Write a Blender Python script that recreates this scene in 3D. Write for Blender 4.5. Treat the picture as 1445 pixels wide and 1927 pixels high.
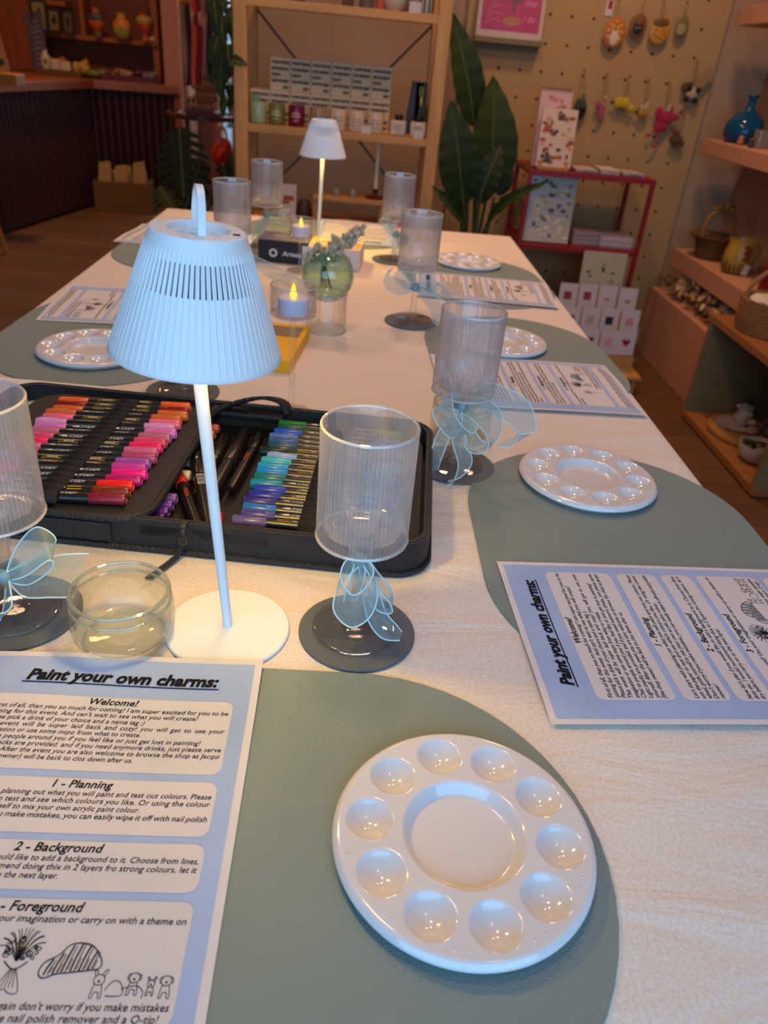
import bpy, bmesh, math, random
from mathutils import Vector, Matrix, Euler
import numpy as np

for o in list(bpy.data.objects):
    bpy.data.objects.remove(o)
SC = bpy.context.scene
COL = SC.collection
PI = math.pi
rad = math.radians
TZ = 0.75                                   # table height

# ---------------------------------------------------------------- camera
W, H = 1445.0, 1927.0
FPX = 1416.85
PITCH, ROLL, YAW = rad(31.07), rad(5.45), rad(3.70)
CAM = Vector((0.0, 0.0, TZ + 0.4184))
_cy, _sy, _cp, _sp = math.cos(YAW), math.sin(YAW), math.cos(PITCH), math.sin(PITCH)
FWD = Vector((_sy * _cp, _cy * _cp, -_sp))
_r0 = Vector((_cy, -_sy, 0.0))
_u0 = _r0.cross(FWD)
RIGHT = math.cos(ROLL) * _r0 + math.sin(ROLL) * _u0
UP = -math.sin(ROLL) * _r0 + math.cos(ROLL) * _u0
cd = bpy.data.cameras.new('camera')
cam = bpy.data.objects.new('camera', cd)
COL.objects.link(cam)
cam.matrix_world = Matrix(((RIGHT.x, UP.x, -FWD.x, CAM.x), (RIGHT.y, UP.y, -FWD.y, CAM.y),
                           (RIGHT.z, UP.z, -FWD.z, CAM.z), (0, 0, 0, 1)))
cd.sensor_fit = 'VERTICAL'
cd.sensor_height = 36.0
cd.lens = FPX / H * 36.0
cd.clip_start = 0.02
cd.dof.use_dof = True
cd.dof.focus_distance = 0.62
cd.dof.aperture_fstop = 8.5
SC.camera = cam

# ---------------------------------------------------------------- world, light, exposure
SC.view_settings.view_transform = 'Standard'
SC.view_settings.look = 'None'
SC.view_settings.gamma = 1.0
SC.view_settings.use_curve_mapping = False
SC.view_settings.exposure = 0.0
SC.cycles.use_denoising = True
SC.cycles.max_bounces = 14
SC.cycles.transmission_bounces = 14
SC.cycles.transparent_max_bounces = 24
SC.cycles.diffuse_bounces = 4
SC.cycles.glossy_bounces = 6
SC.cycles.sample_clamp_indirect = 4.0
SC.cycles.blur_glossy = 0.6

wd = bpy.data.worlds.new('world')
SC.world = wd
wd.use_nodes = True
bg = wd.node_tree.nodes['Background']
bg.inputs[0].default_value = (0.50, 0.72, 1.0, 1)
bg.inputs[1].default_value = 0.6

def area_light(name, loc, target, size, size_y, power, color, shape='RECTANGLE', spread=180):
    ld = bpy.data.lights.new(name, 'AREA')
    ld.shape = shape
    ld.size = size
    if shape in ('RECTANGLE', 'ELLIPSE'):
        ld.size_y = size_y
    ld.energy = power
    ld.color = color
    ld.spread = rad(spread)
    lo = bpy.data.objects.new(name, ld)
    COL.objects.link(lo)
    lo.location = loc
    d = Vector(target) - Vector(loc)
    lo.rotation_euler = d.to_track_quat('-Z', 'Y').to_euler()
    return lo

DAY = (0.27, 0.595, 1.0)
WARM = (1.0, 0.56, 0.29)
area_light('daylight_shopfront', (0.15, -1.06, 1.36), (0.0, 1.0, 0.95), 2.8, 1.35, 38, DAY)
area_light('daylight_far_window', (-0.83, 7.02, 1.7), (-0.83, 5.0, 1.2), 0.6, 1.6, 14, (0.7, 0.9, 1.0))
WARM2 = (1.0, 0.58, 0.36)
for _n, _x, _y, _p, _c in (('a', -0.05, 1.05, 5.6, WARM2), ('b', 0.1, 2.25, 9.5, WARM2), ('c', 0.95, 2.9, 12, WARM2), ('d', -1.9, 5.0, 19, WARM), ('e', 0.6, 0.1, 1.2, WARM2), ('f', -1.4, 2.6, 5, WARM)):
    area_light('ceiling_spot_' + _n, (_x, _y, 2.62), (_x, _y, 0), 0.22, 0.22, _p, _c, 'DISK', 150)

# ---------------------------------------------------------------- pixel <-> world (positions read off the photograph)
def _dir(px, py):
    return RIGHT * ((px - W / 2) / FPX) - UP * ((py - H / 2) / FPX) + FWD
def TP(px, py, z=0.0):
    """point on the horizontal plane z above the table top"""
    d = _dir(px, py)
    return CAM + d * ((TZ + z - CAM.z) / d.z)
def FP(px, py):
    return TP(px, py, -TZ)
def AY(px, py, Y):
    d = _dir(px, py)
    return CAM + d * (Y / d.y)
def AX(px, py, X):
    d = _dir(px, py)
    return CAM + d * (X / d.x)
def XP(px, Y, z):
    """world x of image column px at depth Y and world height z"""
    k = (px - W / 2) / FPX
    q = Vector((0, Y, z)) - CAM
    n = RIGHT - FWD * k
    return -(n.y * q.y + n.z * q.z) / n.x

# ---------------------------------------------------------------- materials
def lin(h):
    h = h.lstrip('#')
    c = [int(h[i:i + 2], 16) / 255 for i in (0, 2, 4)]
    return tuple(x / 12.92 if x <= 0.04045 else ((x + 0.055) / 1.055) ** 2.4 for x in c) + (1.0,)
MATS = {}
def mat(name, color, rough=0.5, metal=0.0, spec=0.5, var=0.0, var_scale=20, bump=0.0, bump_scale=200, stretch=None,
        coat=0.0, trans=0.0, ior=1.45, sss=0.0, sheen=0.0, emit=None, emit_s=0.0, kind='noise'):
    if name in MATS:
        return MATS[name]
    m = bpy.data.materials.new(name)
    MATS[name] = m
    m.use_nodes = True
    nt = m.node_tree
    b = nt.nodes['Principled BSDF']
    col = lin(color) if isinstance(color, str) else tuple(color) + (1.0,)
    b.inputs['Base Color'].default_value = col
    b.inputs['Roughness'].default_value = rough
    b.inputs['Metallic'].default_value = metal
    b.inputs['Specular IOR Level'].default_value = spec
    b.inputs['Coat Weight'].default_value = coat
    b.inputs['Transmission Weight'].default_value = trans
    b.inputs['IOR'].default_value = ior
    b.inputs['Sheen Weight'].default_value = sheen
    if sss:
        b.inputs['Subsurface Weight'].default_value = sss
        b.inputs['Subsurface Radius'].default_value = (0.01, 0.008, 0.006)
    if emit:
        b.inputs['Emission Color'].default_value = lin(emit)
        b.inputs['Emission Strength'].default_value = emit_s
    if var or bump:
        tc = nt.nodes.new('ShaderNodeTexCoord')
        mp = nt.nodes.new('ShaderNodeMapping')
        nt.links.new(tc.outputs['Object'], mp.inputs['Vector'])
        if stretch:
            mp.inputs['Scale'].default_value = stretch
    if var:
        n = nt.nodes.new('ShaderNodeTexNoise')
        n.inputs['Scale'].default_value = var_scale
        n.inputs['Detail'].default_value = 5
        nt.links.new(mp.outputs[0], n.inputs['Vector'])
        r = nt.nodes.new('ShaderNodeValToRGB')
        r.color_ramp.elements[0].position = 0.3
        r.color_ramp.elements[1].position = 0.7
        r.color_ramp.elements[0].color = tuple(max(0, c * (1 - var)) for c in col[:3]) + (1,)
        r.color_ramp.elements[1].color = tuple(min(1, c * (1 + var)) for c in col[:3]) + (1,)
        nt.links.new(n.outputs['Fac'], r.inputs['Fac'])
        nt.links.new(r.outputs['Color'], b.inputs['Base Color'])
    if bump:
        if kind == 'voronoi':
            n2 = nt.nodes.new('ShaderNodeTexVoronoi')
            out = 'Distance'
        else:
            n2 = nt.nodes.new('ShaderNodeTexNoise')
            n2.inputs['Detail'].default_value = 4
            out = 'Fac'
        n2.inputs['Scale'].default_value = bump_scale
        nt.links.new(mp.outputs[0], n2.inputs['Vector'])
        bp = nt.nodes.new('ShaderNodeBump')
        bp.inputs['Strength'].default_value = bump
        bp.inputs['Distance'].default_value = 0.002
        nt.links.new(n2.outputs[out], bp.inputs['Height'])
        nt.links.new(bp.outputs['Normal'], b.inputs['Normal'])
    return m

def glass(name, color=(1, 1, 1), ior=1.45, rough=0.0, clear=0.0):
    """refracting glass; clear = the share of light that passes straight through a thin wall"""
    if name in MATS:
        return MATS[name]
    m = bpy.data.materials.new(name)
    MATS[name] = m
    m.use_nodes = True
    nt = m.node_tree
    nt.nodes.remove(nt.nodes['Principled BSDF'])
    out = nt.nodes['Material Output']
    g = nt.nodes.new('ShaderNodeBsdfGlass')
    g.inputs['Color'].default_value = tuple(color) + (1,)
    g.inputs['IOR'].default_value = ior
    g.inputs['Roughness'].default_value = rough
    last = g.outputs[0]
    if clear:
        t = nt.nodes.new('ShaderNodeBsdfTransparent')
        t.inputs['Color'].default_value = tuple(c ** 0.5 for c in color) + (1,)
        mx = nt.nodes.new('ShaderNodeMixShader')
        mx.inputs[0].default_value = clear
        nt.links.new(last, mx.inputs[1])
        nt.links.new(t.outputs[0], mx.inputs[2])
        last = mx.outputs[0]
    nt.links.new(last, out.inputs['Surface'])
    return m

def rib_glass(name, color=(1, 1, 1), ior=1.49, clear=0.6, gloss_ior=1.7, haze_lift=0.0):
    """thin-walled clear plastic or glass: part of the light goes straight through, part is bent, the surface mirrors by Fresnel"""
    if name in MATS:
        return MATS[name]
    m = bpy.data.materials.new(name)
    MATS[name] = m
    m.use_nodes = True
    nt = m.node_tree
    nt.nodes.remove(nt.nodes['Principled BSDF'])
    out = nt.nodes['Material Output']
    t = nt.nodes.new('ShaderNodeBsdfTransparent'); t.inputs['Color'].default_value = tuple(c ** 0.5 for c in color) + (1,)
    g = nt.nodes.new('ShaderNodeBsdfGlass'); g.inputs['Color'].default_value = tuple(color) + (1,); g.inputs['IOR'].default_value = ior
    a = nt.nodes.new('ShaderNodeMixShader'); a.inputs[0].default_value = clear
    nt.links.new(g.outputs[0], a.inputs[1]); nt.links.new(t.outputs[0], a.inputs[2])
    if haze_lift:  # white diffuse share brightens the plastic, standing in for caught window light
        hz = nt.nodes.new('ShaderNodeBsdfDiffuse'); hz.inputs['Color'].default_value = (0.9, 0.9, 0.92, 1)
        a2 = nt.nodes.new('ShaderNodeMixShader'); a2.inputs[0].default_value = haze_lift
        nt.links.new(a.outputs[0], a2.inputs[1]); nt.links.new(hz.outputs[0], a2.inputs[2])
        a = a2
    gl = nt.nodes.new('ShaderNodeBsdfGlossy'); gl.inputs['Roughness'].default_value = 0.03
    lw = nt.nodes.new('ShaderNodeLayerWeight'); lw.inputs['Blend'].default_value = 0.5
    pw = nt.nodes.new('ShaderNodeMath'); pw.operation = 'POWER'; pw.inputs[1].default_value = 4.0
    nt.links.new(lw.outputs['Facing'], pw.inputs[0])
    fr = nt.nodes.new('ShaderNodeMath'); fr.operation = 'MULTIPLY_ADD'
    f0 = ((gloss_ior - 1) / (gloss_ior + 1)) ** 2
    fr.inputs[1].default_value = 0.85 - f0; fr.inputs[2].default_value = f0
    nt.links.new(pw.outputs[0], fr.inputs[0])
    b = nt.nodes.new('ShaderNodeMixShader')
    nt.links.new(fr.outputs[0], b.inputs[0]); nt.links.new(a.outputs[0], b.inputs[1]); nt.links.new(gl.outputs[0], b.inputs[2])
    nt.links.new(b.outputs[0], out.inputs['Surface'])
    return m

def sheer(name, color, alpha, rough=0.5, gloss=0.1):
    """thin see-through cloth"""
    if name in MATS:
        return MATS[name]
    m = bpy.data.materials.new(name)
    MATS[name] = m
    m.use_nodes = True
    nt = m.node_tree
    nt.nodes.remove(nt.nodes['Principled BSDF'])
    out = nt.nodes['Material Output']
    col = lin(color)
    d = nt.nodes.new('ShaderNodeBsdfDiffuse'); d.inputs['Color'].default_value = col
    tl = nt.nodes.new('ShaderNodeBsdfTranslucent'); tl.inputs['Color'].default_value = col
    gl = nt.nodes.new('ShaderNodeBsdfGlossy'); gl.inputs['Roughness'].default_value = rough
    t = nt.nodes.new('ShaderNodeBsdfTransparent'); t.inputs['Color'].default_value = tuple(0.5 + 0.5 * c for c in col[:3]) + (1,)
    a = nt.nodes.new('ShaderNodeMixShader'); a.inputs[0].default_value = 0.45
    nt.links.new(d.outputs[0], a.inputs[1]); nt.links.new(tl.outputs[0], a.inputs[2])
    b = nt.nodes.new('ShaderNodeMixShader'); b.inputs[0].default_value = gloss
    nt.links.new(a.outputs[0], b.inputs[1]); nt.links.new(gl.outputs[0], b.inputs[2])
    c = nt.nodes.new('ShaderNodeMixShader'); c.inputs[0].default_value = 1 - alpha
    nt.links.new(b.outputs[0], c.inputs[1]); nt.links.new(t.outputs[0], c.inputs[2])
    nt.links.new(c.outputs[0], out.inputs['Surface'])
    return m

# ---------------------------------------------------------------- mesh builder
class MB:
    def __init__(self):
        self.v = []
        self.f = []
    def add(self, vs, fs, M=None):
        n = len(self.v)
        if M is not None:
            vs = [M @ Vector(p) for p in vs]
        self.v += [tuple(p) for p in vs]
        self.f += [tuple(i + n for i in f) for f in fs]
        return self
    def box(self, c, s, M=None, rz=0.0):
        x, y, z = (k / 2 for k in s)
        vs = [Vector((i * x, j * y, k * z)) for k in (-1, 1) for j in (-1, 1) for i in (-1, 1)]
        R = Matrix.Rotation(rz, 4, 'Z')
        vs = [R @ p + Vector(c) for p in vs]
        return self.add(vs, [(0, 2, 3, 1), (4, 5, 7, 6), (0, 1, 5, 4), (2, 6, 7, 3), (0, 4, 6, 2), (1, 3, 7, 5)], M)
    def quad(self, a, b, c, d):
        return self.add([a, b, c, d], [(0, 1, 2, 3)])
    def prism(self, poly, z0, z1, M=None):
        n = len(poly)
        vs = [(x, y, z0) for x, y in poly] + [(x, y, z1) for x, y in poly]
        fs = [tuple(reversed(range(n))), tuple(range(n, 2 * n))]
        fs += [(i, (i + 1) % n, n + (i + 1) % n, n + i) for i in range(n)]
        return self.add(vs, fs, M)
    def poly(self, pts):
        return self.add(pts, [tuple(range(len(pts)))])
    def lathe(self, prof, seg=48, M=None, closed=False, rfun=None):
        """profile of (r, z); closed joins last to first; r = 0 makes a pole"""
        vs, fs, idx = [], [], []
        for k, (r, z) in enumerate(prof):
            if r < 1e-7:
                idx.append([len(vs)] * seg)
                vs.append((0, 0, z))
            else:
                idx.append(list(range(len(vs), len(vs) + seg)))
                for i in range(seg):
                    a = 2 * PI * i / seg
                    rr = rfun(k, r, a) if rfun else r
                    vs.append((rr * math.cos(a), rr * math.sin(a), z))
        pairs = list(zip(idx, idx[1:])) + ([(idx[-1], idx[0])] if closed else [])
        for A, B in pairs:
            for i in range(seg):
                j = (i + 1) % seg
                q = [A[i], A[j], B[j], B[i]]
                q2 = [p for n, p in enumerate(q) if p not in q[:n]]
                if len(q2) >= 3:
                    fs.append(tuple(q2))
        return self.add(vs, fs, M)
    def cyl(self, a, b, r, r2=None, seg=16):
        a, b = Vector(a), Vector(b)
        d = b - a
        M = Matrix.Translation(a) @ d.to_track_quat('Z', 'Y').to_matrix().to_4x4()
        L = d.length
        r2 = r if r2 is None else r2
        return self.lathe([(0, 0), (r, 0), (r2, L), (0, L)], seg, M)
    def sphere(self, c, r, seg=16, rings=10, M=None):
        rx, ry, rz = (r, r, r) if not hasattr(r, '__len__') else r
        prof = [(math.sin(PI * i / rings) if 0 < i < rings else 0, -math.cos(PI * i / rings)) for i in range(rings + 1)]
        T = Matrix.Translation(c) @ Matrix.Diagonal((rx, ry, rz, 1))
        return self.lathe(prof, seg, (M @ T) if M is not None else T)
    def tube(self, pts, r, seg=8, closed=False, caps=True):
        pts = [Vector(p) for p in pts]
        n = len(pts)
        rs = r if hasattr(r, '__len__') else [r] * n
        vs, fs = [], []
        up = Vector((0, 0, 1))
        prev = None
        for i, p in enumerate(pts):
            if closed:
                t = pts[(i + 1) % n] - pts[i - 1]
            else:
                t = pts[min(i + 1, n - 1)] - pts[max(i - 1, 0)]
            if t.length < 1e-9:
                t = Vector((0, 0, 1))
            t.normalize()
            if prev is None:
                ref = up if abs(t.z) < 0.9 else Vector((1, 0, 0))
                a = t.cross(ref).normalized()
            else:
                a = (prev - t * prev.dot(t))
                a = a.normalized() if a.length > 1e-6 else t.cross(up).normalized()
            prev = a
            b = t.cross(a)
            for k in range(seg):
                th = 2 * PI * k / seg
                vs.append(p + (a * math.cos(th) + b * math.sin(th)) * rs[i])
        for i in range(n if closed else n - 1):
            i2 = (i + 1) % n
            for k in range(seg):
                k2 = (k + 1) % seg
                fs.append((i * seg + k, i * seg + k2, i2 * seg + k2, i2 * seg + k))
        if caps and not closed:
            fs.append(tuple(reversed(range(seg))))
            fs.append(tuple(range((n - 1) * seg, n * seg)))
        return self.add(vs, fs)
    def grid(self, fn, nu, nv):
        vs = [fn(i / nu, j / nv) for j in range(nv + 1) for i in range(nu + 1)]
        fs = [(j * (nu + 1) + i, j * (nu + 1) + i + 1, (j + 1) * (nu + 1) + i + 1, (j + 1) * (nu + 1) + i)
              for j in range(nv) for i in range(nu)]
        return self.add(vs, fs)

def mesh_of(name, mb, m, smooth=True, angle=40, fix=True):
    me = bpy.data.meshes.new(name)
    me.from_pydata(mb.v, [], mb.f)
    if fix:
        bm = bmesh.new()
        bm.from_mesh(me)
        bmesh.ops.recalc_face_normals(bm, faces=bm.faces)
        bm.to_mesh(me)
        bm.free()
    if smooth:
        me.polygons.foreach_set('use_smooth', [True] * len(me.polygons))
        me.set_sharp_from_angle(angle=rad(angle))
    for x in (m if isinstance(m, (list, tuple)) else [m]):
        me.materials.append(x)
    me.update()
    return me

def ob(name, mb, m, parent=None, loc=(0, 0, 0), rot=(0, 0, 0), smooth=True, angle=40, bevel=0.0, fix=True, solid=0.0, bseg=2, label=None):
    me = mb if isinstance(mb, bpy.types.Mesh) else mesh_of(name, mb, m, smooth, angle, fix)
    o = bpy.data.objects.new(name, me)
    COL.objects.link(o)
    o.parent = parent
    o.location = loc
    o.rotation_euler = rot
    if solid:
        s = o.modifiers.new('thick', 'SOLIDIFY')
        s.thickness = solid
        s.offset = 0
    if bevel:
        b = o.modifiers.new('bevel', 'BEVEL')
        b.width = bevel
        b.segments = bseg
        b.limit_method = 'ANGLE'
        b.angle_limit = rad(50)
    if label:
        o['label'] = label
    return o

def tag(o, label, cat, group=None, kind=None):
    o['label'] = label
    o['category'] = cat
    if group:
        o['group'] = group
    if kind:
        o['kind'] = kind
    return o
def thing(name, label, cat, loc=(0, 0, 0), rot=(0, 0, 0), group=None):
    o = bpy.data.objects.new(name, None)
    o.empty_display_size = 0.02
    COL.objects.link(o)
    o.location = loc
    o.rotation_euler = rot if hasattr(rot, '__len__') else (0, 0, rot)
    return tag(o, label, cat, group)
def struct(name, mb, m, **k):
    o = ob(name, mb, m, **k)
    if o.parent is None:
        o['kind'] = 'structure'
    return o
def copy_tree(o, parent=None):
    c = o.copy()
    COL.objects.link(c)
    c.parent = parent
    for ch in o.children:
        copy_tree(ch, c)
    return c
def dup(root, loc, rot, label, group=None):
    c = copy_tree(root)
    c.location = loc
    c.rotation_euler = rot if hasattr(rot, '__len__') else (0, 0, rot)
    c['label'] = label
    if group:
        c['group'] = group
    return c
ORD = ['first', 'second', 'third', 'fourth', 'fifth', 'sixth', 'seventh', 'eighth', 'ninth', 'tenth', 'eleventh', 'twelfth',
       'thirteenth', 'fourteenth', 'fifteenth', 'sixteenth', 'seventeenth', 'eighteenth', 'nineteenth', 'twentieth']

def catmull(pts, n=8, closed=False):
    P = [Vector(p) for p in pts]
    out = []
    N = len(P)
    rng = range(N) if closed else range(N - 1)
    for i in rng:
        if closed:
            a, b, c, d = P[i - 1], P[i], P[(i + 1) % N], P[(i + 2) % N]
        else:
            a, b, c, d = P[max(i - 1, 0)], P[i], P[i + 1], P[min(i + 2, N - 1)]
        for k in range(n):
            t = k / n
            out.append(0.5 * ((2 * b) + (c - a) * t + (2 * a - 5 * b + 4 * c - d) * t * t + (3 * b - a - 3 * c + d) * t ** 3))
    if not closed:
        out.append(P[-1])
    return out
def rrect(x0, x1, y0, y1, r, n=8):
    pts = []
    for cx, cy, a0 in ((x1 - r, y1 - r, 0), (x0 + r, y1 - r, 90), (x0 + r, y0 + r, 180), (x1 - r, y0 + r, 270)):
        for k in range(n + 1):
            a = rad(a0 + 90 * k / n)
            pts.append((cx + r * math.cos(a), cy + r * math.sin(a)))
    return pts

# ---------------------------------------------------------------- lettering
_txt = {}
def text_geo(s, size=1.0, bold=0.0, shear=0.2, wsp=1.0, csp=1.0):
    """flat letters as (verts Nx2, faces), baseline at y = 0, starting at x = 0"""
    key = (s, bold, shear, round(wsp, 3), round(csp, 3))
    if key not in _txt:
        cu = bpy.data.curves.new('letters', 'FONT')
        cu.body = s
        cu.size = 1.0
        cu.resolution_u = 2
        cu.offset = bold
        cu.shear = shear
        cu.space_word = wsp
        cu.space_character = csp
        o = bpy.data.objects.new('letters', cu)
        COL.objects.link(o)
        dg = bpy.context.evaluated_depsgraph_get()
        dg.update()
        me = bpy.data.meshes.new_from_object(o.evaluated_get(dg))
        vs = np.array([v.co[:2] for v in me.vertices]).reshape(-1, 2)
        fs = [tuple(p.vertices) for p in me.polygons]
        bpy.data.objects.remove(o)
        bpy.data.curves.remove(cu)
        bpy.data.meshes.remove(me)
        if len(vs):
            vs[:, 0] -= vs[:, 0].min()
        _txt[key] = (vs, fs)
    vs, fs = _txt[key]
    return vs * size, fs
def fit_text(s, height, width=None, bold=0.0, shear=0.2, justify=False, csp=1.0):
    vs, fs = text_geo(s, height, bold, shear, 1.0, csp)
    if width:
        w = vs[:, 0].max()
        if justify:
            vs2, _ = text_geo(s, height, bold, shear, 2.0, csp)
            k = vs2[:, 0].max() - w
            need = (width - w) / k if k > 1e-6 else 0
            if -0.3 < need:
                vs, fs = text_geo(s, height, bold, shear, 1.0 + max(-0.3, need), csp)
                w = vs[:, 0].max()
        vs = vs * np.array([width / w, 1.0])
    return vs.copy(), fs
# ================================================================ THE ROOM
XR, XL, YB, YF, YN, ZC = 1.74, -3.1, 3.80, 7.0, -1.1, 2.7

def floor_mat():
    m = bpy.data.materials.new('floor_boards')
    m.use_nodes = True
    nt = m.node_tree
    b = nt.nodes['Principled BSDF']
    tc = nt.nodes.new('ShaderNodeTexCoord')
    br = nt.nodes.new('ShaderNodeTexBrick')
    mp = nt.nodes.new('ShaderNodeMapping')
    mp.inputs['Rotation'].default_value = (0, 0, rad(4))
    nt.links.new(tc.outputs['Object'], mp.inputs['Vector'])
    nt.links.new(mp.outputs[0], br.inputs['Vector'])
    br.inputs['Scale'].default_value = 1.0
    br.inputs['Brick Width'].default_value = 1.3
    br.inputs['Row Height'].default_value = 0.13
    br.inputs['Mortar Size'].default_value = 0.002
    br.inputs['Color1'].default_value = lin('7a5236')
    br.inputs['Color2'].default_value = lin('694327')
    br.inputs['Mortar'].default_value = lin('3a2415')
    n = nt.nodes.new('ShaderNodeTexNoise')
    n.inputs['Scale'].default_value = 3
    n.inputs['Detail'].default_value = 6
    mp2 = nt.nodes.new('ShaderNodeMapping')
    mp2.inputs['Scale'].default_value = (1, 14, 1)
    nt.links.new(tc.outputs['Object'], mp2.inputs['Vector'])
    nt.links.new(mp2.outputs[0], n.inputs['Vector'])
    mx = nt.nodes.new('ShaderNodeMix')
    mx.data_type = 'RGBA'
    mx.blend_type = 'MULTIPLY'
    mx.inputs[0].default_value = 0.45
    nt.links.new(br.outputs['Color'], mx.inputs[6])
    nt.links.new(n.outputs['Color'], mx.inputs[7])
    nt.links.new(mx.outputs[2], b.inputs['Base Color'])
    b.inputs['Roughness'].default_value = 0.45
    return m

M_wall = mat('wall_pink_plaster', 'ac8464', 0.85, bump=0.05, bump_scale=60)
M_wall_back = mat('wall_beige_plaster', 'a88a6c', 0.85, bump=0.05, bump_scale=60)
M_pink = mat('pink_painted_board', 'c08a6c', 0.7)
M_pinkw = mat('pink_painted_wall', 'b27b68', 0.8)
M_ceil = mat('ceiling_white', 'd8d0c4', 0.9)
M_pine = mat('pine_wood', 'c08a48', 0.55, var=0.16, var_scale=6, stretch=(6, 6, 0.7))
M_pine_h = mat('pine_wood_long', 'c08a48', 0.55, var=0.16, var_scale=6, stretch=(0.7, 6, 6))
M_oak = mat('oak_wood', '96602f', 0.5, var=0.2, var_scale=7, stretch=(0.8, 7, 7))
M_ply = mat('plywood', '7b6a46', 0.7, var=0.1, var_scale=8, stretch=(1, 3, 3))
M_walnut = mat('red_brown_wood', '8a481f', 0.4, var=0.18, var_scale=5, stretch=(0.6, 5, 5))
M_dark = mat('dark_fluted_wood', '3a1710', 0.45, var=0.25, var_scale=8, stretch=(6, 6, 0.5))
M_hole = mat('dark_hole', '2a1a0e', 0.9)
M_black = mat('black_plastic', '121110', 0.4)
M_white = mat('white_card', 'e6e0d8', 0.7)

b = MB(); b.box((( XL + XR) / 2, (YN + YF) / 2, -0.03), (XR - XL, YF - YN, 0.06))
struct('floor', b, floor_mat(), smooth=False)
b = MB(); b.box(((XL + XR) / 2, (YN + YF) / 2, ZC + 0.03), (XR - XL, YF - YN, 0.06))
struct('ceiling', b, M_ceil, smooth=False)
b = MB(); b.box((XR + 0.05, (YN + YB) / 2, ZC / 2), (0.1, YB - YN, ZC)); struct('wall_right', b, M_wall, smooth=False)
b = MB(); b.box((XL - 0.05, (YN + YF) / 2, ZC / 2), (0.1, YF - YN, ZC)); struct('wall_left', b, M_pinkw, smooth=False)
XP0 = -0.585
b = MB(); b.box(((XP0 + XR + 0.1) / 2, (YB + 0.05), ZC / 2), (XR + 0.1 - XP0, 0.1, ZC))
struct('wall_back', b, M_wall_back, smooth=False)
b = MB(); b.box((XP0 + 0.05, (YB + 0.1 + YF) / 2, ZC / 2), (0.1, YF - YB - 0.1, ZC))
struct('wall_partition', b, M_pinkw, smooth=False)
# far wall with a window
wx0, wx1, wz0, wz1 = -1.22, -0.62, 0.35, 2.3
b = MB()
b.box(((XL + wx0) / 2, YF + 0.05, ZC / 2), (wx0 - XL, 0.1, ZC))
b.box(((wx1 + XP0 + 0.1) / 2, YF + 0.05, ZC / 2), (XP0 + 0.1 - wx1, 0.1, ZC))
b.box(((wx0 + wx1) / 2, YF + 0.05, wz0 / 2), (wx1 - wx0, 0.1, wz0))
b.box(((wx0 + wx1) / 2, YF + 0.05, (wz1 + ZC) / 2), (wx1 - wx0, 0.1, ZC - wz1))
struct('wall_far', b, M_pinkw, smooth=False)
M_frame = mat('white_window_frame', 'cfc8bd', 0.5)
b = MB()
for x in (wx0 + 0.02, wx1 - 0.02):
    b.box((x, YF + 0.03, (wz0 + wz1) / 2), (0.04, 0.05, wz1 - wz0))
for z in (wz0 + 0.02, 1.25, wz1 - 0.02):
    b.box(((wx0 + wx1) / 2, YF + 0.03, z), (wx1 - wx0 - 0.08, 0.045, 0.04))
wn = struct('window_1', b, M_frame, smooth=False)
b = MB(); b.box(((wx0 + wx1) / 2, YF + 0.03, (wz0 + wz1) / 2), (wx1 - wx0 - 0.08, 0.004, wz1 - wz0 - 0.08))
ob('pane', b, glass('window_glass', (0.97, 1, 0.99), 1.45, 0, 0.85), wn, smooth=False)
# front wall with the shop window behind the camera
fx0, fx1, fz0, fz1 = -1.4, 1.65, 0.50, 2.05
b = MB()
b.box(((XL + fx0) / 2, YN - 0.05, ZC / 2), (fx0 - XL, 0.1, ZC))
b.box(((fx1 + XR) / 2, YN - 0.05, ZC / 2), (XR - fx1, 0.1, ZC))
b.box(((fx0 + fx1) / 2, YN - 0.05, fz0 / 2), (fx1 - fx0, 0.1, fz0))
b.box(((fx0 + fx1) / 2, YN - 0.05, (fz1 + ZC) / 2), (fx1 - fx0, 0.1, ZC - fz1))
struct('wall_front', b, M_wall, smooth=False)
b = MB()
for x in (fx0 + 0.03, 0.1, fx1 - 0.03):
    b.box((x, YN - 0.03, (fz0 + fz1) / 2), (0.05, 0.05, fz1 - fz0))
for z in (fz0 + 0.03, 1.62, fz1 - 0.03):
    b.box(((fx0 + fx1) / 2, YN - 0.03, z), (fx1 - fx0, 0.045, 0.05))
struct('window_2', b, M_frame, smooth=False)
# trim
b = MB(); b.box((XP0 + 1.1, YB - 0.008, 0.05), (2.2 - 0.0, 0.016, 0.10)); struct('baseboard_back', b, M_frame, smooth=False)

# ---------------------------------------------------------------- outside the far window
M_green_out = mat('garden_leaves', '5f8a4a', 0.6, var=0.4, var_scale=6)
random.seed(3)
b = MB()
for i in range(260):
    c = Vector((random.uniform(-2.0, 0.2), random.uniform(8.3, 9.2), random.uniform(0.1, 1.7)))
    a = Euler((random.uniform(0, 6), random.uniform(0, 6), random.uniform(0, 6))).to_matrix().to_4x4()
    s = random.uniform(0.08, 0.16)
    b.add([(-s, 0, 0), (0, -s * 0.5, 0.02), (s, 0, 0), (0, s * 0.5, 0.02)], [(0, 1, 2, 3)], Matrix.Translation(c) @ a)
tag(ob('garden_hedge', b, M_green_out, smooth=False, fix=False), 'green hedge outside the far window', 'hedge', kind='stuff')
b = MB(); b.box((-0.9, 8.8, 0.0), (4, 2.2, 0.1)); struct('ground_outside', b, mat('paving_outside', '8a8a80', 0.9), smooth=False)

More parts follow.
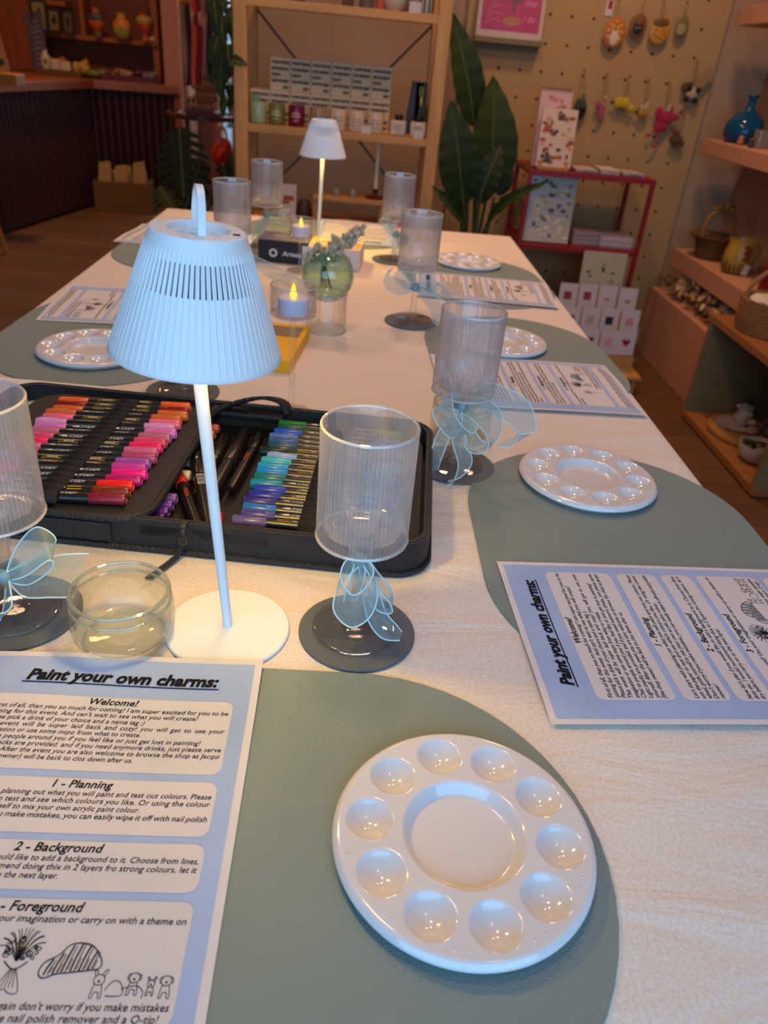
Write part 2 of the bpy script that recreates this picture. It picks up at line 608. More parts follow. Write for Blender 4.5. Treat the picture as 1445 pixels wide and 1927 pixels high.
# ================================================================ TABLE AND CLOTH
TX0, TX1, TY0, TY1 = -0.556, 0.446, -0.10, 2.30
t = thing('dining_table', 'long wooden table hidden under the cream cloth', 'table', (-0.055, 1.1, 0))
b = MB(); b.box((0, 0, 0.727), (TX1 - TX0 - 0.012, TY1 - TY0 - 0.012, 0.036)); ob('tabletop', b, M_oak, t, bevel=0.003, smooth=False)
for sx in (-1, 1):
    for sy in (-1, 1):
        b = MB(); b.box((sx * 0.42, sy * 1.1, 0.3545), (0.06, 0.06, 0.709)); ob('leg', b, M_oak, t, bevel=0.003, smooth=False)

def cloth_mat():
    m = bpy.data.materials.new('cream_linen')
    m.use_nodes = True
    nt = m.node_tree
    bs = nt.nodes['Principled BSDF']
    bs.inputs['Roughness'].default_value = 0.9
    bs.inputs['Specular IOR Level'].default_value = 0.15
    bs.inputs['Sheen Weight'].default_value = 0.1
    tc = nt.nodes.new('ShaderNodeTexCoord')
    def wave(scale, direction):
        w = nt.nodes.new('ShaderNodeTexWave')
        w.inputs['Scale'].default_value = scale
        w.inputs['Distortion'].default_value = 1.2
        w.inputs['Detail'].default_value = 2
        w.bands_direction = direction
        nt.links.new(tc.outputs['Object'], w.inputs['Vector'])
        return w
    a, c = wave(230, 'X'), wave(230, 'Y')
    add = nt.nodes.new('ShaderNodeMath'); add.operation = 'ADD'
    nt.links.new(a.outputs['Fac'], add.inputs[0]); nt.links.new(c.outputs['Fac'], add.inputs[1])
    n = nt.nodes.new('ShaderNodeTexNoise'); n.inputs['Scale'].default_value = 9; n.inputs['Detail'].default_value = 4; n.inputs['Distortion'].default_value = 0.8
    mp = nt.nodes.new('ShaderNodeMapping'); mp.inputs['Scale'].default_value = (0.6, 1.8, 1)
    nt.links.new(tc.outputs['Object'], mp.inputs['Vector']); nt.links.new(mp.outputs[0], n.inputs['Vector'])
    b1 = nt.nodes.new('ShaderNodeBump'); b1.inputs['Strength'].default_value = 0.35; b1.inputs['Distance'].default_value = 0.02
    nt.links.new(n.outputs['Fac'], b1.inputs['Height'])
    b2 = nt.nodes.new('ShaderNodeBump'); b2.inputs['Strength'].default_value = 0.16; b2.inputs['Distance'].default_value = 0.0006
    nt.links.new(add.outputs[0], b2.inputs['Height']); nt.links.new(b1.outputs[0], b2.inputs['Normal'])
    nt.links.new(b2.outputs[0], bs.inputs['Normal'])
    fine = nt.nodes.new('ShaderNodeTexNoise'); fine.inputs['Scale'].default_value = 400; fine.inputs['Detail'].default_value = 2
    nt.links.new(tc.outputs['Object'], fine.inputs['Vector'])
    r = nt.nodes.new('ShaderNodeValToRGB')
    r.color_ramp.elements[0].position = 0.3; r.color_ramp.elements[1].position = 0.7
    r.color_ramp.elements[0].color = lin('d6c6b6'); r.color_ramp.elements[1].color = lin('e6d8ca')
    nt.links.new(fine.outputs['Fac'], r.inputs['Fac'])
    nt.links.new(r.outputs['Color'], bs.inputs['Base Color'])
    return m

b = MB()
peri = []
R = 0.012
nx, ny = 40, 96
def edge_pts():
    P = []
    for i in range(nx): P.append((TX0 + (TX1 - TX0) * i / nx, TY0, (0, -1)))
    for i in range(ny): P.append((TX1, TY0 + (TY1 - TY0) * i / ny, (1, 0)))
    for i in range(nx): P.append((TX1 - (TX1 - TX0) * i / nx, TY1, (0, 1)))
    for i in range(ny): P.append((TX0, TY1 - (TY1 - TY0) * i / ny, (-1, 0)))
    return P
EP = edge_pts()
rings = []
cxm, cym = (TX0 + TX1) / 2, (TY0 + TY1) / 2
for lvl in range(8):
    ring = []
    for i, (x, y, nrm) in enumerate(EP):
        if lvl < 4:
            a = lvl / 3 * PI / 2
            inset = R * (1 - math.sin(a)); z = TZ - R * (1 - math.cos(a))
            px = min(max(x, TX0 + inset), TX1 - inset); py = min(max(y, TY0 + inset), TY1 - inset)
        else:
            k = (lvl - 3) / 4
            z = TZ - R - 0.26 * k
            s = (0.012 * math.sin(i * 0.9) + 0.008 * math.sin(i * 0.37 + 1)) * k + 0.012 * k
            px, py = x + nrm[0] * s, y + nrm[1] * s
        ring.append((px, py, z))
    rings.append(ring)
N = len(EP)
vs = [p for r_ in rings for p in r_]
fs = [tuple(range(N))]
for l in range(7):
    for i in range(N):
        j = (i + 1) % N
        fs.append((l * N + i, l * N + j, (l + 1) * N + j, (l + 1) * N + i))
b.add(vs, fs)
tag(ob('tablecloth', b, cloth_mat(), angle=60), 'cream linen cloth covering the long table', 'tablecloth')
# ================================================================ TABLE SETTINGS
M_mat = mat('sage_leather', '7a8a87', 0.5, spec=0.4, bump=0.25, bump_scale=900, kind='voronoi')
M_coast = mat('slate_leather', '565f69', 0.5, spec=0.4, bump=0.25, bump_scale=900, kind='voronoi')
MATZ = 0.0022
def stadium(L, r, n=28):
    h = L / 2 - r
    pts = []
    for k in range(n + 1):
        a = -PI / 2 + PI * k / n
        pts.append((h + r * math.cos(a), r * math.sin(a)))
    for k in range(n + 1):
        a = PI / 2 + PI * k / n
        pts.append((-h + r * math.cos(a), r * math.sin(a)))
    return pts
b = MB(); b.prism(stadium(0.45, 0.16), 0, MATZ)
mat_mesh = mesh_of('placemat', b, M_mat)
def placemat(x, y, rot, label):
    o = ob('placemat', mat_mesh, None, loc=(x, y, TZ + 0.0002), rot=(0, 0, rot), bevel=0.0006)
    return tag(o, label, 'placemat', 'sage oval placemats')
placemat(-0.047, 0.282, 0.0, 'sage green oval placemat at the near end of the table, under the largest palette')
placemat(0.299, 0.647, PI / 2, 'sage green oval placemat at the nearest right-hand seat, beyond the near palette')
placemat(0.288, 1.228, rad(92), 'sage green oval placemat at the middle seat along the right side')
placemat(0.272, 1.740, rad(95), 'sage green oval placemat at the far seat along the right side')
placemat(-0.389, 1.196, rad(88), 'sage green oval placemat left of the near white lamp shade')
placemat(-0.385, 1.820, rad(90), 'sage green oval placemat at the far seat along the left side')
placemat(-0.09, 2.120, 0.0, 'sage green oval placemat at the far end of the table')

# ---------------------------------------------------------------- paint palettes
def palette_mesh():
    R0 = 0.0815
    wells = [(0.0592 * math.cos(a), 0.0592 * math.sin(a)) for a in [2 * PI * k / 10 for k in range(10)]]
    def sm(x):
        x = min(1, max(0, x)); return x * x * (3 - 2 * x)
    def h(x, y):
        r = math.hypot(x, y)
        z = 0.0105
        if r > 0.0775:
            t = (r - 0.0775) / 0.004
            z -= 0.0035 * t * t
        # centre well
        z -= 0.0078 * (1 - sm((r - 0.0315) / 0.0078))
        for wx, wy in wells:
            d = math.hypot(x - wx, y - wy)
            if d < 0.0165:
                q = d / 0.0150
                dep = 0.0078 * max(0.0, 1 - q * q)
                edge = 1.0
                z -= dep * edge
        return z
    b = MB()
    nr, na = 112, 360
    rs = [R0 * (i / nr) for i in range(1, nr + 1)]
    vs = [(0, 0, h(0, 0))]
    for r in rs:
        for k in range(na):
            a = 2 * PI * k / na
            vs.append((r * math.cos(a), r * math.sin(a), h(r * math.cos(a), r * math.sin(a))))
    fs = [(0, 1 + k, 1 + (k + 1) % na) for k in range(na)]
    for i in range(nr - 1):
        for k in range(na):
            k2 = (k + 1) % na
            fs.append((1 + i * na + k, 1 + (i + 1) * na + k, 1 + (i + 1) * na + k2, 1 + i * na + k2))
    # rolled rim and underside
    base = 1 + (nr - 1) * na
    prev = base
    for rr, zz in ((R0 + 0.0004, 0.0060), (R0 - 0.0004, 0.0048), (R0 - 0.0016, 0.0046), (0.074, 0.0046), (0.0735, 0.0001), (0.060, 0.0)):
        n = len(vs)
        for k in range(na):
            a = 2 * PI * k / na
            vs.append((rr * math.cos(a), rr * math.sin(a), zz))
        for k in range(na):
            k2 = (k + 1) % na
            fs.append((prev + k, n + k, n + k2, prev + k2))
        prev = n
    n = len(vs); vs.append((0, 0, 0.0))
    fs += [(n, prev + (k + 1) % na, prev + k) for k in range(na)]
    b.add(vs, fs)
    return mesh_of('palette_dish', b, mat('glossy_white_plastic', 'd9d6d7', 0.10, spec=0.6, coat=0.5), angle=75)
pal_me = palette_mesh()
b = MB()
for k in range(10):
    for s in (-1, 1):
        a = 2 * PI * (k + 0.5) / 10 + s * 0.055
        b.sphere((0.0735 * math.cos(a), 0.0735 * math.sin(a), 0.0105), (0.0009, 0.0009, 0.0007), 8, 6)
bump_me = mesh_of('palette_bumps', b, MATS['glossy_white_plastic'])
def palette(x, y, rot, label, z=MATZ + 0.0002, s=1.0):
    t = thing('paint_palette', label, 'paint palette', (x, y, TZ + z), rot, 'white paint palettes')
    ob('dish', pal_me, None, t); ob('raised_dots', bump_me, None, t)
    return t
palette(0.0876, 0.2950, rad(101), 'large round white ten-well palette on the near placemat')
palette(0.2902, 0.7902, rad(95), 'white ten-well palette on the nearest right-hand placemat, beside the blue printed sheet')
palette(0.259, 1.285, rad(90), 'white ten-well palette half hidden by the ribbed goblet with the big ribbon')
palette(0.268, 1.885, rad(100), 'white ten-well palette on the farthest placemat of the right side')
palette(-0.388, 1.104, rad(80), 'white ten-well palette half hidden by the near white lamp shade')

# ---------------------------------------------------------------- instruction sheets
M_paper = mat('white_paper', 'd9d3d3', 0.8, spec=0.2)
M_blue = mat('printed_blue', 'a2b5da', 0.8, spec=0.2, var=0.07, var_scale=14)
M_panel = mat('printed_white', 'd5cecd', 0.8, spec=0.2)
M_ink = mat('black_ink', '1c1b1e', 0.8, spec=0.1)
PW, PH = 0.210, 0.297
def bend(vs, dz, wave):
    """place sheet coordinates (u right, v down, in metres) on the gently curled sheet"""
    return [(u - PW / 2, PH / 2 - v, wave(u, v) + dz) for u, v in vs]
TITLE = 'Paint your own charms:'
SECT = [
    ('Welcome!', 0.0435, 0.1085, 0.0065, [
        ('First of all, than you so much for coming! I am super excited for you to be', 1),
        ("joining for this event. And can't wait to see what you will create!", 0.875),
        ('Please pick a drink of your choice and a name tag :)', 0.655),
        ('This event will be super laid back and cozy! you will get to use your', 1),
        ('imagination or use some inspo from what to create.', 0.655),
        ('Chat to people around you if you feel like or just get lost in painting!', 0.91),
        ('Light snacks are provided. and if you need anymore drinks, just please serve', 1),
        ('yourself. After the event you are also welcome to browse the shop as Jacqui', 1),
        ('(the shop owner) will be back to clos down after us.', 0.655)]),
    ('1 - Planning', 0.1145, 0.1545, 0.0065, [
        ("Let's start with planning out what you will paint and test out colours. Please", 1),
        ('use the paper to test and see which colours you like. Or using the colour', 1),
        ('wheel, guide yourself to mix your own acrylic paint colour.', 0.74),
        ("Don't worry if you make mistakes, you can easily wipe it off with nail polish", 1),
        ('remover!', 0.10)]),
    ('2 - Background', 0.1595, 0.1905, 0.0065, [
        ("Now let's plan if you would like to add a background to it. Choose from lines,", 1),
        ('dots etc. I would recommend doing thix in 2 layers fro strong colours, let it', 1),
        ('dry before you carry on to the next layer.', 0.53)]),
    ('3 - Foreground', 0.1955, 0.2600, 0.0065, [
        ('On to the foreground! Use your imagination or carry on with a theme on', 1),
        ('what to paint!', 0.17)]),
    (None, 0.2650, 0.2890, 0.0065, []),
]
U0, U1 = 0.0240, 0.1935
def sheet_layers(wave):
    """sheet, blue print, panels, lettering and drawings as separate meshes"""
    nu, nv = 42, 60
    sh = MB(); sh.grid(lambda i, j: bend([(i * PW, j * PH)], 0, wave)[0], nu, nv)
    bl = MB(); m = 0.0055
    bl.grid(lambda i, j: bend([(m + i * (PW - 2 * m), m + j * (PH - 2 * m))], 0.00025, wave)[0], nu, nv)
    pn = MB()
    for name, v0, v1, _, _l in SECT:
        n = max(4, int((v1 - v0) / 0.004))
        r = 0.0065
        rows = []
        for k in range(n + 1):
            # finer rows at the rounded corners
            s = 0.5 - 0.5 * math.cos(PI * k / n)
            v = v0 + s * (v1 - v0)
            d = min(v - v0, v1 - v)
            ins = 0 if d >= r else r - math.sqrt(max(0, r * r - (r - d) ** 2))
            rows.append((v, ins))
        cols = 36
        vs = []
        for v, ins in rows:
            for c in range(cols + 1):
                vs.append((U0 - 0.0 + ins + (U1 - U0 - 2 * ins) * c / cols, v))
        fs = [(a * (cols + 1) + c, a * (cols + 1) + c + 1, (a + 1) * (cols + 1) + c + 1, (a + 1) * (cols + 1) + c) for a in range(n) for c in range(cols)]
        pn.add(bend(vs, 0.0005, wave), fs)
    tx = MB()
    def put(s, u, vbase, size, width=None, bold=0.0, align='L', justify=False, shear=0.2, csp=1.0):
        vs, fs = fit_text(s, size, width, bold, shear, justify, csp)
        w = vs[:, 0].max()
        u0 = {'L': u, 'C': u - w / 2, 'R': u - w}[align]
        tx.add(bend([(u0 + x, vbase - y) for x, y in vs], 0.00075, wave), fs)
        return u0, u0 + w
    tu0, tu1 = put(TITLE, 0.1095, 0.0292, 0.0145, 0.140, 0.040, 'C', shear=0.22)
    for k in range(24):
        a, c = tu0 - 0.002 + (tu1 - tu0 + 0.003) * k / 24, tu0 - 0.002 + (tu1 - tu0 + 0.003) * (k + 1) / 24
        tx.add(bend([(a, 0.0312), (c, 0.0312), (c, 0.0322), (a, 0.0322)], 0.00075, wave), [(3, 2, 1, 0)])
    L0, L1 = U0 + 0.0025, U1 - 0.0025
    for name, v0, v1, _, lines in SECT:
        if name:
            put(name, 0.1085, v0 + 0.0072, 0.0082, None, 0.020, 'C', shear=0.22)
        v = v0 + 0.0132
        for s, frac in lines:
            put(s, L0, v, 0.0056, (L1 - L0) * frac, 0.006, 'L', justify=(frac == 1))
            v += 0.0055
    put('And again don\'t worry if you make mistakes', L1, 0.2525, 0.0056, 0.096, 0.006, 'R')
    put('use the nail polish remover and a Q-tip!', L1 - 0.004, 0.2580, 0.0056, 0.090, 0.006, 'R')
    # last panel: rows of small words
    random.seed(5)
    for k in range(3):
        u = L0
        while u < L1 - 0.01:
            w = random.uniform(0.004, 0.013)
            tx.add(bend([(u, 0.2775 + k * 0.0038), (u + w, 0.2775 + k * 0.0038), (u + w, 0.2790 + k * 0.0038), (u, 0.2790 + k * 0.0038)], 0.00075, wave), [(3, 2, 1, 0)])
            u += w + 0.002
    # line drawings
    dr = MB()
    def line(pts, w=0.00035, closed=False):
        P = catmull([(x, y, 0) for x, y in pts], 4, closed)
        n = len(P)
        vs, fs = [], []
        for i, p in enumerate(P):
            t = (P[(i + 1) % n] - P[i - 1]) if closed else (P[min(i + 1, n - 1)] - P[max(i - 1, 0)])
            if t.length < 1e-9: t = Vector((1, 0, 0))
            t.normalize(); nn = Vector((-t.y, t.x, 0)) * w
            vs += [(p.x + nn.x, p.y + nn.y), (p.x - nn.x, p.y - nn.y)]
        m_ = n if closed else n - 1
        fs = [(2 * i, 2 * i + 1, 2 * ((i + 1) % n) + 1, 2 * ((i + 1) % n)) for i in range(m_)]
        dr.add(bend(vs, 0.0008, wave), fs)
    # croissant
    cu, cv = 0.1365, 0.2290
    def C(x, y): return (cu + x * 0.00106, cv - y * 0.00106)
    line([C(-14, -6), C(-13, -1), C(-7, 3), C(-3, 8), C(3, 9), C(9, 7), C(14, 1), C(14, -3), C(9, -4), C(2, -5), C(-6, -6), C(-11, -8)], 0.0003, True)
    for x, a, c in ((-10, 1, -6.5), (-6, 4, -6), (-2, 8, -5), (2, 9, -4.8), (6, 8, -4.5), (10, 5.5, -4)):
        line([C(x - 1.5, c), C(x - 0.5, (a + c) / 2), C(x + 1.2, a)], 0.00045)
        line([C(x + 0.2, c), C(x + 1.2, (a + c) / 2), C(x + 2.6, a - 0.5)], 0.00022)
        line([C(x + 1.0, c + 1), C(x + 2.0, (a + c) / 2)], 0.00022)
    # bouquet
    random.seed(11)
    bu, bv = 0.1085, 0.2235
    for k in range(26):
        a = random.uniform(0, 2 * PI); d = random.uniform(0, 0.0085)
        x, y, r = bu + d * math.cos(a) * 1.1, bv + d * math.sin(a) * 0.8, random.uniform(0.0007, 0.0017)
        line([(x + r * math.cos(q), y + r * math.sin(q) * random.uniform(0.6, 1.2)) for q in [0, 1.2, 2.5, 3.8, 5.0]], 0.0002, True)
    for k in range(16):
        a = rad(200 + 140 * k / 15) if k % 2 else rad(190 + 160 * k / 15)
        line([(bu, bv + 0.006), (bu + 0.007 * math.cos(a), bv + 0.007 * math.sin(a)), (bu + 0.0125 * math.cos(a), bv + 0.0115 * math.sin(a))], 0.0002)
    line([(bu - 0.006, bv + 0.006), (bu, bv + 0.010), (bu + 0.006, bv + 0.006)], 0.0003)
    line([(bu - 0.0015, bv + 0.010), (bu - 0.006, bv + 0.021), (bu - 0.001, bv + 0.0195), (bu + 0.002, bv + 0.0215), (bu + 0.006, bv + 0.0205), (bu + 0.0015, bv + 0.010)], 0.0002)
    for k in range(4):
        line([(bu - 0.001 + k * 0.0007, bv + 0.010), (bu - 0.003 + k * 0.002, bv + 0.019)], 0.00018)
    # small flower left of the bouquet
    for k in range(7):
        a = k * 2 * PI / 7
        line([(0.080, 0.232), (0.080 + 0.006 * math.cos(a - 0.25), 0.232 + 0.006 * math.sin(a - 0.25)), (0.080 + 0.007 * math.cos(a), 0.232 + 0.007 * math.sin(a)), (0.080 + 0.006 * math.cos(a + 0.25), 0.232 + 0.006 * math.sin(a + 0.25))], 0.0002, True)
    line([(0.080, 0.239), (0.082, 0.249)], 0.0003)
    # three dogs and a cat
    def animal(x0, y0, s, ears):
        def A(x, y): return (x0 + x * s, y0 - y * s)
        line([A(-3, 6), A(-3.4, 9), A(-1.5, 11), A(1.5, 11), A(3.4, 9), A(3, 6), A(0, 4.6)], 0.0002, True)
        if ears == 'up':
            line([A(-2.8, 10), A(-4.2, 14), A(-2.4, 13.5), A(-1.2, 11)], 0.0002); line([A(2.8, 10), A(4.6, 14), A(3, 14), A(1.2, 11)], 0.0002)
        else:
            line([A(-2.6, 10.6), A(-4.6, 9.5), A(-4.2, 6.6), A(-3.2, 7.5)], 0.0002); line([A(2.6, 10.6), A(4.6, 9.5), A(4.2, 6.6), A(3.2, 7.5)], 0.0002)
        line([A(-0.5, 7.2), A(0.5, 7.2), A(0, 6.6)], 0.0003, True)
        line([A(-1.4, 8.6), A(-1.2, 8.5)], 0.0003); line([A(1.2, 8.6), A(1.4, 8.5)], 0.0003)
        line([A(-2.4, 5), A(-3.2, 1), A(-3.6, -3), A(-1.8, -3), A(-1.5, 0), A(1.5, 0), A(1.8, -3), A(3.6, -3), A(3.2, 1), A(2.4, 5)], 0.0002)
    animal(0.1530, 0.2440, 0.00078, 'up')
    animal(0.1705, 0.2425, 0.00074, 'down')
    animal(0.1870, 0.2438, 0.00074, 'down')
    animal(0.1795, 0.2435, 0.00052, 'up')
    line([(0.157, 0.243), (0.160, 0.2385), (0.164, 0.239), (0.166, 0.245), (0.158, 0.2455)], 0.0002)
    line([(0.165, 0.242), (0.172, 0.2405), (0.176, 0.243), (0.176, 0.2465)], 0.0002)
    g = lambda nm, mb, m_: mesh_of(nm, mb, m_, smooth=True, angle=180, fix=False)
    return (g('sheet', sh, M_paper), g('blue_print', bl, M_blue), g('text_panels', pn, M_panel), g('lettering', tx, M_ink), g('line_drawings', dr, M_ink))
def wave_flat(u, v):
    return 0.0006 + 0.0011 * (1 + math.sin(u * 38 + v * 9)) * (0.4 + 0.6 * v / PH)
def wave_near(u, v):
    lift = 0.0024 * math.exp(-(v / 0.03) ** 2) * (1 if u > 0.09 else math.exp(-((u - 0.09) / 0.05) ** 2) + 0.0)
    return 0.0006 + lift + 0.0010 * (1 + math.sin(u * 30 + 0.4)) * (0.3 + 0.7 * math.exp(-(v / 0.09) ** 2))
LAY_N = sheet_layers(wave_near)
LAY = sheet_layers(wave_flat)
def paper(layers, corner, ang, which, label, z=MATZ + 0.0005):
    """corner: world position of the sheet's corner; which: 'TL', 'BL' ..."""
    lx = -PW / 2 if which[1] == 'L' else PW / 2
    ly = PH / 2 if which[0] == 'T' else -PH / 2
    c, s = math.cos(ang), math.sin(ang)
    x = corner[0] - (c * lx - s * ly)
    y = corner[1] - (s * lx + c * ly)
    t = thing('instruction_sheet', label, 'paper', (x, y, TZ + z), ang, 'printed instruction sheets')
    for nm, me in zip(('sheet', 'blue_print', 'text_panels', 'lettering', 'line_drawings'), layers):
        ob(nm, me, None, t)
    return t
paper(LAY_N, (-0.0545, 0.4455), rad(0.6), 'TR', 'printed instruction sheet at the near end, its title read straight on')
paper(LAY, (0.165, 0.396), rad(93.0), 'TL', 'blue bordered instruction sheet lying sideways at the nearest right-hand seat')
paper(LAY, (0.433, 1.001), rad(92), 'BL', 'blue bordered instruction sheet behind the big ribbon bow, at the middle right-hand seat')
paper(LAY, (0.420, 1.540), rad(86.5), 'BL', 'instruction sheet between the two far palettes on the right side')
paper(LAY, (-0.535, 1.436), rad(-86), 'BL', 'instruction sheet beyond the palette left of the near lamp')
paper(LAY, (-0.552, 2.030), rad(-94), 'BL', 'instruction sheet by the far left corner of the table, partly behind the near lamp')
paper(LAY, (0.098, 2.005), rad(180), 'TL', 'instruction sheet at the far end of the table, behind the far lamp')
# ================================================================ COASTERS AND GOBLETS
G_clear = rib_glass('clear_acrylic', (0.985, 0.985, 0.99), 1.47, 0.66, 1.45)
G_rib = rib_glass('ribbed_acrylic', (0.985, 0.985, 0.99), 1.49, 0.74, 1.9, 0.07)
G_green = rib_glass('pale_green_glass', (0.955, 0.985, 0.93), 1.48, 0.84, 1.5)
G_vase = rib_glass('green_bubble_glass', (0.74, 0.91, 0.81), 1.2, 0.75, 1.5)
G_thin = rib_glass('thin_clear_glass', (0.985, 0.99, 0.985), 1.4, 0.85, 1.5)

b = MB(); b.lathe([(0, 0), (0.049, 0), (0.049, 0.0028), (0, 0.0028)], 72)
coaster_me = mesh_of('coaster', b, M_coast)
NR = 66
def ribs(k, r, a):
    if k in RIBK:
        return r - 0.0011 * (1 - abs(math.sin(NR * a / 2))) ** 1.0
    return r
RB, ZB, ZT = 0.0362, 0.0925, 0.1878
prof = [(0, ZB), (0.012, ZB), (0.030, ZB), (RB - 0.0016, ZB + 0.0006), (RB, ZB + 0.0028), (RB, ZB + 0.004), (RB, ZB + 0.03), (RB, ZB + 0.06), (RB, ZT - 0.003), (RB, ZT - 0.0012), (RB - 0.0004, ZT), (RB - 0.0012, ZT + 0.0005),
        (RB - 0.0018, ZT + 0.0003), (RB - 0.0022, ZT - 0.001), (RB - 0.0023, ZB + 0.05), (RB - 0.0025, ZB + 0.016), (RB - 0.005, ZB + 0.009), (0.022, ZB + 0.006), (0.010, ZB + 0.0055), (0, ZB + 0.0055)]
RIBK = set(range(3, 11))
b = MB(); b.lathe(prof, NR * 8, rfun=ribs)
bowl_me = mesh_of('goblet_bowl', b, G_rib, angle=75)
G_lip = rib_glass('acrylic_lip_highlight', (0.99, 0.99, 0.99), 1.49, 0.55, 1.8, 0.30)  # extra white paints the highlight along polished rims into the colour
b = MB(); b.tube([((RB - 0.0010) * math.cos(a), (RB - 0.0010) * math.sin(a), ZT - 0.0002) for a in [2 * PI * i / 132 for i in range(132)]], 0.0012, 8, closed=True)
lip_me = mesh_of('goblet_lip', b, G_lip)
b = MB(); b.tube([((RB - 0.0010 + 0.0006 * (k % 2)) * math.cos(a), (RB - 0.0010 + 0.0006 * (k % 2)) * math.sin(a), ZB + 0.0013) for k, a in enumerate([2 * PI * i / 132 for i in range(132)])], 0.0013, 6, closed=True)
beads_me = mesh_of('goblet_base_ring', b, G_lip)
b = MB()
b.lathe([(0, 0.0925), (0.0088, 0.0923), (0.0078, 0.080), (0.0060, 0.062), (0.0055, 0.045), (0.0053, 0.027), (0.0062, 0.021), (0.0072, 0.0165), (0.0060, 0.0125), (0.0075, 0.0085), (0.0125, 0.0058), (0, 0.0056)], 48)
stem_me = mesh_of('goblet_stem', b, G_clear, angle=75)
b = MB()
b.lathe([(0, 0.0056), (0.0125, 0.0054), (0.022, 0.0042), (0.032, 0.0036), (0.0350, 0.0032), (0.0362, 0.0022), (0.0360, 0.0008), (0.0345, 0.0002), (0.032, 0.0014), (0.012, 0.0022), (0, 0.0024)], 72)
foot_me = mesh_of('goblet_foot', b, G_clear, angle=75)
CZ = 0.0030
def goblet(x, y, label, clabel, rot=0.0, dx=0.0, dy=0.0, z=0.0):
    tag(ob('coaster', coaster_me, None, loc=(x + dx, y + dy, TZ + 0.0002 + z), bevel=0.0005), clabel, 'coaster', 'round slate coasters')
    t = thing('ribbed_goblet', label, 'goblet', (x, y, TZ + CZ + 0.0004 + z), rot, 'ribbed goblets')
    bw = ob('bowl', bowl_me, None, t); ob('lip', lip_me, None, bw); ob('base_ring', beads_me, None, bw); ob('stem', stem_me, None, t); ob('foot', foot_me, None, t)
    return t
GOB = {
    'c': (0.0165, 0.4955), 'l': (-0.2640, 0.4950), 'r1': (0.1300, 0.8120), 'r2': (0.1080, 1.3900),
    'r3': (0.0855, 1.8650), 'l2': (-0.2270, 0.9790), 'l3': (-0.2505, 1.570), 'l4': (-0.222, 1.900)}
goblet(*GOB['c'], 'clear ribbed goblet with a knotted ribbon, nearest the camera in front of the marker case', 'slate coaster beside the near lamp base', dx=0.002, dy=-0.003)
goblet(*GOB['l'], 'clear ribbed goblet cut off by the left edge of the photo', 'slate coaster by the low glass jar', dx=0.003, dy=0.0)
goblet(*GOB['r1'], 'clear ribbed goblet with the big loose bow, right of the marker case', 'slate coaster just right of the marker case', dx=0.002)
goblet(*GOB['r2'], 'clear ribbed goblet in the middle of the right side, right of the green vase', 'slate coaster right of the yellow pad and green vase', dx=-0.003, dy=-0.01)
goblet(*GOB['r3'], 'clear ribbed goblet farthest along the right side', 'slate coaster right of the white flowered box', dx=-0.003)
goblet(*GOB['l2'], 'clear ribbed goblet hidden by the near lamp shade, its foot showing', 'slate coaster showing under the near lamp shade', dx=-0.002)
goblet(*GOB['l3'], 'clear ribbed goblet just right of the near lamp handle', 'slate coaster hidden behind the near lamp shade')
goblet(*GOB['l4'], 'clear ribbed goblet farthest along the left side, left of the far lamp', 'slate coaster left of the black box')

# ---------------------------------------------------------------- organza ribbons
S_rib = sheer('pale_blue_organza', 'c6d9d8', 0.34)
S_rib2 = sheer('pale_blue_organza_knot', 'b4d2d6', 0.7)
M_edge = mat('pale_blue_cord', 'c2dcdd', 0.6)
M_glit = mat('gold_glitter', 'd8cfa0', 0.35, metal=0.4)
def strip(par, name, ctrl, n=10, glitter=False):
    """ctrl: list of (point, width direction * half width); builds the gauze and its two corded borders"""
    P = catmull([c[0] for c in ctrl], n)
    D = catmull([c[1] for c in ctrl], n)
    m = 6
    b = MB()
    vs, fs = [], []
    for p, d in zip(P, D):
        for k in range(m + 1):
            s = 2 * k / m - 1
            vs.append(p + d * s + Vector((0, 0, 0.0012 * math.sin(k * 2.1 + len(vs) * 0.02))))
    for i in range(len(P) - 1):
        for k in range(m):
            a = i * (m + 1) + k
            fs.append((a, a + 1, a + m + 2, a + m + 1))
    b.add(vs, fs)
    o = ob(name, b, S_rib, par, angle=180, fix=False)
    for s in (0, m):
        e = MB(); e.tube([vs[i * (m + 1) + s] for i in range(len(P))], 0.00065, 6)
        ob('corded_edge', e, M_edge, o)
    if glitter:
        random.seed(len(P))
        e = MB()
        for _ in range(150):
            i = random.randrange(len(P) // 4, len(P) - 1); k = random.uniform(0.1, 0.9)
            q = P[i] + D[i] * (2 * k - 1) + Vector((0, -0.0004, 0.0009))
            e.sphere(q, 0.00028, 5, 3)
        gl = ob('glitter', e, M_glit, o); gl['kind'] = 'stuff'
    return o
def ribbon(g, label, zk, strips, knot=0.008, rot=0.0):
    x, y = GOB[g]
    t = thing('ribbon_bow', label, 'ribbon', (x, y, TZ + CZ), rot, 'pale blue organza ribbons')
    k = MB()
    k.sphere((0, -0.008, zk), (knot * 0.75, knot * 0.6, knot * 0.8), 16, 10)
    for dz in (-0.0035, 0.0, 0.0035):
        k.tube([(0.0078 * math.cos(a), 0.0078 * math.sin(a), zk + dz + 0.002 * math.sin(a * 2)) for a in [2 * PI * i / 24 for i in range(24)]], 0.0022, 6, closed=True)
    ob('knot', k, S_rib2, t)
    for nm, ctrl in strips:
        strip(t, nm, [(Vector(a) + Vector((0, 0, zk)), Vector(d)) for a, d in ctrl], glitter=(nm == 'glitter_tail'))
    return t
Z = Vector((0, 0, 1))
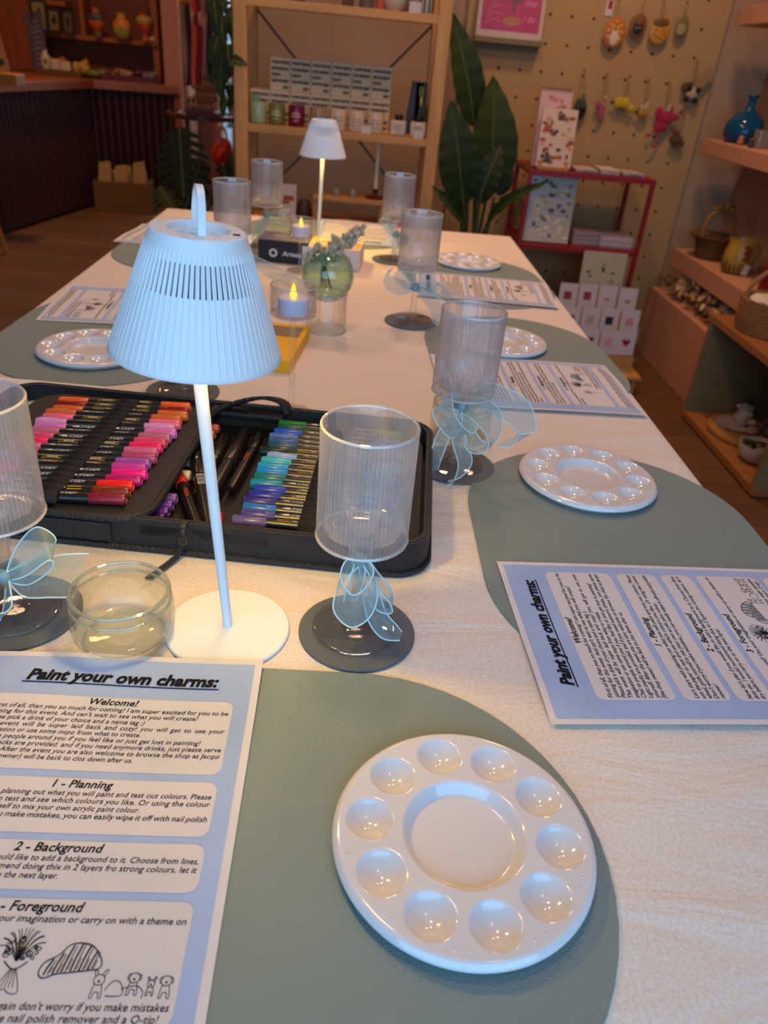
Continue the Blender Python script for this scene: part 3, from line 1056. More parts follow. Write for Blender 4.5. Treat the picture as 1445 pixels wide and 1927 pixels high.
ribbon('c', 'pale blue ribbon knotted round the stem of the goblet nearest the camera', 0.077, [
    ('loop', [((0, -.009, -.002), (0, 0, .004)), ((-.013, -.014, -.012), (.002, .004, .010)), ((-.0165, -.022, -.026), (.002, .004, .013)), ((-.004, -.028, -.036), (0, .004, .013)),
              ((.009, -.026, -.026), (-.002, .004, .012)), ((.0125, -.019, -.013), (-.002, .002, .009)), ((.002, -.010, -.001), (0, 0, .004))]),
    ('loop', [((.004, -.006, -.004), (0, .003, .004)), ((.016, -.006, -.024), (0, .004, .005)), ((.026, -.008, -.034), (0, .004, .005)), ((.029, -.008, -.043), (0, .004, .005)), ((.019, -.008, -.044), (0, .004, .004)), ((.008, -.008, -.036), (0, .003, .004))]),
    ('tail', [((.003, -.008, -.006), (.004, 0, .001)), ((.010, -.011, -.030), (.006, .002, .002)), ((.017, -.014, -.052), (.007, .004, .002)), ((.028, -.018, -.063), (.006, .005, .003)), ((.038, -.020, -.066), (.001, .004, .001))]),
    ('tail', [((0, -.009, -.004), (.004, 0, 0)), ((-.002, -.015, -.018), (.006, 0, .001)), ((-.006, -.017, -.036), (.005, 0, .001))])])
ribbon('r1', 'wide pale blue bow on the goblet right of the marker case', 0.078, [
    ('loop', [((-.003, -.008, 0), (.002, 0, .004)), ((-.016, -.022, .010), (.006, .002, .008)), ((-.026, -.030, .014), (.010, .006, .008)), ((-.020, -.036, -.004), (.011, .006, .002)), ((.000, -.034, -.024), (.012, .004, .002)), ((.009, -.024, -.014), (.009, 0, .004)), ((.004, -.010, -.002), (.003, 0, .003))]),
    ('loop', [((.003, -.008, .001), (0, 0, .005)), ((.024, -.014, .016), (0, .004, .014)), ((.050, -.020, .010), (0, .006, .017)), ((.070, -.024, -.002), (.004, .006, .018)), ((.072, -.030, -.024), (.014, .004, .010)), ((.052, -.032, -.028), (.012, 0, .008))]),
    ('loop', [((.002, -.010, -.002), (0, 0, .005)), ((.016, -.024, .004), (.004, .004, .012)), ((.036, -.032, -.010), (.006, .006, .014)), ((.036, -.036, -.032), (.008, .004, .008)), ((.016, -.034, -.034), (.008, 0, .006)), ((.003, -.016, -.008), (.003, 0, .003))]),
    ('tail', [((-.002, -.009, -.003), (.004, 0, 0)), ((-.016, -.022, -.024), (.008, 0, .002)), ((-.024, -.030, -.050), (.008, .002, .002)), ((-.026, -.036, -.072), (.004, .002, .002))]),
    ('tail', [((0, -.010, -.003), (.004, 0, 0)), ((-.002, -.028, -.030), (.007, 0, .002)), ((.008, -.040, -.056), (.008, .002, .002)), ((.000, -.052, -.070), (.005, .002, .003)), ((-.012, -.058, -.074), (.001, .002, .002))])])
ribbon('r2', 'pale blue bow on the goblet right of the green vase', 0.060, [
    ('loop', [((-.003, -.008, 0), (0, 0, .005)), ((-.022, -.012, .012), (0, .004, .012)), ((-.036, -.014, .028), (.004, .004, .012)), ((-.026, -.014, .040), (.008, .004, .008)), ((-.010, -.012, .024), (.006, .002, .008)), ((-.002, -.009, .004), (.003, 0, .003))]),
    ('loop', [((-.003, -.008, 0), (0, 0, .005)), ((-.026, -.016, .000), (0, .004, .012)), ((-.050, -.020, .008), (0, .004, .012)), ((-.056, -.018, .022), (.004, .004, .008)), ((-.046, -.016, .032), (.002, 0, .002))]),
    ('tail', [((.003, -.008, 0), (0, 0, .005)), ((.020, -.014, -.010), (.004, .004, .010)), ((.038, -.022, -.026), (.008, .004, .008)), ((.048, -.026, -.046), (.012, .004, .004)), ((.056, -.030, -.052), (.010, .004, .004))]),
    ('tail', [((.003, -.008, .002), (0, 0, .005)), ((.026, -.010, .004), (0, .004, .010)), ((.052, -.012, -.004), (0, .006, .012)), ((.066, -.014, -.010), (0, .006, .008))])])
ribbon('r3', 'pale blue bow on the goblet farthest along the right side', 0.058, [
    ('loop', [((-.003, -.008, 0), (0, 0, .005)), ((-.018, -.012, .016), (.004, .004, .010)), ((-.034, -.014, .034), (.006, .004, .006)), ((-.026, -.014, .040), (.004, .004, .004)), ((-.006, -.012, .016), (.004, .002, .006))]),
    ('tail', [((0, -.009, 0), (.006, 0, 0)), ((.002, -.014, -.020), (.009, .002, .002)), ((.004, -.016, -.044), (.008, .002, .002))])])
ribbon('l3', 'pale blue ribbon trailing right of the near lamp shade', 0.060, [
    ('tail', [((.003, -.008, 0), (0, 0, .005)), ((.050, -.020, -.020), (.004, .004, .010)), ((.110, -.040, -.040), (.006, .004, .012)), ((.150, -.060, -.052), (.006, .006, .010))])])
ribbon('l4', 'pale blue bow on the goblet farthest along the left side', 0.072, [
    ('loop', [((.003, -.008, 0), (0, 0, .005)), ((.024, -.014, .000), (0, .004, .012)), ((.044, -.018, -.006), (0, .004, .012)), ((.050, -.018, .012), (.004, .004, .006)), ((.020, -.014, .012), (.004, 0, .004))]),
    ('tail', [((-.002, -.008, 0), (.005, 0, .002)), ((-.012, -.014, -.016), (.009, 0, .004)), ((-.022, -.018, -.040), (.009, .002, .002)), ((-.024, -.020, -.062), (.009, .002, .002))]),
    ('tail', [((0, -.009, 0), (.005, 0, .002)), ((-.004, -.018, -.022), (.009, 0, .002)), ((-.010, -.022, -.050), (.009, .002, .002))])])
ribbon('l', 'glittery pale blue bow on the goblet cut off by the left edge', 0.040, [
    ('loop', [((.003, -.008, 0), (0, 0, .004)), ((.016, -.006, .014), (-.004, .006, .010)), ((.032, .000, .028), (-.006, .008, .010)), ((.038, .002, .018), (0, .008, .008)), ((.020, -.004, .004), (0, .006, .008)), ((.004, -.008, 0), (0, .002, .004))]),
    ('glitter_tail', [((.003, -.008, 0), (0, 0, .004)), ((.020, -.008, -.002), (.002, .010, .010)), ((.042, -.006, .002), (.002, .014, .011)), ((.060, -.004, .004), (.002, .016, .010))]),
    ('loop', [((-.003, -.008, 0), (0, 0, .004)), ((-.012, -.024, -.006), (.004, .002, .010)), ((-.006, -.034, -.024), (.008, .002, .008)), ((.006, -.028, -.020), (.006, 0, .008)), ((.004, -.012, -.004), (.002, 0, .004))]),
    ('tail', [((-.003, -.009, 0), (.003, 0, .003)), ((-.014, -.026, -.012), (.008, 0, .006)), ((-.020, -.034, -.026), (.010, 0, .006)), ((-.014, -.040, -.036), (.010, 0, .004))])])
# ================================================================ WHITE TABLE LAMPS
M_lampw = mat('white_lamp_plastic', 'e9eaea', 0.42, spec=0.4)
M_lampin = mat('lamp_inner_shadow_grey', '5c6470', 0.6)  # dark grey stands in for the shadow seen through the slots
M_led = mat('warm_led', 'fff0c0', 0.5, emit='ffd65c', emit_s=5.0)
def lamp(base, lean, tilt, s1, label, power, hand_rot, fold=0.0):
    """base: foot centre; lean: pole top offset per metre; tilt: shade axis offset per metre"""
    t = thing('table_lamp', label, 'lamp', (base[0], base[1], TZ + 0.0003), 0, 'white table lamps')
    b = MB(); b.lathe([(0, 0), (0.0502, 0), (0.0508, 0.0006), (0.0508, 0.0024), (0.0498, 0.0034), (0.020, 0.0042), (0, 0.0044)], 96)
    ob('base', b, M_lampw, t)
    c = Vector((lean[0] * s1, lean[1] * s1, s1))
    b = MB(); b.cyl((0, 0, 0.004), c + Vector((lean[0] * 0.04, lean[1] * 0.04, 0.04)), 0.0037, 0.0049, 24)
    ob('pole', b, M_lampw, t)
    ax = Vector((tilt[0], tilt[1], 1)).normalized()
    R0, R1, Hh = 0.0555, 0.0288, 0.0772
    sh = bpy.data.objects.new('shade', None)
    # ribbed cone with open slots
    n = 72
    lv = [0.0, 0.045, 0.055, 0.60, 0.605, 0.84, 0.845, 0.90, 0.93, 1.0]
    b = MB()
    vs, fs = [], []
    per = 6
    seg = n * per
    for s in lv:
        r = R0 + (R1 - R0) * s
        for k in range(seg):
            j = k % per
            rib = 0.0
            if 0.05 < s < 0.92 and j == 0:
                rib = 0.00045
            a = 2 * PI * k / seg
            vs.append(((r + rib) * math.cos(a), (r + rib) * math.sin(a), s * Hh))
    for i in range(len(lv) - 1):
        for k in range(seg):
            if 0.60 <= lv[i] and lv[i + 1] <= 0.845 and (k % per) in (3, 4) and i in (4,):
                continue
            k2 = (k + 1) % seg
            fs.append((i * seg + k, i * seg + k2, (i + 1) * seg + k2, (i + 1) * seg + k))
    # top: rim, sloping shoulder and recessed dish
    prev = len(lv) - 1
    for r, z in ((R1 - 0.0006, Hh + 0.0006), (0.0205, Hh + 0.0012), (0.0200, Hh + 0.0010), (0.0192, Hh - 0.0030), (0.0165, Hh - 0.0034), (0.0160, Hh - 0.0052), (0.0005, Hh - 0.0054)):
        for k in range(seg):
            a = 2 * PI * k / seg
            vs.append((r * math.cos(a), r * math.sin(a), z))
        for k in range(seg):
            k2 = (k + 1) % seg
            fs.append((prev * seg + k, prev * seg + k2, (prev + 1) * seg + k2, (prev + 1) * seg + k))
        prev += 1
    b.add(vs, fs)
    q = Vector((0, 0, 1)).rotation_difference(ax).to_euler()
    shade = ob('shade', b, M_lampw, t, loc=c, rot=q, angle=25, fix=False, solid=0.0011)
    b = MB()
    b.lathe([(0.0535, 0.0012), (R1 - 0.001, Hh - 0.010), (0, Hh - 0.010)], 64)
    ob('inner_liner', b, M_lampin, shade, fix=False)
    b = MB(); b.lathe([(0.006, 0.040), (0.028, 0.040), (0.030, 0.043), (0.030, 0.050), (0.006, 0.050)], 48)
    ob('led_ring', b, M_led, shade)
    # carrying handle
    b = MB()
    pts = []
    for k in range(33):
        a = PI * k / 32
        pts.append((0.0200 * math.cos(a), 0, Hh - 0.003 + 0.0285 * math.sin(a) ** 0.85))
    h = 0.0024
    vs, fs = [], []
    for i, p in enumerate(pts):
        tt = Vector(pts[min(i + 1, 32)]) - Vector(pts[max(i - 1, 0)])
        tt.normalize()
        nn = Vector((-tt.z, 0, tt.x)) * 0.0011
        for sx, sy in ((1, h), (1, -h), (-1, -h), (-1, h)):
            vs.append(Vector(p) + nn * sx + Vector((0, sy, 0)))
    for i in range(32):
        for k in range(4):
            fs.append((i * 4 + k, i * 4 + (k + 1) % 4, (i + 1) * 4 + (k + 1) % 4, (i + 1) * 4 + k))
    fs += [(3, 2, 1, 0), (128, 129, 130, 131)]
    b.add(vs, fs)
    for s in (-1, 1):
        b.cyl((s * 0.0185, 0, Hh - 0.002), (s * 0.0225, 0, Hh - 0.002), 0.0036, seg=20)
    if fold:
        F = Matrix.Translation((0, 0, Hh)) @ Matrix.Rotation(fold, 4, 'X') @ Matrix.Translation((0, 0, -Hh))
        b.v = [tuple(F @ Vector(p)) for p in b.v]
    ob('handle', b, M_lampw, shade, rot=(0, 0, hand_rot), bevel=0.0004)
    b = MB(); b.box((0, 0, 0), (0.0042, 0.0022, 0.0012))
    ob('charging_port', b, M_black, shade, loc=(0.0238, -0.0040, Hh + 0.0014), rot=(0, 0, 0.3), smooth=False)
    ld = bpy.data.lights.new('lamp_glow', 'POINT')
    ld.shadow_soft_size = 0.016; ld.energy = power; ld.color = (1.0, 0.63, 0.14)
    lo = bpy.data.objects.new('lamp_glow', ld)
    COL.objects.link(lo)
    lo.parent = shade
    lo.location = (0, 0, 0.022)
    return t
LAMP1 = lamp((-0.0889, 0.4880), (-0.0591, -0.0128), (0.0627, -0.0074), 0.2409, 'white ribbed table lamp standing in front of the marker case', 2.5, rad(107))
LAMP2 = lamp((-0.104, 1.985), (0.025, 0.0), (-0.005, 0.0), 0.2020, 'white ribbed table lamp at the far end of the table', 3.4, rad(20), rad(84))

# ================================================================ CANDLES AND VASE
M_flame = mat('yellow_flame_plastic', 'ffe14a', 0.4, emit='ffd21e', emit_s=1.6)
M_tea = mat('white_tealight_plastic', 'dcd8f0', 0.35)
def candle(x, y, hz, r, hl, clabel, z0=0.0):
    t = thing('candle_holder', hl, 'candle holder', (x, y, TZ + 0.0003), 0, 'tall glass candle holders')
    b = MB(); b.lathe([(0, 0), (0.030, 0), (0.031, 0.001), (0.030, 0.0022), (0.008, 0.0035), (0, 0.004)], 48); ob('base', b, G_thin, t)
    b = MB(); b.lathe([(0, 0.0036), (0.0042, 0.0038), (0.0040, hz - 0.001), (0, hz - 0.0008)], 24); ob('stem', b, G_thin, t)
    b = MB(); b.lathe([(0, hz), (r - 0.003, hz), (r - 0.0005, hz + 0.002), (r, hz + 0.006), (r, hz + 0.037), (r - 0.001, hz + 0.0378), (r - 0.002, hz + 0.037), (r - 0.002, hz + 0.006), (r - 0.004, hz + 0.0028), (0, hz + 0.0026)], 64)
    cu = ob('cup', b, G_thin, t)
    b = MB()
    b.tube([((r - 0.001) * math.cos(a), (r - 0.001) * math.sin(a), hz + 0.0374) for a in [2 * PI * i / 72 for i in range(72)]], 0.0008, 6, closed=True)
    ob('lip', b, G_lip, cu)
    b = MB()
    b.tube([((r - 0.001) * math.cos(a), (r - 0.001) * math.sin(a), hz + 0.0022) for a in [2 * PI * i / 72 for i in range(72)]], 0.0007, 6, closed=True)
    ob('base_ring', b, G_lip, cu)
    c = thing('led_tealight', clabel, 'candle', (x, y, TZ + hz + 0.0034), 0, 'led tealights')
    b = MB(); b.lathe([(0, 0), (0.0188, 0), (0.0192, 0.0006), (0.0192, 0.0190), (0.0182, 0.0200), (0.010, 0.0194), (0.0045, 0.0180), (0, 0.0180)], 48); ob('body', b, M_tea, c)
    b = MB(); b.lathe([(0, 0.0170), (0.0028, 0.0180), (0.0040, 0.0215), (0.0037, 0.0260), (0.0020, 0.0320), (0.0006, 0.0360), (0, 0.0365)], 20); ob('flame', b, M_flame, c)
    b = MB(); b.lathe([(0.0045, 0.0195), (0.0058, 0.0200), (0.0045, 0.0206)], 20, closed=True); ob('flame_collar', b, M_tea, c)
candle(-0.0760, 0.930, 0.1340, 0.0285, 'tall glass candle holder beside the near lamp shade', 'led tealight with a yellow flame in the nearer glass holder')
candle(-0.1250, 1.690, 0.073, 0.0275, 'glass candle holder between the black and white boxes', 'led tealight with a yellow flame in the farther glass holder')

vx, vy = -0.049, 1.300
t = thing('bubble_vase', 'green glass bubble vase on a clear glass cylinder', 'vase', (vx, vy, TZ + 0.0003))
b = MB(); b.lathe([(0.0345, 0), (0.0358, 0.0008), (0.0350, 0.004), (0.0345, 0.064), (0.0335, 0.0655), (0.0330, 0.064), (0.0335, 0.004), (0.0335, 0.0006)], 64, closed=True)
st = ob('stand', b, G_thin, t)
for zz, nm in ((0.0012, 'base_ring'), (0.0648, 'lip')):
    b = MB(); b.tube([(0.0346 * math.cos(a), 0.0346 * math.sin(a), zz) for a in [2 * PI * i / 72 for i in range(72)]], 0.0009, 6, closed=True)
    ob(nm, b, G_lip, st)
b = MB()
cz, rr = 0.0945, 0.0440
op = []
for k in range(29):
    a = -PI / 2 + (PI - 0.33) * k / 28
    op.append((rr * math.cos(a) if k else 0, cz + rr * 1.02 * math.sin(a)))
inn = [(max(0, r - 0.0013) if k else 0, cz + (z - cz) * 0.972) for k, (r, z) in enumerate(op)]
b.lathe(op + [(op[-1][0] * 0.98, op[-1][1] + 0.002)] + inn[::-1], 64)
ob('bubble', b, G_vase, t, rot=(0, 0, 0))
# dried flowers
M_stem = mat('dry_stem', '4c4a34', 0.8)
M_dry = mat('dried_blossom', 'bcab8c', 0.9, var=0.2, var_scale=90)
fl = thing('dried_flowers', 'dried grey blossoms standing in the green glass vase', 'flowers', (vx, vy, TZ))
random.seed(8)
sb, hb = MB(), MB()
for k in range(16):
    bx, by = random.uniform(-0.012, 0.010), random.uniform(-0.01, 0.01)
    f = k / 15
    tipx = -0.030 + 0.078 * f + random.uniform(-0.006, 0.006)
    tipz = 0.122 + 0.042 * f + random.uniform(-0.016, 0.008)
    tip = Vector((tipx, random.uniform(-0.016, 0.016), tipz))
    pts = catmull([(bx, by, 0.072), (-0.006 + bx * 0.3, by * 0.3, 0.108), (tipx * 0.4 - 0.004, tip.y * 0.4, 0.125 + 0.015 * f), tip], 5)
    sb.tube(pts, 0.0006, 5)
    for j in range(11):
        p = pts[-1] * (1 - j * 0.055) + pts[-6] * (j * 0.055)
        q = p + Vector((random.uniform(-0.007, 0.007), random.uniform(-0.007, 0.007), random.uniform(-0.005, 0.006)))
        s = random.uniform(0.0034, 0.0062)
        for _ in range(3):
            hb.sphere(q + Vector((random.uniform(-s, s), random.uniform(-s, s), random.uniform(-s, s))), s * random.uniform(0.5, 0.9), 6, 4)
ob('stems', sb, M_stem, fl); o = ob('blossoms', hb, M_dry, fl, smooth=False); o['kind'] = 'stuff'

# ================================================================ LOW GLASS JARS
def jar_mesh():
    b = MB()
    po = [(0, 0.0022), (0.018, 0.0020), (0.028, 0.0), (0.0325, 0.0004), (0.0358, 0.004), (0.0392, 0.013), (0.0402, 0.022), (0.0398, 0.032), (0.0385, 0.0385), (0.0372, 0.0405), (0.0375, 0.0425), (0.0385, 0.0440), (0.0387, 0.0465), (0.0376, 0.0485),
          (0.0362, 0.0490), (0.0350, 0.0478), (0.0350, 0.043), (0.0362, 0.037), (0.0374, 0.028), (0.0372, 0.017), (0.0345, 0.0085), (0.029, 0.0055), (0.012, 0.0048), (0, 0.0048)]
    b.lathe(po, 96)
    return mesh_of('glass_jar', b, G_green, angle=80)
jar_me = jar_mesh()
G_gedge = rib_glass('greenish_glass_edge', (0.90, 0.97, 0.86), 1.48, 0.55, 1.7, 0.10)
def ring_mesh(name, rings, m, seg=96):
    b = MB()
    for r, z, q in rings:
        b.tube([(r * math.cos(a), r * math.sin(a), z) for a in [2 * PI * i / seg for i in range(seg)]], q, 8, closed=True)
    return mesh_of(name, b, m)
jar_rim = ring_mesh('rim', [(0.0368, 0.0482, 0.0014)], G_gedge)
jar_sh = ring_mesh('shoulder_ring', [(0.0379, 0.0395, 0.0010)], G_gedge)
jar_ft = ring_mesh('foot_ring', [(0.0318, 0.0016, 0.0013)], G_gedge)
def glass_jar(x, y, label):
    t = thing('glass_jar', label, 'jar', (x, y, TZ + 0.0003), 0, 'low glass jars')
    for nm, me in (('body', jar_me), ('rim', jar_rim), ('shoulder_ring', jar_sh), ('foot_ring', jar_ft)):
        ob(nm, me, None, t)
glass_jar(-0.1685, 0.4715, 'low clear glass jar left of the near lamp base')
glass_jar(0.146, 0.895, 'low clear glass jar behind the big ribbon bow')

# ================================================================ BOXES ON THE TABLE
def flat_text(s, size, width, bold, m, par, loc, rot, align='C', shear=0.0, name='lettering'):
    vs, fs = fit_text(s, size, width, bold, shear)
    w = vs[:, 0].max()
    off = {'C': w / 2, 'L': 0, 'R': w}[align]
    b = MB(); b.add([(x - off, y, 0) for x, y in vs], fs)
    return ob(name, b, m, par, loc=loc, rot=rot, smooth=False, fix=False)
M_boxk = mat('black_box_card', '1d1b20', 0.5)
M_purple = mat('purple_print', '4a4468', 0.5, var=0.35, var_scale=40)
M_wprint = mat('white_print', 'eceaf0', 0.6)
t = thing('paint_box', 'black and purple art box with a white emblem on its front', 'box', (-0.166, 1.800, TZ + 0.0003), rad(-3))
b = MB(); b.box((0, 0, 0.024), (0.112, 0.098, 0.048)); ob('carton', b, M_boxk, t, bevel=0.001, smooth=False)
b = MB(); b.box((0, -0.001, 0.04835), (0.110, 0.094, 0.0003)); ob('purple_top', b, M_purple, t, smooth=False)
flat_text('Arteza', 0.0150, 0.044, 0.01, M_wprint, t, (0.020, -0.0493, 0.0165), (PI / 2, 0, 0), shear=0.2)
b = MB()
for k in range(6):
    a0 = 2 * PI * k / 6
    b.poly([(r * math.cos(a0 + d), r * math.sin(a0 + d), 0) for r, d in ((0.0052, 0.12), (0.0098, 0.0), (0.0098, 0.95), (0.0052, 0.83))])
ob('emblem', b, M_wprint, t, loc=(-0.022, -0.0493, 0.0215), rot=(PI / 2, 0, 0), smooth=False, fix=False)
b = MB()
for k, (w, y) in enumerate(((0.030, 0.030), (0.060, 0.012), (0.070, 0.003), (0.055, -0.008), (0.078, -0.030))):
    b.box((0.002, y, 0.0487), (w, 0.004, 0.0002))
ob('printed_lines', b, mat('grey_print', '8d87a0', 0.7), t, smooth=False)

M_wbox = mat('white_box_card', 'd9d2cc', 0.6)
def floral_mat():
    m = bpy.data.materials.new('floral_print')
    m.use_nodes = True
    nt = m.node_tree
    bs = nt.nodes['Principled BSDF']
    tc = nt.nodes.new('ShaderNodeTexCoord')
    v = nt.nodes.new('ShaderNodeTexVoronoi'); v.inputs['Scale'].default_value = 75
    nt.links.new(tc.outputs['Object'], v.inputs['Vector'])
    sp = nt.nodes.new('ShaderNodeSeparateColor')
    nt.links.new(v.outputs['Color'], sp.inputs[0])
    r = nt.nodes.new('ShaderNodeValToRGB')
    r.color_ramp.interpolation = 'CONSTANT'
    e = r.color_ramp.elements
    e[0].color = lin('e8c48c'); e[0].position = 0
    e[1].color = lin('dd8f4e'); e[1].position = 0.3
    for p, c in ((0.45, 'e9b65a'), (0.6, 'efe0c8'), (0.75, '6f8f98'), (0.85, 'd8705a'), (0.93, 'e8d8b8')):
        x = e.new(p); x.color = lin(c)
    nt.links.new(sp.outputs[0], r.inputs['Fac'])
    nt.links.new(r.outputs['Color'], bs.inputs['Base Color'])
    bs.inputs['Roughness'].default_value = 0.5
    return m
t = thing('gift_box', 'white box with an orange flower print on its lid, behind the green vase', 'box', (-0.056, 1.795, TZ + 0.0003), rad(-5))
b = MB(); b.box((0, 0, 0.0215), (0.130, 0.112, 0.043)); ob('carton', b, M_wbox, t, bevel=0.001, smooth=False)
b = MB(); b.box((0, 0, 0.0433), (0.129, 0.111, 0.0004)); ob('flower_print', b, floral_mat(), t, smooth=False)
M_gr = mat('grey_ink', '6f6a70', 0.8)
flat_text('MANDARINE', 0.0075, 0.056, 0.0, M_gr, t, (0.018, -0.0562, 0.0235), (PI / 2, 0, 0))
b = MB(); b.box((0.018, -0.05615, 0.017), (0.02, 0.0002, 0.002)); ob('printed_lines', b, M_gr, t, smooth=False)

t = thing('yellow_pad', 'yellow block lying under the nearer candle holder', 'pad', (-0.124, 1.165, TZ + 0.0003), rad(-6))
b = MB(); b.box((0, 0, 0.0105), (0.085, 0.170, 0.021)); ob('block', b, mat('yellow_card', 'f0b41a', 0.5), t, bevel=0.001, smooth=False)
b = MB(); b.box((0.004, 0.045, 0.0213), (0.060, 0.050, 0.0004)); ob('grey_label', b, mat('grey_label', '8b7a5a', 0.7), t, smooth=False)

b = MB(); b.box((0, 0, 0.007), (0.20, 0.075, 0.014))
tag(ob('sketch_pad', b, M_white, loc=(-0.425, 0.915, TZ + 0.0003), rot=(0, 0, rad(-3)), bevel=0.0008, smooth=False), 'white pad lying behind the left end of the marker case', 'pad')
# ================================================================ MARKER CASE
def nylon_mat():
    m = bpy.data.materials.new('black_nylon')
    m.use_nodes = True
    nt = m.node_tree
    bs = nt.nodes['Principled BSDF']
    bs.inputs['Base Color'].default_value = lin('1b1c20')
    bs.inputs['Roughness'].default_value = 0.55
    bs.inputs['Specular IOR Level'].default_value = 0.45
    tc = nt.nodes.new('ShaderNodeTexCoord')
    mp = nt.nodes.new('ShaderNodeMapping'); mp.inputs['Rotation'].default_value = (0, rad(30), rad(35))
    w = nt.nodes.new('ShaderNodeTexWave'); w.inputs['Scale'].default_value = 190; w.inputs['Distortion'].default_value = 0.6
    nt.links.new(tc.outputs['Object'], mp.inputs['Vector']); nt.links.new(mp.outputs[0], w.inputs['Vector'])
    bp = nt.nodes.new('ShaderNodeBump'); bp.inputs['Strength'].default_value = 0.5; bp.inputs['Distance'].default_value = 0.0008
    nt.links.new(w.outputs['Fac'], bp.inputs['Height']); nt.links.new(bp.outputs[0], bs.inputs['Normal'])
    return m
M_nyl = nylon_mat()
M_felt = mat('black_lining', '141316', 0.85, sheen=0.2)
M_elas = mat('black_elastic', '15161c', 0.8, bump=0.5, bump_scale=500, stretch=(0.15, 3, 1))
M_zip = mat('zip_metal', '55524c', 0.4, metal=0.8)
PHI = rad(-4.5)
CO = Vector((0.083, 0.573, TZ + 0.0003))
case = thing('marker_case', 'open black zip case full of coloured markers, in front of the near lamp shade', 'marker case', CO, PHI)
CX0, CX1, CY0, CY1, CH = -0.520, 0.0, 0.0, 0.285, 0.034
b = MB(); b.prism(rrect(CX0, CX1, CY0, CY1, 0.035), 0, 0.005); ob('base', b, M_nyl, case, bevel=0.0015)
def wall_ring(o, x0, x1, y0, y1, r, z0, z1, th, mb):
    A = rrect(x0, x1, y0, y1, r); B_ = rrect(x0 + th, x1 - th, y0 + th, y1 - th, max(r - th, 0.002))
    n = len(A)
    vs = [(p[0], p[1], z0) for p in A] + [(p[0], p[1], z1) for p in A] + [(p[0], p[1], z1) for p in B_] + [(p[0], p[1], z0) for p in B_]
    fs = []
    for k in range(4):
        for i in range(n):
            j = (i + 1) % n
            a, c = k * n, ((k + 1) % 4) * n
            fs.append((a + i, a + j, c + j, c + i))
    mb.add(vs, fs)
b = MB(); wall_ring(None, CX0, CX1, CY0, CY1, 0.035, 0.0045, CH, 0.005, b); ob('side_wall', b, M_nyl, case, bevel=0.001)
# piping at the foot and zip along the top
b = MB(); b.tube([(x, y, 0.0032) for x, y in rrect(CX0 - 0.001, CX1 + 0.001, CY0 - 0.001, CY1 + 0.001, 0.036)], 0.0030, 8, closed=True); ob('piping', b, M_nyl, case)
b = MB(); wall_ring(None, CX0 - 0.0005, CX1 + 0.0005, CY0 - 0.0005, CY1 + 0.0005, 0.0355, CH - 0.0002, CH + 0.0016, 0.0075, b); ob('zip_tape', b, M_felt, case)
b = MB()
pp = rrect(CX0 + 0.003, CX1 - 0.003, CY0 + 0.003, CY1 - 0.003, 0.032, 30)
acc = 0
for i in range(len(pp)):
    p, q = Vector(pp[i] + (0,)), Vector(pp[(i + 1) % len(pp)] + (0,))
    L = (q - p).length
    n = max(1, int(L / 0.0022))
    for k in range(n):
        c = p.lerp(q, k / n)
        b.box((c.x, c.y, CH + 0.0022), (0.0011, 0.0011, 0.0014))
o = ob('zip_teeth', b, M_zip, case, smooth=False)
# front flap, strap and zip pull
b = MB(); b.box((-0.425, -0.0018, 0.0190), (0.255, 0.0036, 0.020)); ob('front_pocket', b, M_nyl, case, bevel=0.0012)
b = MB()
b.prism([(-0.272, 0), (-0.250, 0), (-0.234, 0.006), (-0.234, 0.0105), (-0.272, 0.0105)], -0.0026, 0.0, Matrix.Translation((0, 0.0, 0.019)) @ Matrix.Rotation(PI / 2, 4, 'X'))
b.prism([(-0.222, 0.006), (-0.208, 0), (-0.150, 0), (-0.150, 0.0105), (-0.222, 0.0105)], -0.0026, 0.0, Matrix.Translation((0, 0.0, 0.019)) @ Matrix.Rotation(PI / 2, 4, 'X'))
ob('zip_end_tab', b, M_felt, case, smooth=False)
b = MB(); b.box((-0.228, -0.002, CH + 0.0016), (0.006, 0.008, 0.004)); b.box((-0.228, -0.0052, CH - 0.006), (0.0035, 0.002, 0.010)); ob('zip_slider', b, M_zip, case, bevel=0.0006)
b = MB()
pts = catmull([(-0.228, -0.006, 0.024), (-0.230, -0.009, 0.014), (-0.235, -0.013, 0.0045), (-0.243, -0.030, 0.0030), (-0.249, -0.044, 0.0026)], 8)
for i in range(len(pts) - 1):
    p, q = pts[i], pts[i + 1]
    wv = Vector((0.0036 if i > 14 else 0.0026, 0.0006, 0))
    b.add([p - wv, p + wv, q + wv, q - wv], [(0, 1, 2, 3)])
ob('pull_cord', b, M_felt, case, solid=0.0018)
b = MB(); b.sphere((-0.228, -0.008, 0.021), (0.0042, 0.0036, 0.0048), 12, 8); ob('cord_knot', b, M_felt, case)
# inside: right bed with elastic band, hinge web, back handle
BX0, BX1 = -0.181, -0.010
b = MB(); b.prism(rrect(BX0, BX1, 0.016, 0.268, 0.02), 0.0051, 0.0200); ob('right_bed', b, M_felt, case, bevel=0.003)
b = MB(); b.prism(rrect(CX0 + 0.008, -0.275, 0.010, 0.275, 0.02), 0.0051, 0.0120); ob('left_bed', b, M_felt, case, bevel=0.003)
b = MB(); b.box((-0.228, 0.268, 0.030), (0.090, 0.020, 0.006)); ob('handle_patch', b, M_nyl, case, bevel=0.002)
b = MB()
pts = catmull([(-0.268, 0.252, 0.028), (-0.250, 0.262, 0.040), (-0.215, 0.276, 0.048), (-0.188, 0.280, 0.044), (-0.178, 0.276, 0.030)], 8)
for i in range(len(pts) - 1):
    p, q = pts[i], pts[i + 1]
    wv = Vector((0.003, 0.011, -0.004))
    b.add([p - wv, p + wv, q + wv, q - wv], [(0, 1, 2, 3)])
ob('carry_handle', b, M_nyl, case, solid=0.004)
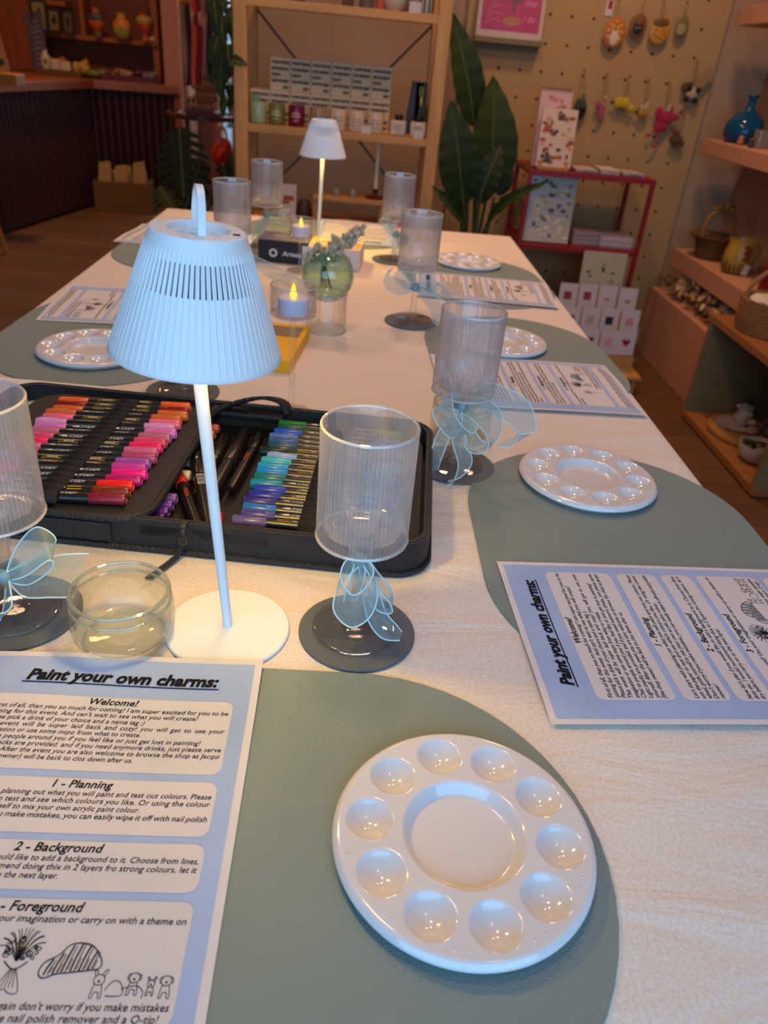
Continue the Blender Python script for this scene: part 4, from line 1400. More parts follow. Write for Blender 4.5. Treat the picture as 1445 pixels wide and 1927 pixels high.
# raised page on the left
PX0, PX1, PY0, PY1, PZ = -0.470, -0.265, -0.001, 0.252, 0.0370
b = MB(); b.prism(rrect(PX0, PX1, PY0, PY1, 0.030), PZ - 0.007, PZ); page = ob('flip_page', b, M_nyl, case, bevel=0.002)
b = MB(); b.tube([(x, y, PZ - 0.0030) for x, y in rrect(PX0 - 0.0005, PX1 + 0.0005, PY0 - 0.0005, PY1 + 0.0005, 0.0305)], 0.0040, 8, closed=True); ob('page_piping', b, M_nyl, page)

# ---------------------------------------------------------------- markers
M_barrel = mat('black_marker_barrel', '151212', 0.28, spec=0.6)
M_mtxt = mat('marker_white_print', 'c9c6c2', 0.6)
M_ytxt = mat('marker_yellow_print', 'e3b91c', 0.55)
RM, RC, LM, LC = 0.0053, 0.00575, 0.150, 0.0335
def rod(prof, seg=20):
    b = MB(); b.lathe(prof, seg, Matrix.Rotation(PI / 2, 4, 'Y')); return b
barrel_me = mesh_of('barrel', rod([(0, -LM / 2 + LC - 0.002), (RM, -LM / 2 + LC - 0.002), (RM, LM / 2 - LC + 0.002), (0, LM / 2 - LC + 0.002)]), M_barrel)
def cap_prof(s):
    e, i = LM / 2, LM / 2 - LC
    P = [(0, i), (RC - 0.0003, i), (RC, i + 0.0005), (RC, e - 0.002), (RC - 0.0005, e - 0.0006), (RC - 0.0018, e), (RC - 0.0022, e - 0.001), (0, e - 0.001)]
    return P if s > 0 else [(r, -z) for r, z in P]
def clipbar(s):
    b = MB(); b.box((s * (LM / 2 - 0.014), 0, RC + 0.0001), (0.020, 0.0016, 0.0009)); return b
cap_mb = {s: rod(cap_prof(s)) for s in (-1, 1)}
for s in (-1, 1):
    c2 = clipbar(s); cap_mb[s].add(c2.v, c2.f)
def wrap(vs, fs, mb, x0, y0, r, turn):
    """letters laid round the barrel; turn 1 or -1 for the reading direction"""
    out = []
    for x, y in vs:
        a = (y + y0) * turn / r
        out.append(((x0 + x * turn), math.sin(a) * r, math.cos(a) * r))
    mb.add(out, fs)
def label_mesh(kind, turn):
    r = RM + 0.00012
    w, y = MB(), MB()
    for half in (-1, 1):
        t = turn
        if kind == 0:        # brand word and drawn nib
            vs, fs = fit_text('ACRYLIC', 0.0042, 0.0150, 0.02, 0.2); wrap(vs, fs, w, half * 0.021 - t * 0.0100, -0.0015, r, t)
            q = np.array([(0.0165, -0.0013), (0.0205, -0.0013), (0.0235, -0.0006), (0.0265, 0.0), (0.0235, 0.0006), (0.0205, 0.0013), (0.0165, 0.0013)])
            wrap(q * 0.9, [tuple(range(7))], w, half * 0.021 - t * 0.0085, 0.0, r, t)
        elif kind == 1:      # warning label
            q = np.array([(0, -0.0018), (0.0130, -0.0018), (0.0130, 0.0018), (0, 0.0018)])
            wrap(q, [(0, 1, 2, 3)], y, half * 0.025 - t * 0.0065, 0, r, t)
            vs, fs = fit_text('WARNING', 0.0026, 0.0088, 0.02, 0.2); 
            k = MB(); wrap(vs, fs, k, half * 0.025 - t * 0.0030, -0.0009, r + 0.00008, t); KB.append((turn, k))
            q = np.array([(0, -0.0010), (0.0024, -0.0010), (0.0012, 0.0012)])
            k2 = MB(); wrap(q, [(0, 1, 2)], k2, half * 0.025 - t * 0.0060, 0, r + 0.00008, t); KB.append((turn, k2))
            for j in range(2):
                q = np.array([(0, 0), (0.006, 0), (0.006, 0.0007), (0, 0.0007)])
                wrap(q, [(0, 1, 2, 3)], w, half * 0.014 - t * 0.003, -0.0012 + j * 0.0014, r, t)
        else:                # yellow brush stroke over small print
            for j, (yy, a) in enumerate(((0.0016, 0.0002), (-0.0012, 0.0003))):
                for k in range(12):
                    x0, x1 = 0.020 * k / 12, 0.020 * (k + 1) / 12
                    f = lambda x: yy + 0.0003 * math.sin(x * 400 + j)
                    wrap(np.array([(x0, f(x0) - a), (x1, f(x1) - a), (x1, f(x1) + a), (x0, f(x0) + a)]), [(0, 1, 2, 3)], y, half * 0.021 - t * 0.010, 0, r, t)
            vs, fs = fit_text('MARKER', 0.0026, 0.0105, 0.01, 0.2); wrap(vs, fs, w, half * 0.021 - t * 0.006, -0.0008, r, t)
    return w, y
LBL = {}
for kind in (0, 1, 2):
    for turn in (1, -1):
        KB = []
        w, y = label_mesh(kind, turn)
        lst = [('white_print', mesh_of('white_print', w, M_mtxt, smooth=False, fix=False))]
        if y.v:
            lst.append(('yellow_print', mesh_of('yellow_print', y, M_ytxt, smooth=False, fix=False)))
        if KB:
            k = MB()
            for _, m_ in KB:
                k.add(m_.v, m_.f)
            lst.append(('black_print', mesh_of('black_print', k, M_black, smooth=False, fix=False)))
        LBL[(kind, turn)] = lst
capmesh = {}
def marker(x, y, z, hexc, label, group, kind, turn, yaw=0.0, roll=0.0, par_rot=PHI):
    p = Matrix.Rotation(par_rot, 4, 'Z') @ Vector((x, y, 0)) + CO
    t = thing('paint_marker', label, 'marker', (p.x, p.y, TZ + z), (roll, 0, par_rot + yaw), group)
    ob('barrel', barrel_me, None, t)
    cm = mat('cap_' + hexc, hexc, 0.28, spec=0.55)
    for s in (-1, 1):
        if (hexc, s) not in capmesh:
            capmesh[(hexc, s)] = mesh_of('cap', cap_mb[s], cm)
        ob('cap', capmesh[(hexc, s)], None, t)
    for nm, me in LBL[(kind, turn)]:
        ob(nm, me, None, t)
    return t
LEFT = [('orange', 'f0641e'), ('dark red', '8e1420'), ('ochre orange', 'd2691a'), ('terracotta', 'cf6236'), ('salmon pink', 'ef6a86'), ('lilac pink', 'd18fc0'), ('orchid pink', 'd86fc0'),
        ('dusty mauve', 'b5657c'), ('rose', 'd2466e'), ('hot pink', 'ee1f62'), ('mauve pink', 'c8628f'), ('plum pink', 'a8456f'), ('lavender purple', '9a4fae'), ('violet pink', 'b53a98'),
        ('magenta', 'e8168a'), ('deep magenta', 'b01468'), ('bright red', 'ea1c1c'), ('brown', '7a2f14'), ('burgundy', '7c1a2c')]
random.seed(21)
n = len(LEFT)
for i, (cn, hx) in enumerate(LEFT):
    y = 0.2275 - 0.2180 * i / (n - 1)
    k = [2, 2, 1, 0, 2, 2, 0, 0, 0, 2, 0, 0, 2, 2, 0, 0, 0, 1, 0][i]
    marker(-0.362 + random.uniform(-.003, .003), y, PZ + RC + 0.0012, hx, f'{cn} capped marker, {ORD[i]} from the back on the raised left page', 'markers on the raised left page', k, -1 if i % 3 else -1, rad(7.0) + random.uniform(-.012, .012), random.uniform(-.3, .5))
RIGHT_ = [('green', '127a2c'), ('dark green', '14523a'), ('royal blue', '2257c0'), ('slate blue', '5272ac'), ('steel blue', '33598e'), ('dark teal', '20505c'), ('blackish green', '0e2a26'), ('pale blue', '90a6d0'),
          ('aqua', '3fb0b4'), ('cyan blue', '2098c4'), ('sky blue', '0f84cc'), ('teal', '0a6e72'), ('turquoise', '0f8698'), ('navy blue', '1f3aa8'), ('dark blue', '1c2a98'), ('indigo', '2c2478'),
          ('cerulean blue', '2468b4'), ('blue violet', '453f86'), ('grey violet', '5b4f86')]
n = len(RIGHT_)
off = [0, .001, -.001, -.004, -.002, -.001, -.008, .003, -.001, -.002, -.001, -.001, -.002, .004, .001, -.002, .001, .002, -.004]
for i, (cn, hx) in enumerate(RIGHT_):
    y = 0.254 - 0.2245 * i / (n - 1)
    k = [0, 0, 0, 0, 0, 0, 1, 0, 2, 2, 1, 0, 0, 2, 2, 0, 0, 0, 1][i]
    marker(-0.112 + off[i], y, 0.0200 + RC + 0.0004, hx, f'{cn} capped marker, {ORD[i]} from the back in the right half of the case', 'markers in the right half of the case', k, -1, random.uniform(-.01, .01), random.uniform(-.3, .3))
# elastic bands run over the markers in scallops
def band(x0, x1, ys, zc, r, name, par):
    b = MB()
    prof = []
    lo = min(ys) - r * 1.6; hi = max(ys) + r * 1.6
    N = 240
    for i in range(N + 1):
        y = lo + (hi - lo) * i / N
        d = min(abs(y - q) for q in ys)
        z = zc + (math.sqrt(max(0, r * r - d * d)) if d < r else 0)
        z = max(z, zc + r * 0.55) if lo + r < y < hi - r else max(z, zc - r)
        prof.append((y, z))
    vs = []
    for y, z in prof:
        for x in (x0, x1):
            vs.append((x, y, z))
    fs = [(2 * i, 2 * i + 1, 2 * i + 3, 2 * i + 2) for i in range(N)]
    b.add(vs, fs)
    return ob(name, b, M_elas, par, solid=0.0006)
band(-0.3680, -0.3470, [0.2275 - 0.2180 * i / 18 for i in range(19)], PZ + RC + 0.0012, RM + 0.0010, 'elastic_band', case)
band(-0.1270, -0.0950, [0.254 - 0.2245 * i / 18 for i in range(19)], 0.0200 + RC + 0.0004, RM + 0.0010, 'elastic_band', case)
LOW = [('orange', 'd66a16', 0.013), ('dark violet', '3a1470', 0.031), ('purple', '5a2290', 0.043), ('light violet', '6a3aa0', 0.056), ('mauve', '7d4f9a', 0.070), ('cream white', 'cfc8a8', 0.120), ('mint white', 'b9c4ae', 0.150), ('ochre', 'b0601c', 0.222), ('coral', 'cf5c40', 0.240)]
for i, (cn, hx, y) in enumerate(LOW):
    marker(-0.332 + (0.0 if i else -0.012), y, 0.0120 + RC + 0.0004, hx, f'{cn} capped marker peeking out under the raised left page', 'markers under the raised page', 0, -1, 0.0, 0.3)

# loose pens in the middle
M_redcap = mat('red_pen_cap', 'c8201c', 0.35)
M_brown = mat('black_brown_pen', '1d1613', 0.28, spec=0.6)
M_chrome = mat('chrome', '9a9a9a', 0.15, metal=1.0)
M_multi = mat('rainbow_print', 'd0452a', 0.5)
def pen(a, c, r, label, capcol, capfrac, clip=True, extra=None, z=0.0110):
    r *= 1.12
    """pen from cap end a to tail end c (world x, y)"""
    A, C_ = Vector((a[0], a[1], 0)), Vector((c[0], c[1], 0))
    L = (C_ - A).length
    ang = math.atan2(C_.y - A.y, C_.x - A.x)
    mid = (A + C_) / 2
    t = thing('loose_pen', label, 'pen', (mid.x, mid.y, TZ + z + r + 0.0003), ang, 'loose pens in the middle of the case')
    h = L / 2
    ce = -h + L * capfrac
    ob('barrel', rod([(0, ce - 0.002), (r * 0.86, ce - 0.002), (r * 0.9, h - 0.012), (r * 0.78, h - 0.006), (r * 0.75, h - 0.001), (r * 0.6, h), (0, h)]), M_brown, t)
    cb = rod([(0, -h), (r * 0.75, -h), (r * 0.92, -h + 0.002), (r, ce - 0.001), (r * 0.96, ce), (0, ce)])
    ob('cap', cb, capcol, t)
    if clip:
        k = MB(); k.box((-h + 0.013, 0, r * 1.05), (0.022, 0.0038, 0.0022)); ob('clip', k, M_chrome if clip == 'chrome' else M_black, t, bevel=0.0006)
    if extra == 'barcode':
        k = MB(); k.box((ce + 0.014, 0, r * 0.9), (0.020, r * 0.9, 0.0006)); ob('barcode_label', k, M_mtxt, t, smooth=False)
        k = MB()
        for q in range(8):
            k.box((ce + 0.006 + q * 0.0024, 0, r * 0.9 + 0.0004), (0.0008 + 0.0004 * (q % 3), r * 0.85, 0.0002))
        ob('barcode', k, M_black, t, smooth=False)
    if extra == 'letters':
        vs, fs = fit_text('POSCA', 0.0052, 0.017, 0.01, 0.0)
        cols = ['c8372a', '2f7fb8', 'd8b020', '3f9a4a', 'd0552a']
        k = MB(); k.add([(x - 0.0085, y - 0.0019, 0) for x, y in vs], fs)
        ob('print', k, M_multi, t, loc=(0.0, 0.0, r * 0.9 + 0.0003), rot=(0, 0, 0), smooth=False, fix=False)
    if extra == 'chrome':
        k = rod([(0, h - 0.001), (r * 0.82, h - 0.001), (r * 0.86, h + 0.0005), (r * 0.82, h + 0.003), (r * 0.5, h + 0.0045), (0, h + 0.0042)]); ob('chrome_end', k, M_chrome, t)
    return t
pen((-0.187, 0.737), (-0.131, 0.598), 0.0062, 'black pen with a bright red cap, left of the lamp pole', M_redcap, 0.34, True, 'letters')
pen((-0.168, 0.757), (-0.126, 0.612), 0.0078, 'thick black marker with a barcode label, just left of the lamp pole', M_brown, 0.36, 'chrome', 'barcode')
pen((-0.142, 0.812), (-0.150, 0.670), 0.0062, 'black pen with a barcode sticker, right of the lamp pole', M_brown, 0.40, False, 'barcode')
pen((-0.122, 0.822), (-0.137, 0.660), 0.0078, 'thick dark brown marker with a chrome end, right of the lamp pole', M_brown, 0.5, False, 'chrome')
pen((-0.104, 0.822), (-0.118, 0.690), 0.0056, 'slim black pen with coloured letters beside the blue markers', M_brown, 0.3, True, 'letters')
pen((-0.1215, 0.640), (-0.1195, 0.598), 0.0048, 'short red tipped pen end beside the zip, right of the lamp pole', M_redcap, 0.9, False)
# ================================================================ PINE SHELF UNIT BEHIND THE TABLE
YS = 3.05                                   # front face
SD = 0.30
def xz(px, py, Y=YS):
    p = AY(px, py, Y); return p.x, p.z
xl0 = xz(440, 150)[0]; xl1 = xz(463, 150)[0]; xr0 = xz(814, 150)[0]; xr1 = xz(838, 150)[0]
pw = 0.046
su = thing('pine_shelf_unit', 'pine shelving unit with candles, standing behind the far end of the table', 'shelving unit', ((xl0 + xr1) / 2, YS + SD / 2, 0))
ox, oy = (xl0 + xr1) / 2, YS + SD / 2
for x in (xl0 + pw / 2, xr1 - pw / 2):
    for y in (YS + 0.02, YS + SD - 0.02):
        b = MB(); b.box((x - ox, y - oy, 0.95), (pw, 0.040, 1.90)); ob('post', b, M_pine, su, bevel=0.002, smooth=False)
b = MB()
for x, s in ((xl0 + pw + 0.0004, 1), (xr1 - pw - 0.0004, -1)):
    for y in (YS + 0.02, YS + SD - 0.02):
        for k in range(52):
            z = 0.12 + 0.0335 * k
            b.add([(x - ox, y - oy + 0.004 * math.cos(a), z + 0.004 * math.sin(a)) for a in [2 * PI * i / 10 for i in range(10)]], [tuple(range(10))])
ob('peg_holes', b, M_hole, su, smooth=False, fix=False)
b = MB()
for x in (xl0 + pw / 2, xr1 - pw / 2):
    for z in (0.2, 1.0, 1.8):
        b.box((x - ox, 0, z), (0.02, SD - 0.082, 0.04))
ob('side_rungs', b, M_pine_h, su, smooth=False)
zA = (xz(460, 10)[1]); 
z_top = AY(630, 14, YS).z                   # top of the upper shelf front edge (about)
z_mid = AY(630, 251, YS).z
SHELVES = [('upper', AY(630, 9, YS).z), ('middle', AY(630, 247, YS).z), ('low', 0.10 + 0.38)]
ZU, ZM = SHELVES[0][1] , SHELVES[1][1]
ZL = AY(650, 430, YS).z
for z in (ZU, ZM, ZL, 0.12):
    b = MB(); b.box((0, 0.004, z - 0.009), (xr0 - xl1 - 0.004 + 0.0, SD - 0.004, 0.018)); b.box((0, -SD / 2 + 0.011, z - 0.013), (xr0 - xl1 - 0.004, 0.018, 0.026))
    ob('shelf_board', b, M_pine_h, su, bevel=0.0015, smooth=False)
b = MB()
b.tube([(xl1 - ox, SD / 2 + 0.002, 1.28), (xr0 - ox, SD / 2 + 0.002, 0.62)], 0.005, 6); b.tube([(xl1 - ox, SD / 2 + 0.006, 0.62), (xr0 - ox, SD / 2 + 0.006, 1.28)], 0.005, 6)
ob('cross_brace', b, mat('galvanised_steel', '6d655c', 0.5, metal=0.6), su)

# candle cartons: six columns two high, and a single one at the lower left
M_cart = mat('cream_carton', 'cdb28e', 0.7)
M_ink2 = mat('dark_print', '2e2a28', 0.8)
YC = YS + 0.14
x0 = AY(508, 180, YC).x; x1 = AY(735, 180, YC).x
cw = (x1 - x0) / 6
ztop = (AY(508, 104, YC).z + AY(735, 129, YC).z) / 2
ch = (ztop - ZM) / 2
random.seed(4)
def carton_print(w, h):
    b = MB()
    rows = [1.0, 1.0, 0.5, 1.0, -0.35]
    for i, fr in enumerate(rows):
        z = h * (0.90 - 0.185 * i)
        xs = -w * 0.44
        xe = xs + w * 0.88 * fr
        if fr < 0:
            xs, xe = w * 0.44 + w * 0.88 * fr, w * 0.44
        x = xs
        while x < xe - w * 0.03:
            lw = w * random.uniform(0.045, 0.075)
            hh = h * random.uniform(0.07, 0.105)
            b.box((x + lw / 2, 0, z - hh / 2), (lw, 0.0004, hh))
            x += lw + w * 0.016
    return mesh_of('front_print', b, M_ink2, smooth=False)
cp = carton_print(cw - 0.002, ch - 0.001)
b = MB(); b.box((0, 0, (ch - 0.001) / 2), (cw - 0.002, 0.085, ch - 0.001)); cart_me = mesh_of('carton', b, M_cart, smooth=False)
def carton(x, z, label, extra=None):
    t = thing('candle_carton', label, 'carton', (x, YC + 0.0425, z + 0.0005), 0, 'printed candle cartons')
    ob('carton', cart_me, None, t, bevel=0.0008)
    ob('front_print', cp, None, t, loc=(0, -0.0427, 0))
    if extra:
        k = MB(); k.box((-cw * 0.22, -0.0429, ch * 0.62), (cw * 0.42, 0.0004, ch * 0.42)); ob('green_sticker', k, mat('green_sticker', '7f9a72', 0.7), t, smooth=False)
    return t
for r in (0, 1):
    for c in range(6):
        carton(x0 + cw * (c + 0.5), ZM + r * ch, f'printed cream carton, {ORD[c]} from the left in the {"upper" if r else "lower"} row on the candle shelf')
carton(x0 - cw * 0.5, ZM, 'printed cream carton with a green sticker, alone at the left end of the candle shelf', True)

# candle jars in front
def cjar(px, hexc, label, w=0.030, h=0.068, lab=None, glassy=False, Y=YS + 0.055):
    x = XP(px, Y, ZM + 0.03)
    t = thing('candle_jar', label, 'candle', (x, Y, ZM + 0.0004), 0, 'jar candles on the shelf')
    b = MB(); b.lathe([(0, 0), (w - 0.004, 0), (w - 0.001, 0.002), (w, 0.006), (w, h - 0.002), (w - 0.001, h), (w - 0.002, h - 0.001), (w - 0.002, h * 0.78), (0, h * 0.78)], 32)
    ob('jar', b, mat('jar_' + hexc, hexc, 0.25, spec=0.6), t)
    if lab:
        k = MB()
        for j, (ww, zz, hh) in enumerate(((0.62, 0.60, 0.07), (0.8, 0.46, 0.07), (0.5, 0.28, 0.04))):
            for q in range(9):
                a0, a1 = -PI / 2 + ww * (q / 9 - 0.5) * 1.5, -PI / 2 + ww * ((q + 0.75) / 9 - 0.5) * 1.5
                r = w + 0.0004
                k.add([(r * math.cos(a0), r * math.sin(a0), h * zz), (r * math.cos(a1), r * math.sin(a1), h * zz), (r * math.cos(a1), r * math.sin(a1), h * (zz + hh)), (r * math.cos(a0), r * math.sin(a0), h * (zz + hh))], [(0, 1, 2, 3)])
        ob('label_print', k, mat('print_' + lab, lab, 0.7), t, smooth=False, fix=False)
    return t
cjar(486, '93a878', 'pale green jar candle at the left end of the candle shelf')
cjar(521, '6e6a2c', 'olive green jar candle on the candle shelf', lab='cfc79a')
cjar(558, '6a1226', 'burgundy jar candle on the candle shelf', lab='d8a9a0')
cjar(599, '9a7c5c', 'tan jar candle half hidden by the far lamp shade', lab='7a6248')
cjar(636, 'c6aa8c', 'cream jar candle just right of the far lamp shade', lab='8d7c6c')
cjar(671, 'c6aa8c', 'cream jar candle, second right of the far lamp shade', lab='8d7c6c')
cjar(706, 'c6aa8c', 'cream jar candle, third right of the far lamp shade', lab='8d7c6c')
def diffuser(px, label):
    Y = YS + 0.06
    x = XP(px, Y, ZM + 0.02)
    t = thing('reed_diffuser', label, 'diffuser', (x, Y, ZM + 0.0004), rad(-4), 'reed diffusers')
    b = MB(); b.box((0, 0, 0.025), (0.058, 0.058, 0.050)); ob('bottle', b, mat('jar_c6aa8c', 'c6aa8c', 0.3), t, bevel=0.006, smooth=True)
    b = MB(); b.lathe([(0.014, 0.0495), (0.015, 0.052), (0.015, 0.066), (0.014, 0.068), (0, 0.068)], 24); ob('cap', b, M_black, t)
    k = MB()
    for j, (w, z) in enumerate(((0.030, 0.034), (0.036, 0.027), (0.026, 0.020), (0.014, 0.012))):
        k.box((0, -0.0292, z), (w, 0.0004, 0.0028))
    ob('label_print', k, mat('print_8d7c6c', '8d7c6c', 0.7), t, smooth=False)
diffuser(749, 'square cream diffuser bottle with a black cap, left of the pair')
diffuser(786, 'square cream diffuser bottle with a black cap, next to the right post')
for k, (px, lab) in enumerate(((773, 'tall black box standing behind the diffusers, tilted left'), (789, 'tall black box with a gold emblem behind the right diffuser'))):
    Y = YS + 0.16
    x = XP(px, Y, ZM + 0.08)
    t = thing('tall_box', lab, 'box', (x, Y, ZM + 0.0005), (0, rad(6 if k == 0 else 0), 0), 'tall black boxes')
    b = MB(); b.box((0, 0, 0.088), (0.042, 0.042, 0.175)); ob('carton', b, mat('charcoal_card', '2b2726', 0.5), t, bevel=0.001, smooth=False)
    if k:
        g = MB()
        for q in range(3):
            g.tube([(0.007 * math.cos(a), -0.0214, 0.155 - q * 0.010 + 0.006 * math.sin(a)) for a in [2 * PI * i / 14 for i in range(14)]], 0.0008, 5, closed=True)
        g.sphere((0.002, -0.021, 0.112), (0.005, 0.0012, 0.018), 10, 8)
        ob('gold_emblem', g, mat('gold_foil', 'c08a3a', 0.3, metal=0.9), t)
def tagcard(px, label, w=0.034, h=0.026, z=None, Y=YS + 0.012, m=None):
    z = ZM if z is None else z
    x = XP(px, Y, z + 0.01)
    b = MB(); b.box((0, 0, h / 2), (w, 0.0012, h)); b.box((0, 0.010, 0.0007), (w, 0.020, 0.0012))
    return tag(ob('price_card', b, m or mat('price_card', 'cdbfb4', 0.7), loc=(x, Y, z + 0.0004), rot=(rad(0), 0, 0), smooth=False), label, 'price card', 'price cards on the shelves')
tagcard(689, 'small white price card in front of the cream jar candles')
tagcard(787, 'small white price card in front of the right diffuser')

# upper shelf
def turned(px, Y, z, prof, m, name, label, cat, group=None, seg=32):
    x = XP(px, Y, z + 0.02)
    b = MB(); b.lathe(prof, seg)
    return tag(ob(name, b, m, loc=(x, Y, z + 0.0005)), label, cat, group)
Yu = YS + 0.07
turned(743, Yu, ZU, [(0, 0), (0.022, 0), (0.038, 0.02), (0.042, 0.05), (0.036, 0.075), (0.030, 0.085), (0.027, 0.082), (0, 0.06)], mat('cream_ceramic', 'c9b598', 0.5), 'round_pot', 'round cream pot on the upper pine shelf', 'pot')
turned(716, Yu, ZU, [(0, 0), (0.016, 0), (0.017, 0.002), (0.017, 0.09), (0, 0.09)], mat('coral_wax', 'c25c40', 0.6), 'pillar_candle', 'coral pillar candle on the upper pine shelf', 'candle')
turned(690, Yu, ZU, [(0, 0), (0.024, 0), (0.025, 0.002), (0.025, 0.075), (0, 0.075)], mat('grey_ceramic', '6a5a4c', 0.5), 'grey_cup', 'grey cup left of the coral candle on the upper shelf', 'cup')
turned(765, Yu + 0.08, ZU, [(0, 0), (0.020, 0), (0.021, 0.002), (0.019, 0.09), (0, 0.09)], mat('grey_ceramic', '6a5a4c', 0.5), 'grey_bottle', 'grey bottle behind the white card on the upper shelf', 'bottle')
tagcard(781, 'white card standing on the upper pine shelf', 0.040, 0.032, ZU, YS + 0.03)
Yv = YS + 0.06
t = thing('striped_vase', 'white and brown striped vase at the right end of the upper shelf', 'vase', (XP(803, Yv, ZU + 0.03), Yv, ZU + 0.0005))
b = MB(); b.lathe([(0, 0), (0.022, 0), (0.025, 0.004), (0.025, 0.085), (0.020, 0.09), (0, 0.085)], 32); ob('body', b, mat('cream_ceramic', 'c9b598', 0.5), t)
b = MB()
for k in range(10):
    a = 2 * PI * k / 10
    b.box((0.0252 * math.cos(a), 0.0252 * math.sin(a), 0.044), (0.0012, 0.006, 0.080), None, 0)
    q = b.v[-8:]
    b.v[-8:] = [tuple(Matrix.Rotation(a, 3, 'Z') @ Vector((0.0252 + (x - 0.0252 * math.cos(a)), y - 0.0252 * math.sin(a), z))) for x, y, z in q]
ob('brown_stripes', b, mat('brown_glaze', '4a2f1c', 0.5), t, smooth=False)
x = XP(825, YS + 0.1, ZU + 0.04)
for px, w, h, lab in ((560, 0.05, 0.07, 'brown carton at the left of the upper shelf'), (655, 0.04, 0.08, 'dark brown carton left of the grey cup on the upper shelf')):
    x = XP(px, YS + 0.1, ZU + 0.03)
    b = MB(); b.box((0, 0, h / 2), (w, 0.05, h)); tag(ob('small_carton', b, mat('brown_carton', '5a3a24', 0.7), loc=(x, YS + 0.1, ZU + 0.0005), bevel=0.001, smooth=False), lab, 'carton')

# lower shelf: low riser with glass domes, candlestick, cards, tins
zr = AY(650, 375, YS).z
x0r, x1r = AY(588, 380, YS).x, AY(722, 390, YS).x
t = thing('low_riser', 'low pine riser behind the far lamp, on the lower shelf', 'riser', ((x0r + x1r) / 2, YS + 0.10, ZL + 0.0005))
b = MB(); b.box((0, 0, zr - ZL - 0.008), (x1r - x0r, 0.16, 0.016)); ob('top_board', b, M_pine_h, t, bevel=0.001, smooth=False)
for s in (-1, 1):
    b = MB(); b.box((s * ((x1r - x0r) / 2 - 0.009), 0, (zr - ZL - 0.016) / 2), (0.018, 0.15, zr - ZL - 0.016)); ob('side_board', b, M_pine, t, bevel=0.001, smooth=False)
for k, px in enumerate((632, 664)):
    x = XP(px, YS + 0.08, zr + 0.01)
    b = MB(); b.lathe([(0.020, 0), (0.021, 0.004), (0.019, 0.016), (0.011, 0.025), (0.003, 0.028), (0.0035, 0.034), (0, 0.036)], 24)
    tag(ob('glass_dome', b, mat('smoky_glass', '857a68', 0.15, spec=0.8), loc=(x, YS + 0.08, zr + 0.0008)), ('smoky glass dome right behind the far lamp pole on the pine riser', 'smoky glass dome next to the red candlestick on the pine riser')[k], 'dome', 'glass domes')
x = XP(706, YS + 0.07, zr + 0.02)
t = thing('candlestick', 'dark red candlestick with a tall white candle on the pine riser', 'candlestick', (x, YS + 0.07, zr + 0.0008))
b = MB(); b.lathe([(0, 0), (0.036, 0), (0.038, 0.006), (0.030, 0.010), (0.010, 0.014), (0.007, 0.022), (0.011, 0.028), (0.012, 0.036), (0.0085, 0.036), (0.008, 0.030), (0, 0.030)], 32); ob('holder', b, mat('dark_red_enamel', '5c1410', 0.35), t)
ztop_c = AY(712, 262, YS + 0.07).z
b = MB(); b.lathe([(0, 0.030), (0.0085, 0.030), (0.0075, min(ztop_c, ZM - 0.03) - zr), (0, min(ztop_c, ZM - 0.03) - zr)], 20); ob('taper_candle', b, mat('ivory_wax', 'd9cba6', 0.5), t)
tin = [('7d1f1c', 0.040), ('463a34', 0.036), ('a03028', 0.044), ('5a2a20', 0.036), ('8a2420', 0.040), ('3a2f2c', 0.05)]
cx = x0r + 0.022
for k, (hx, w) in enumerate(tin):
    b = MB(); b.box((0, 0, 0.013), (w - 0.003, 0.055, 0.026))
    nm = ['bright red', 'grey brown', 'light red', 'dark brown', 'deep red', 'charcoal'][k]
    tag(ob('small_tin', b, mat('tin_' + hx, hx, 0.35), loc=(cx + w / 2, YS + 0.055, ZL + 0.0006), bevel=0.002, smooth=False), f'{nm} tin under the pine riser, {ORD[k]} from the left', 'tin', 'small tins under the riser')
    cx += w
x = XP(540, YS + 0.05, ZL + 0.06)
zc = AY(540, 385, YS + 0.05).z
t = thing('greeting_card', 'white card with an orange drawing behind the far left goblet', 'card', (x, YS + 0.06, ZL + 0.0005), (rad(-8), 0, 0))
ht = AY(540, 347, YS + 0.06).z - ZL
b = MB(); b.box((0, 0, ht / 2), (0.066, 0.002, ht)); ob('card', b, mat('price_card', 'cdbfb4', 0.7), t, smooth=False)
b = MB(); b.box((0.004, -0.0013, ht * 0.62), (0.040, 0.0004, 0.018)); b.box((-0.006, -0.0013, ht * 0.5), (0.028, 0.0004, 0.010)); ob('orange_drawing', b, mat('orange_drawing', 'a8472a', 0.8), t, smooth=False)
x = XP(566, YS + 0.06, ZL + 0.05)
turned(572, YS + 0.10, ZL, [(0, 0), (0.028, 0), (0.034, 0.02), (0.026, 0.06), (0.018, 0.075), (0, 0.075)], mat('brown_glaze', '4a2f1c', 0.5), 'brown_jug', 'small brown jug beside the greeting card on the lower shelf', 'jug')
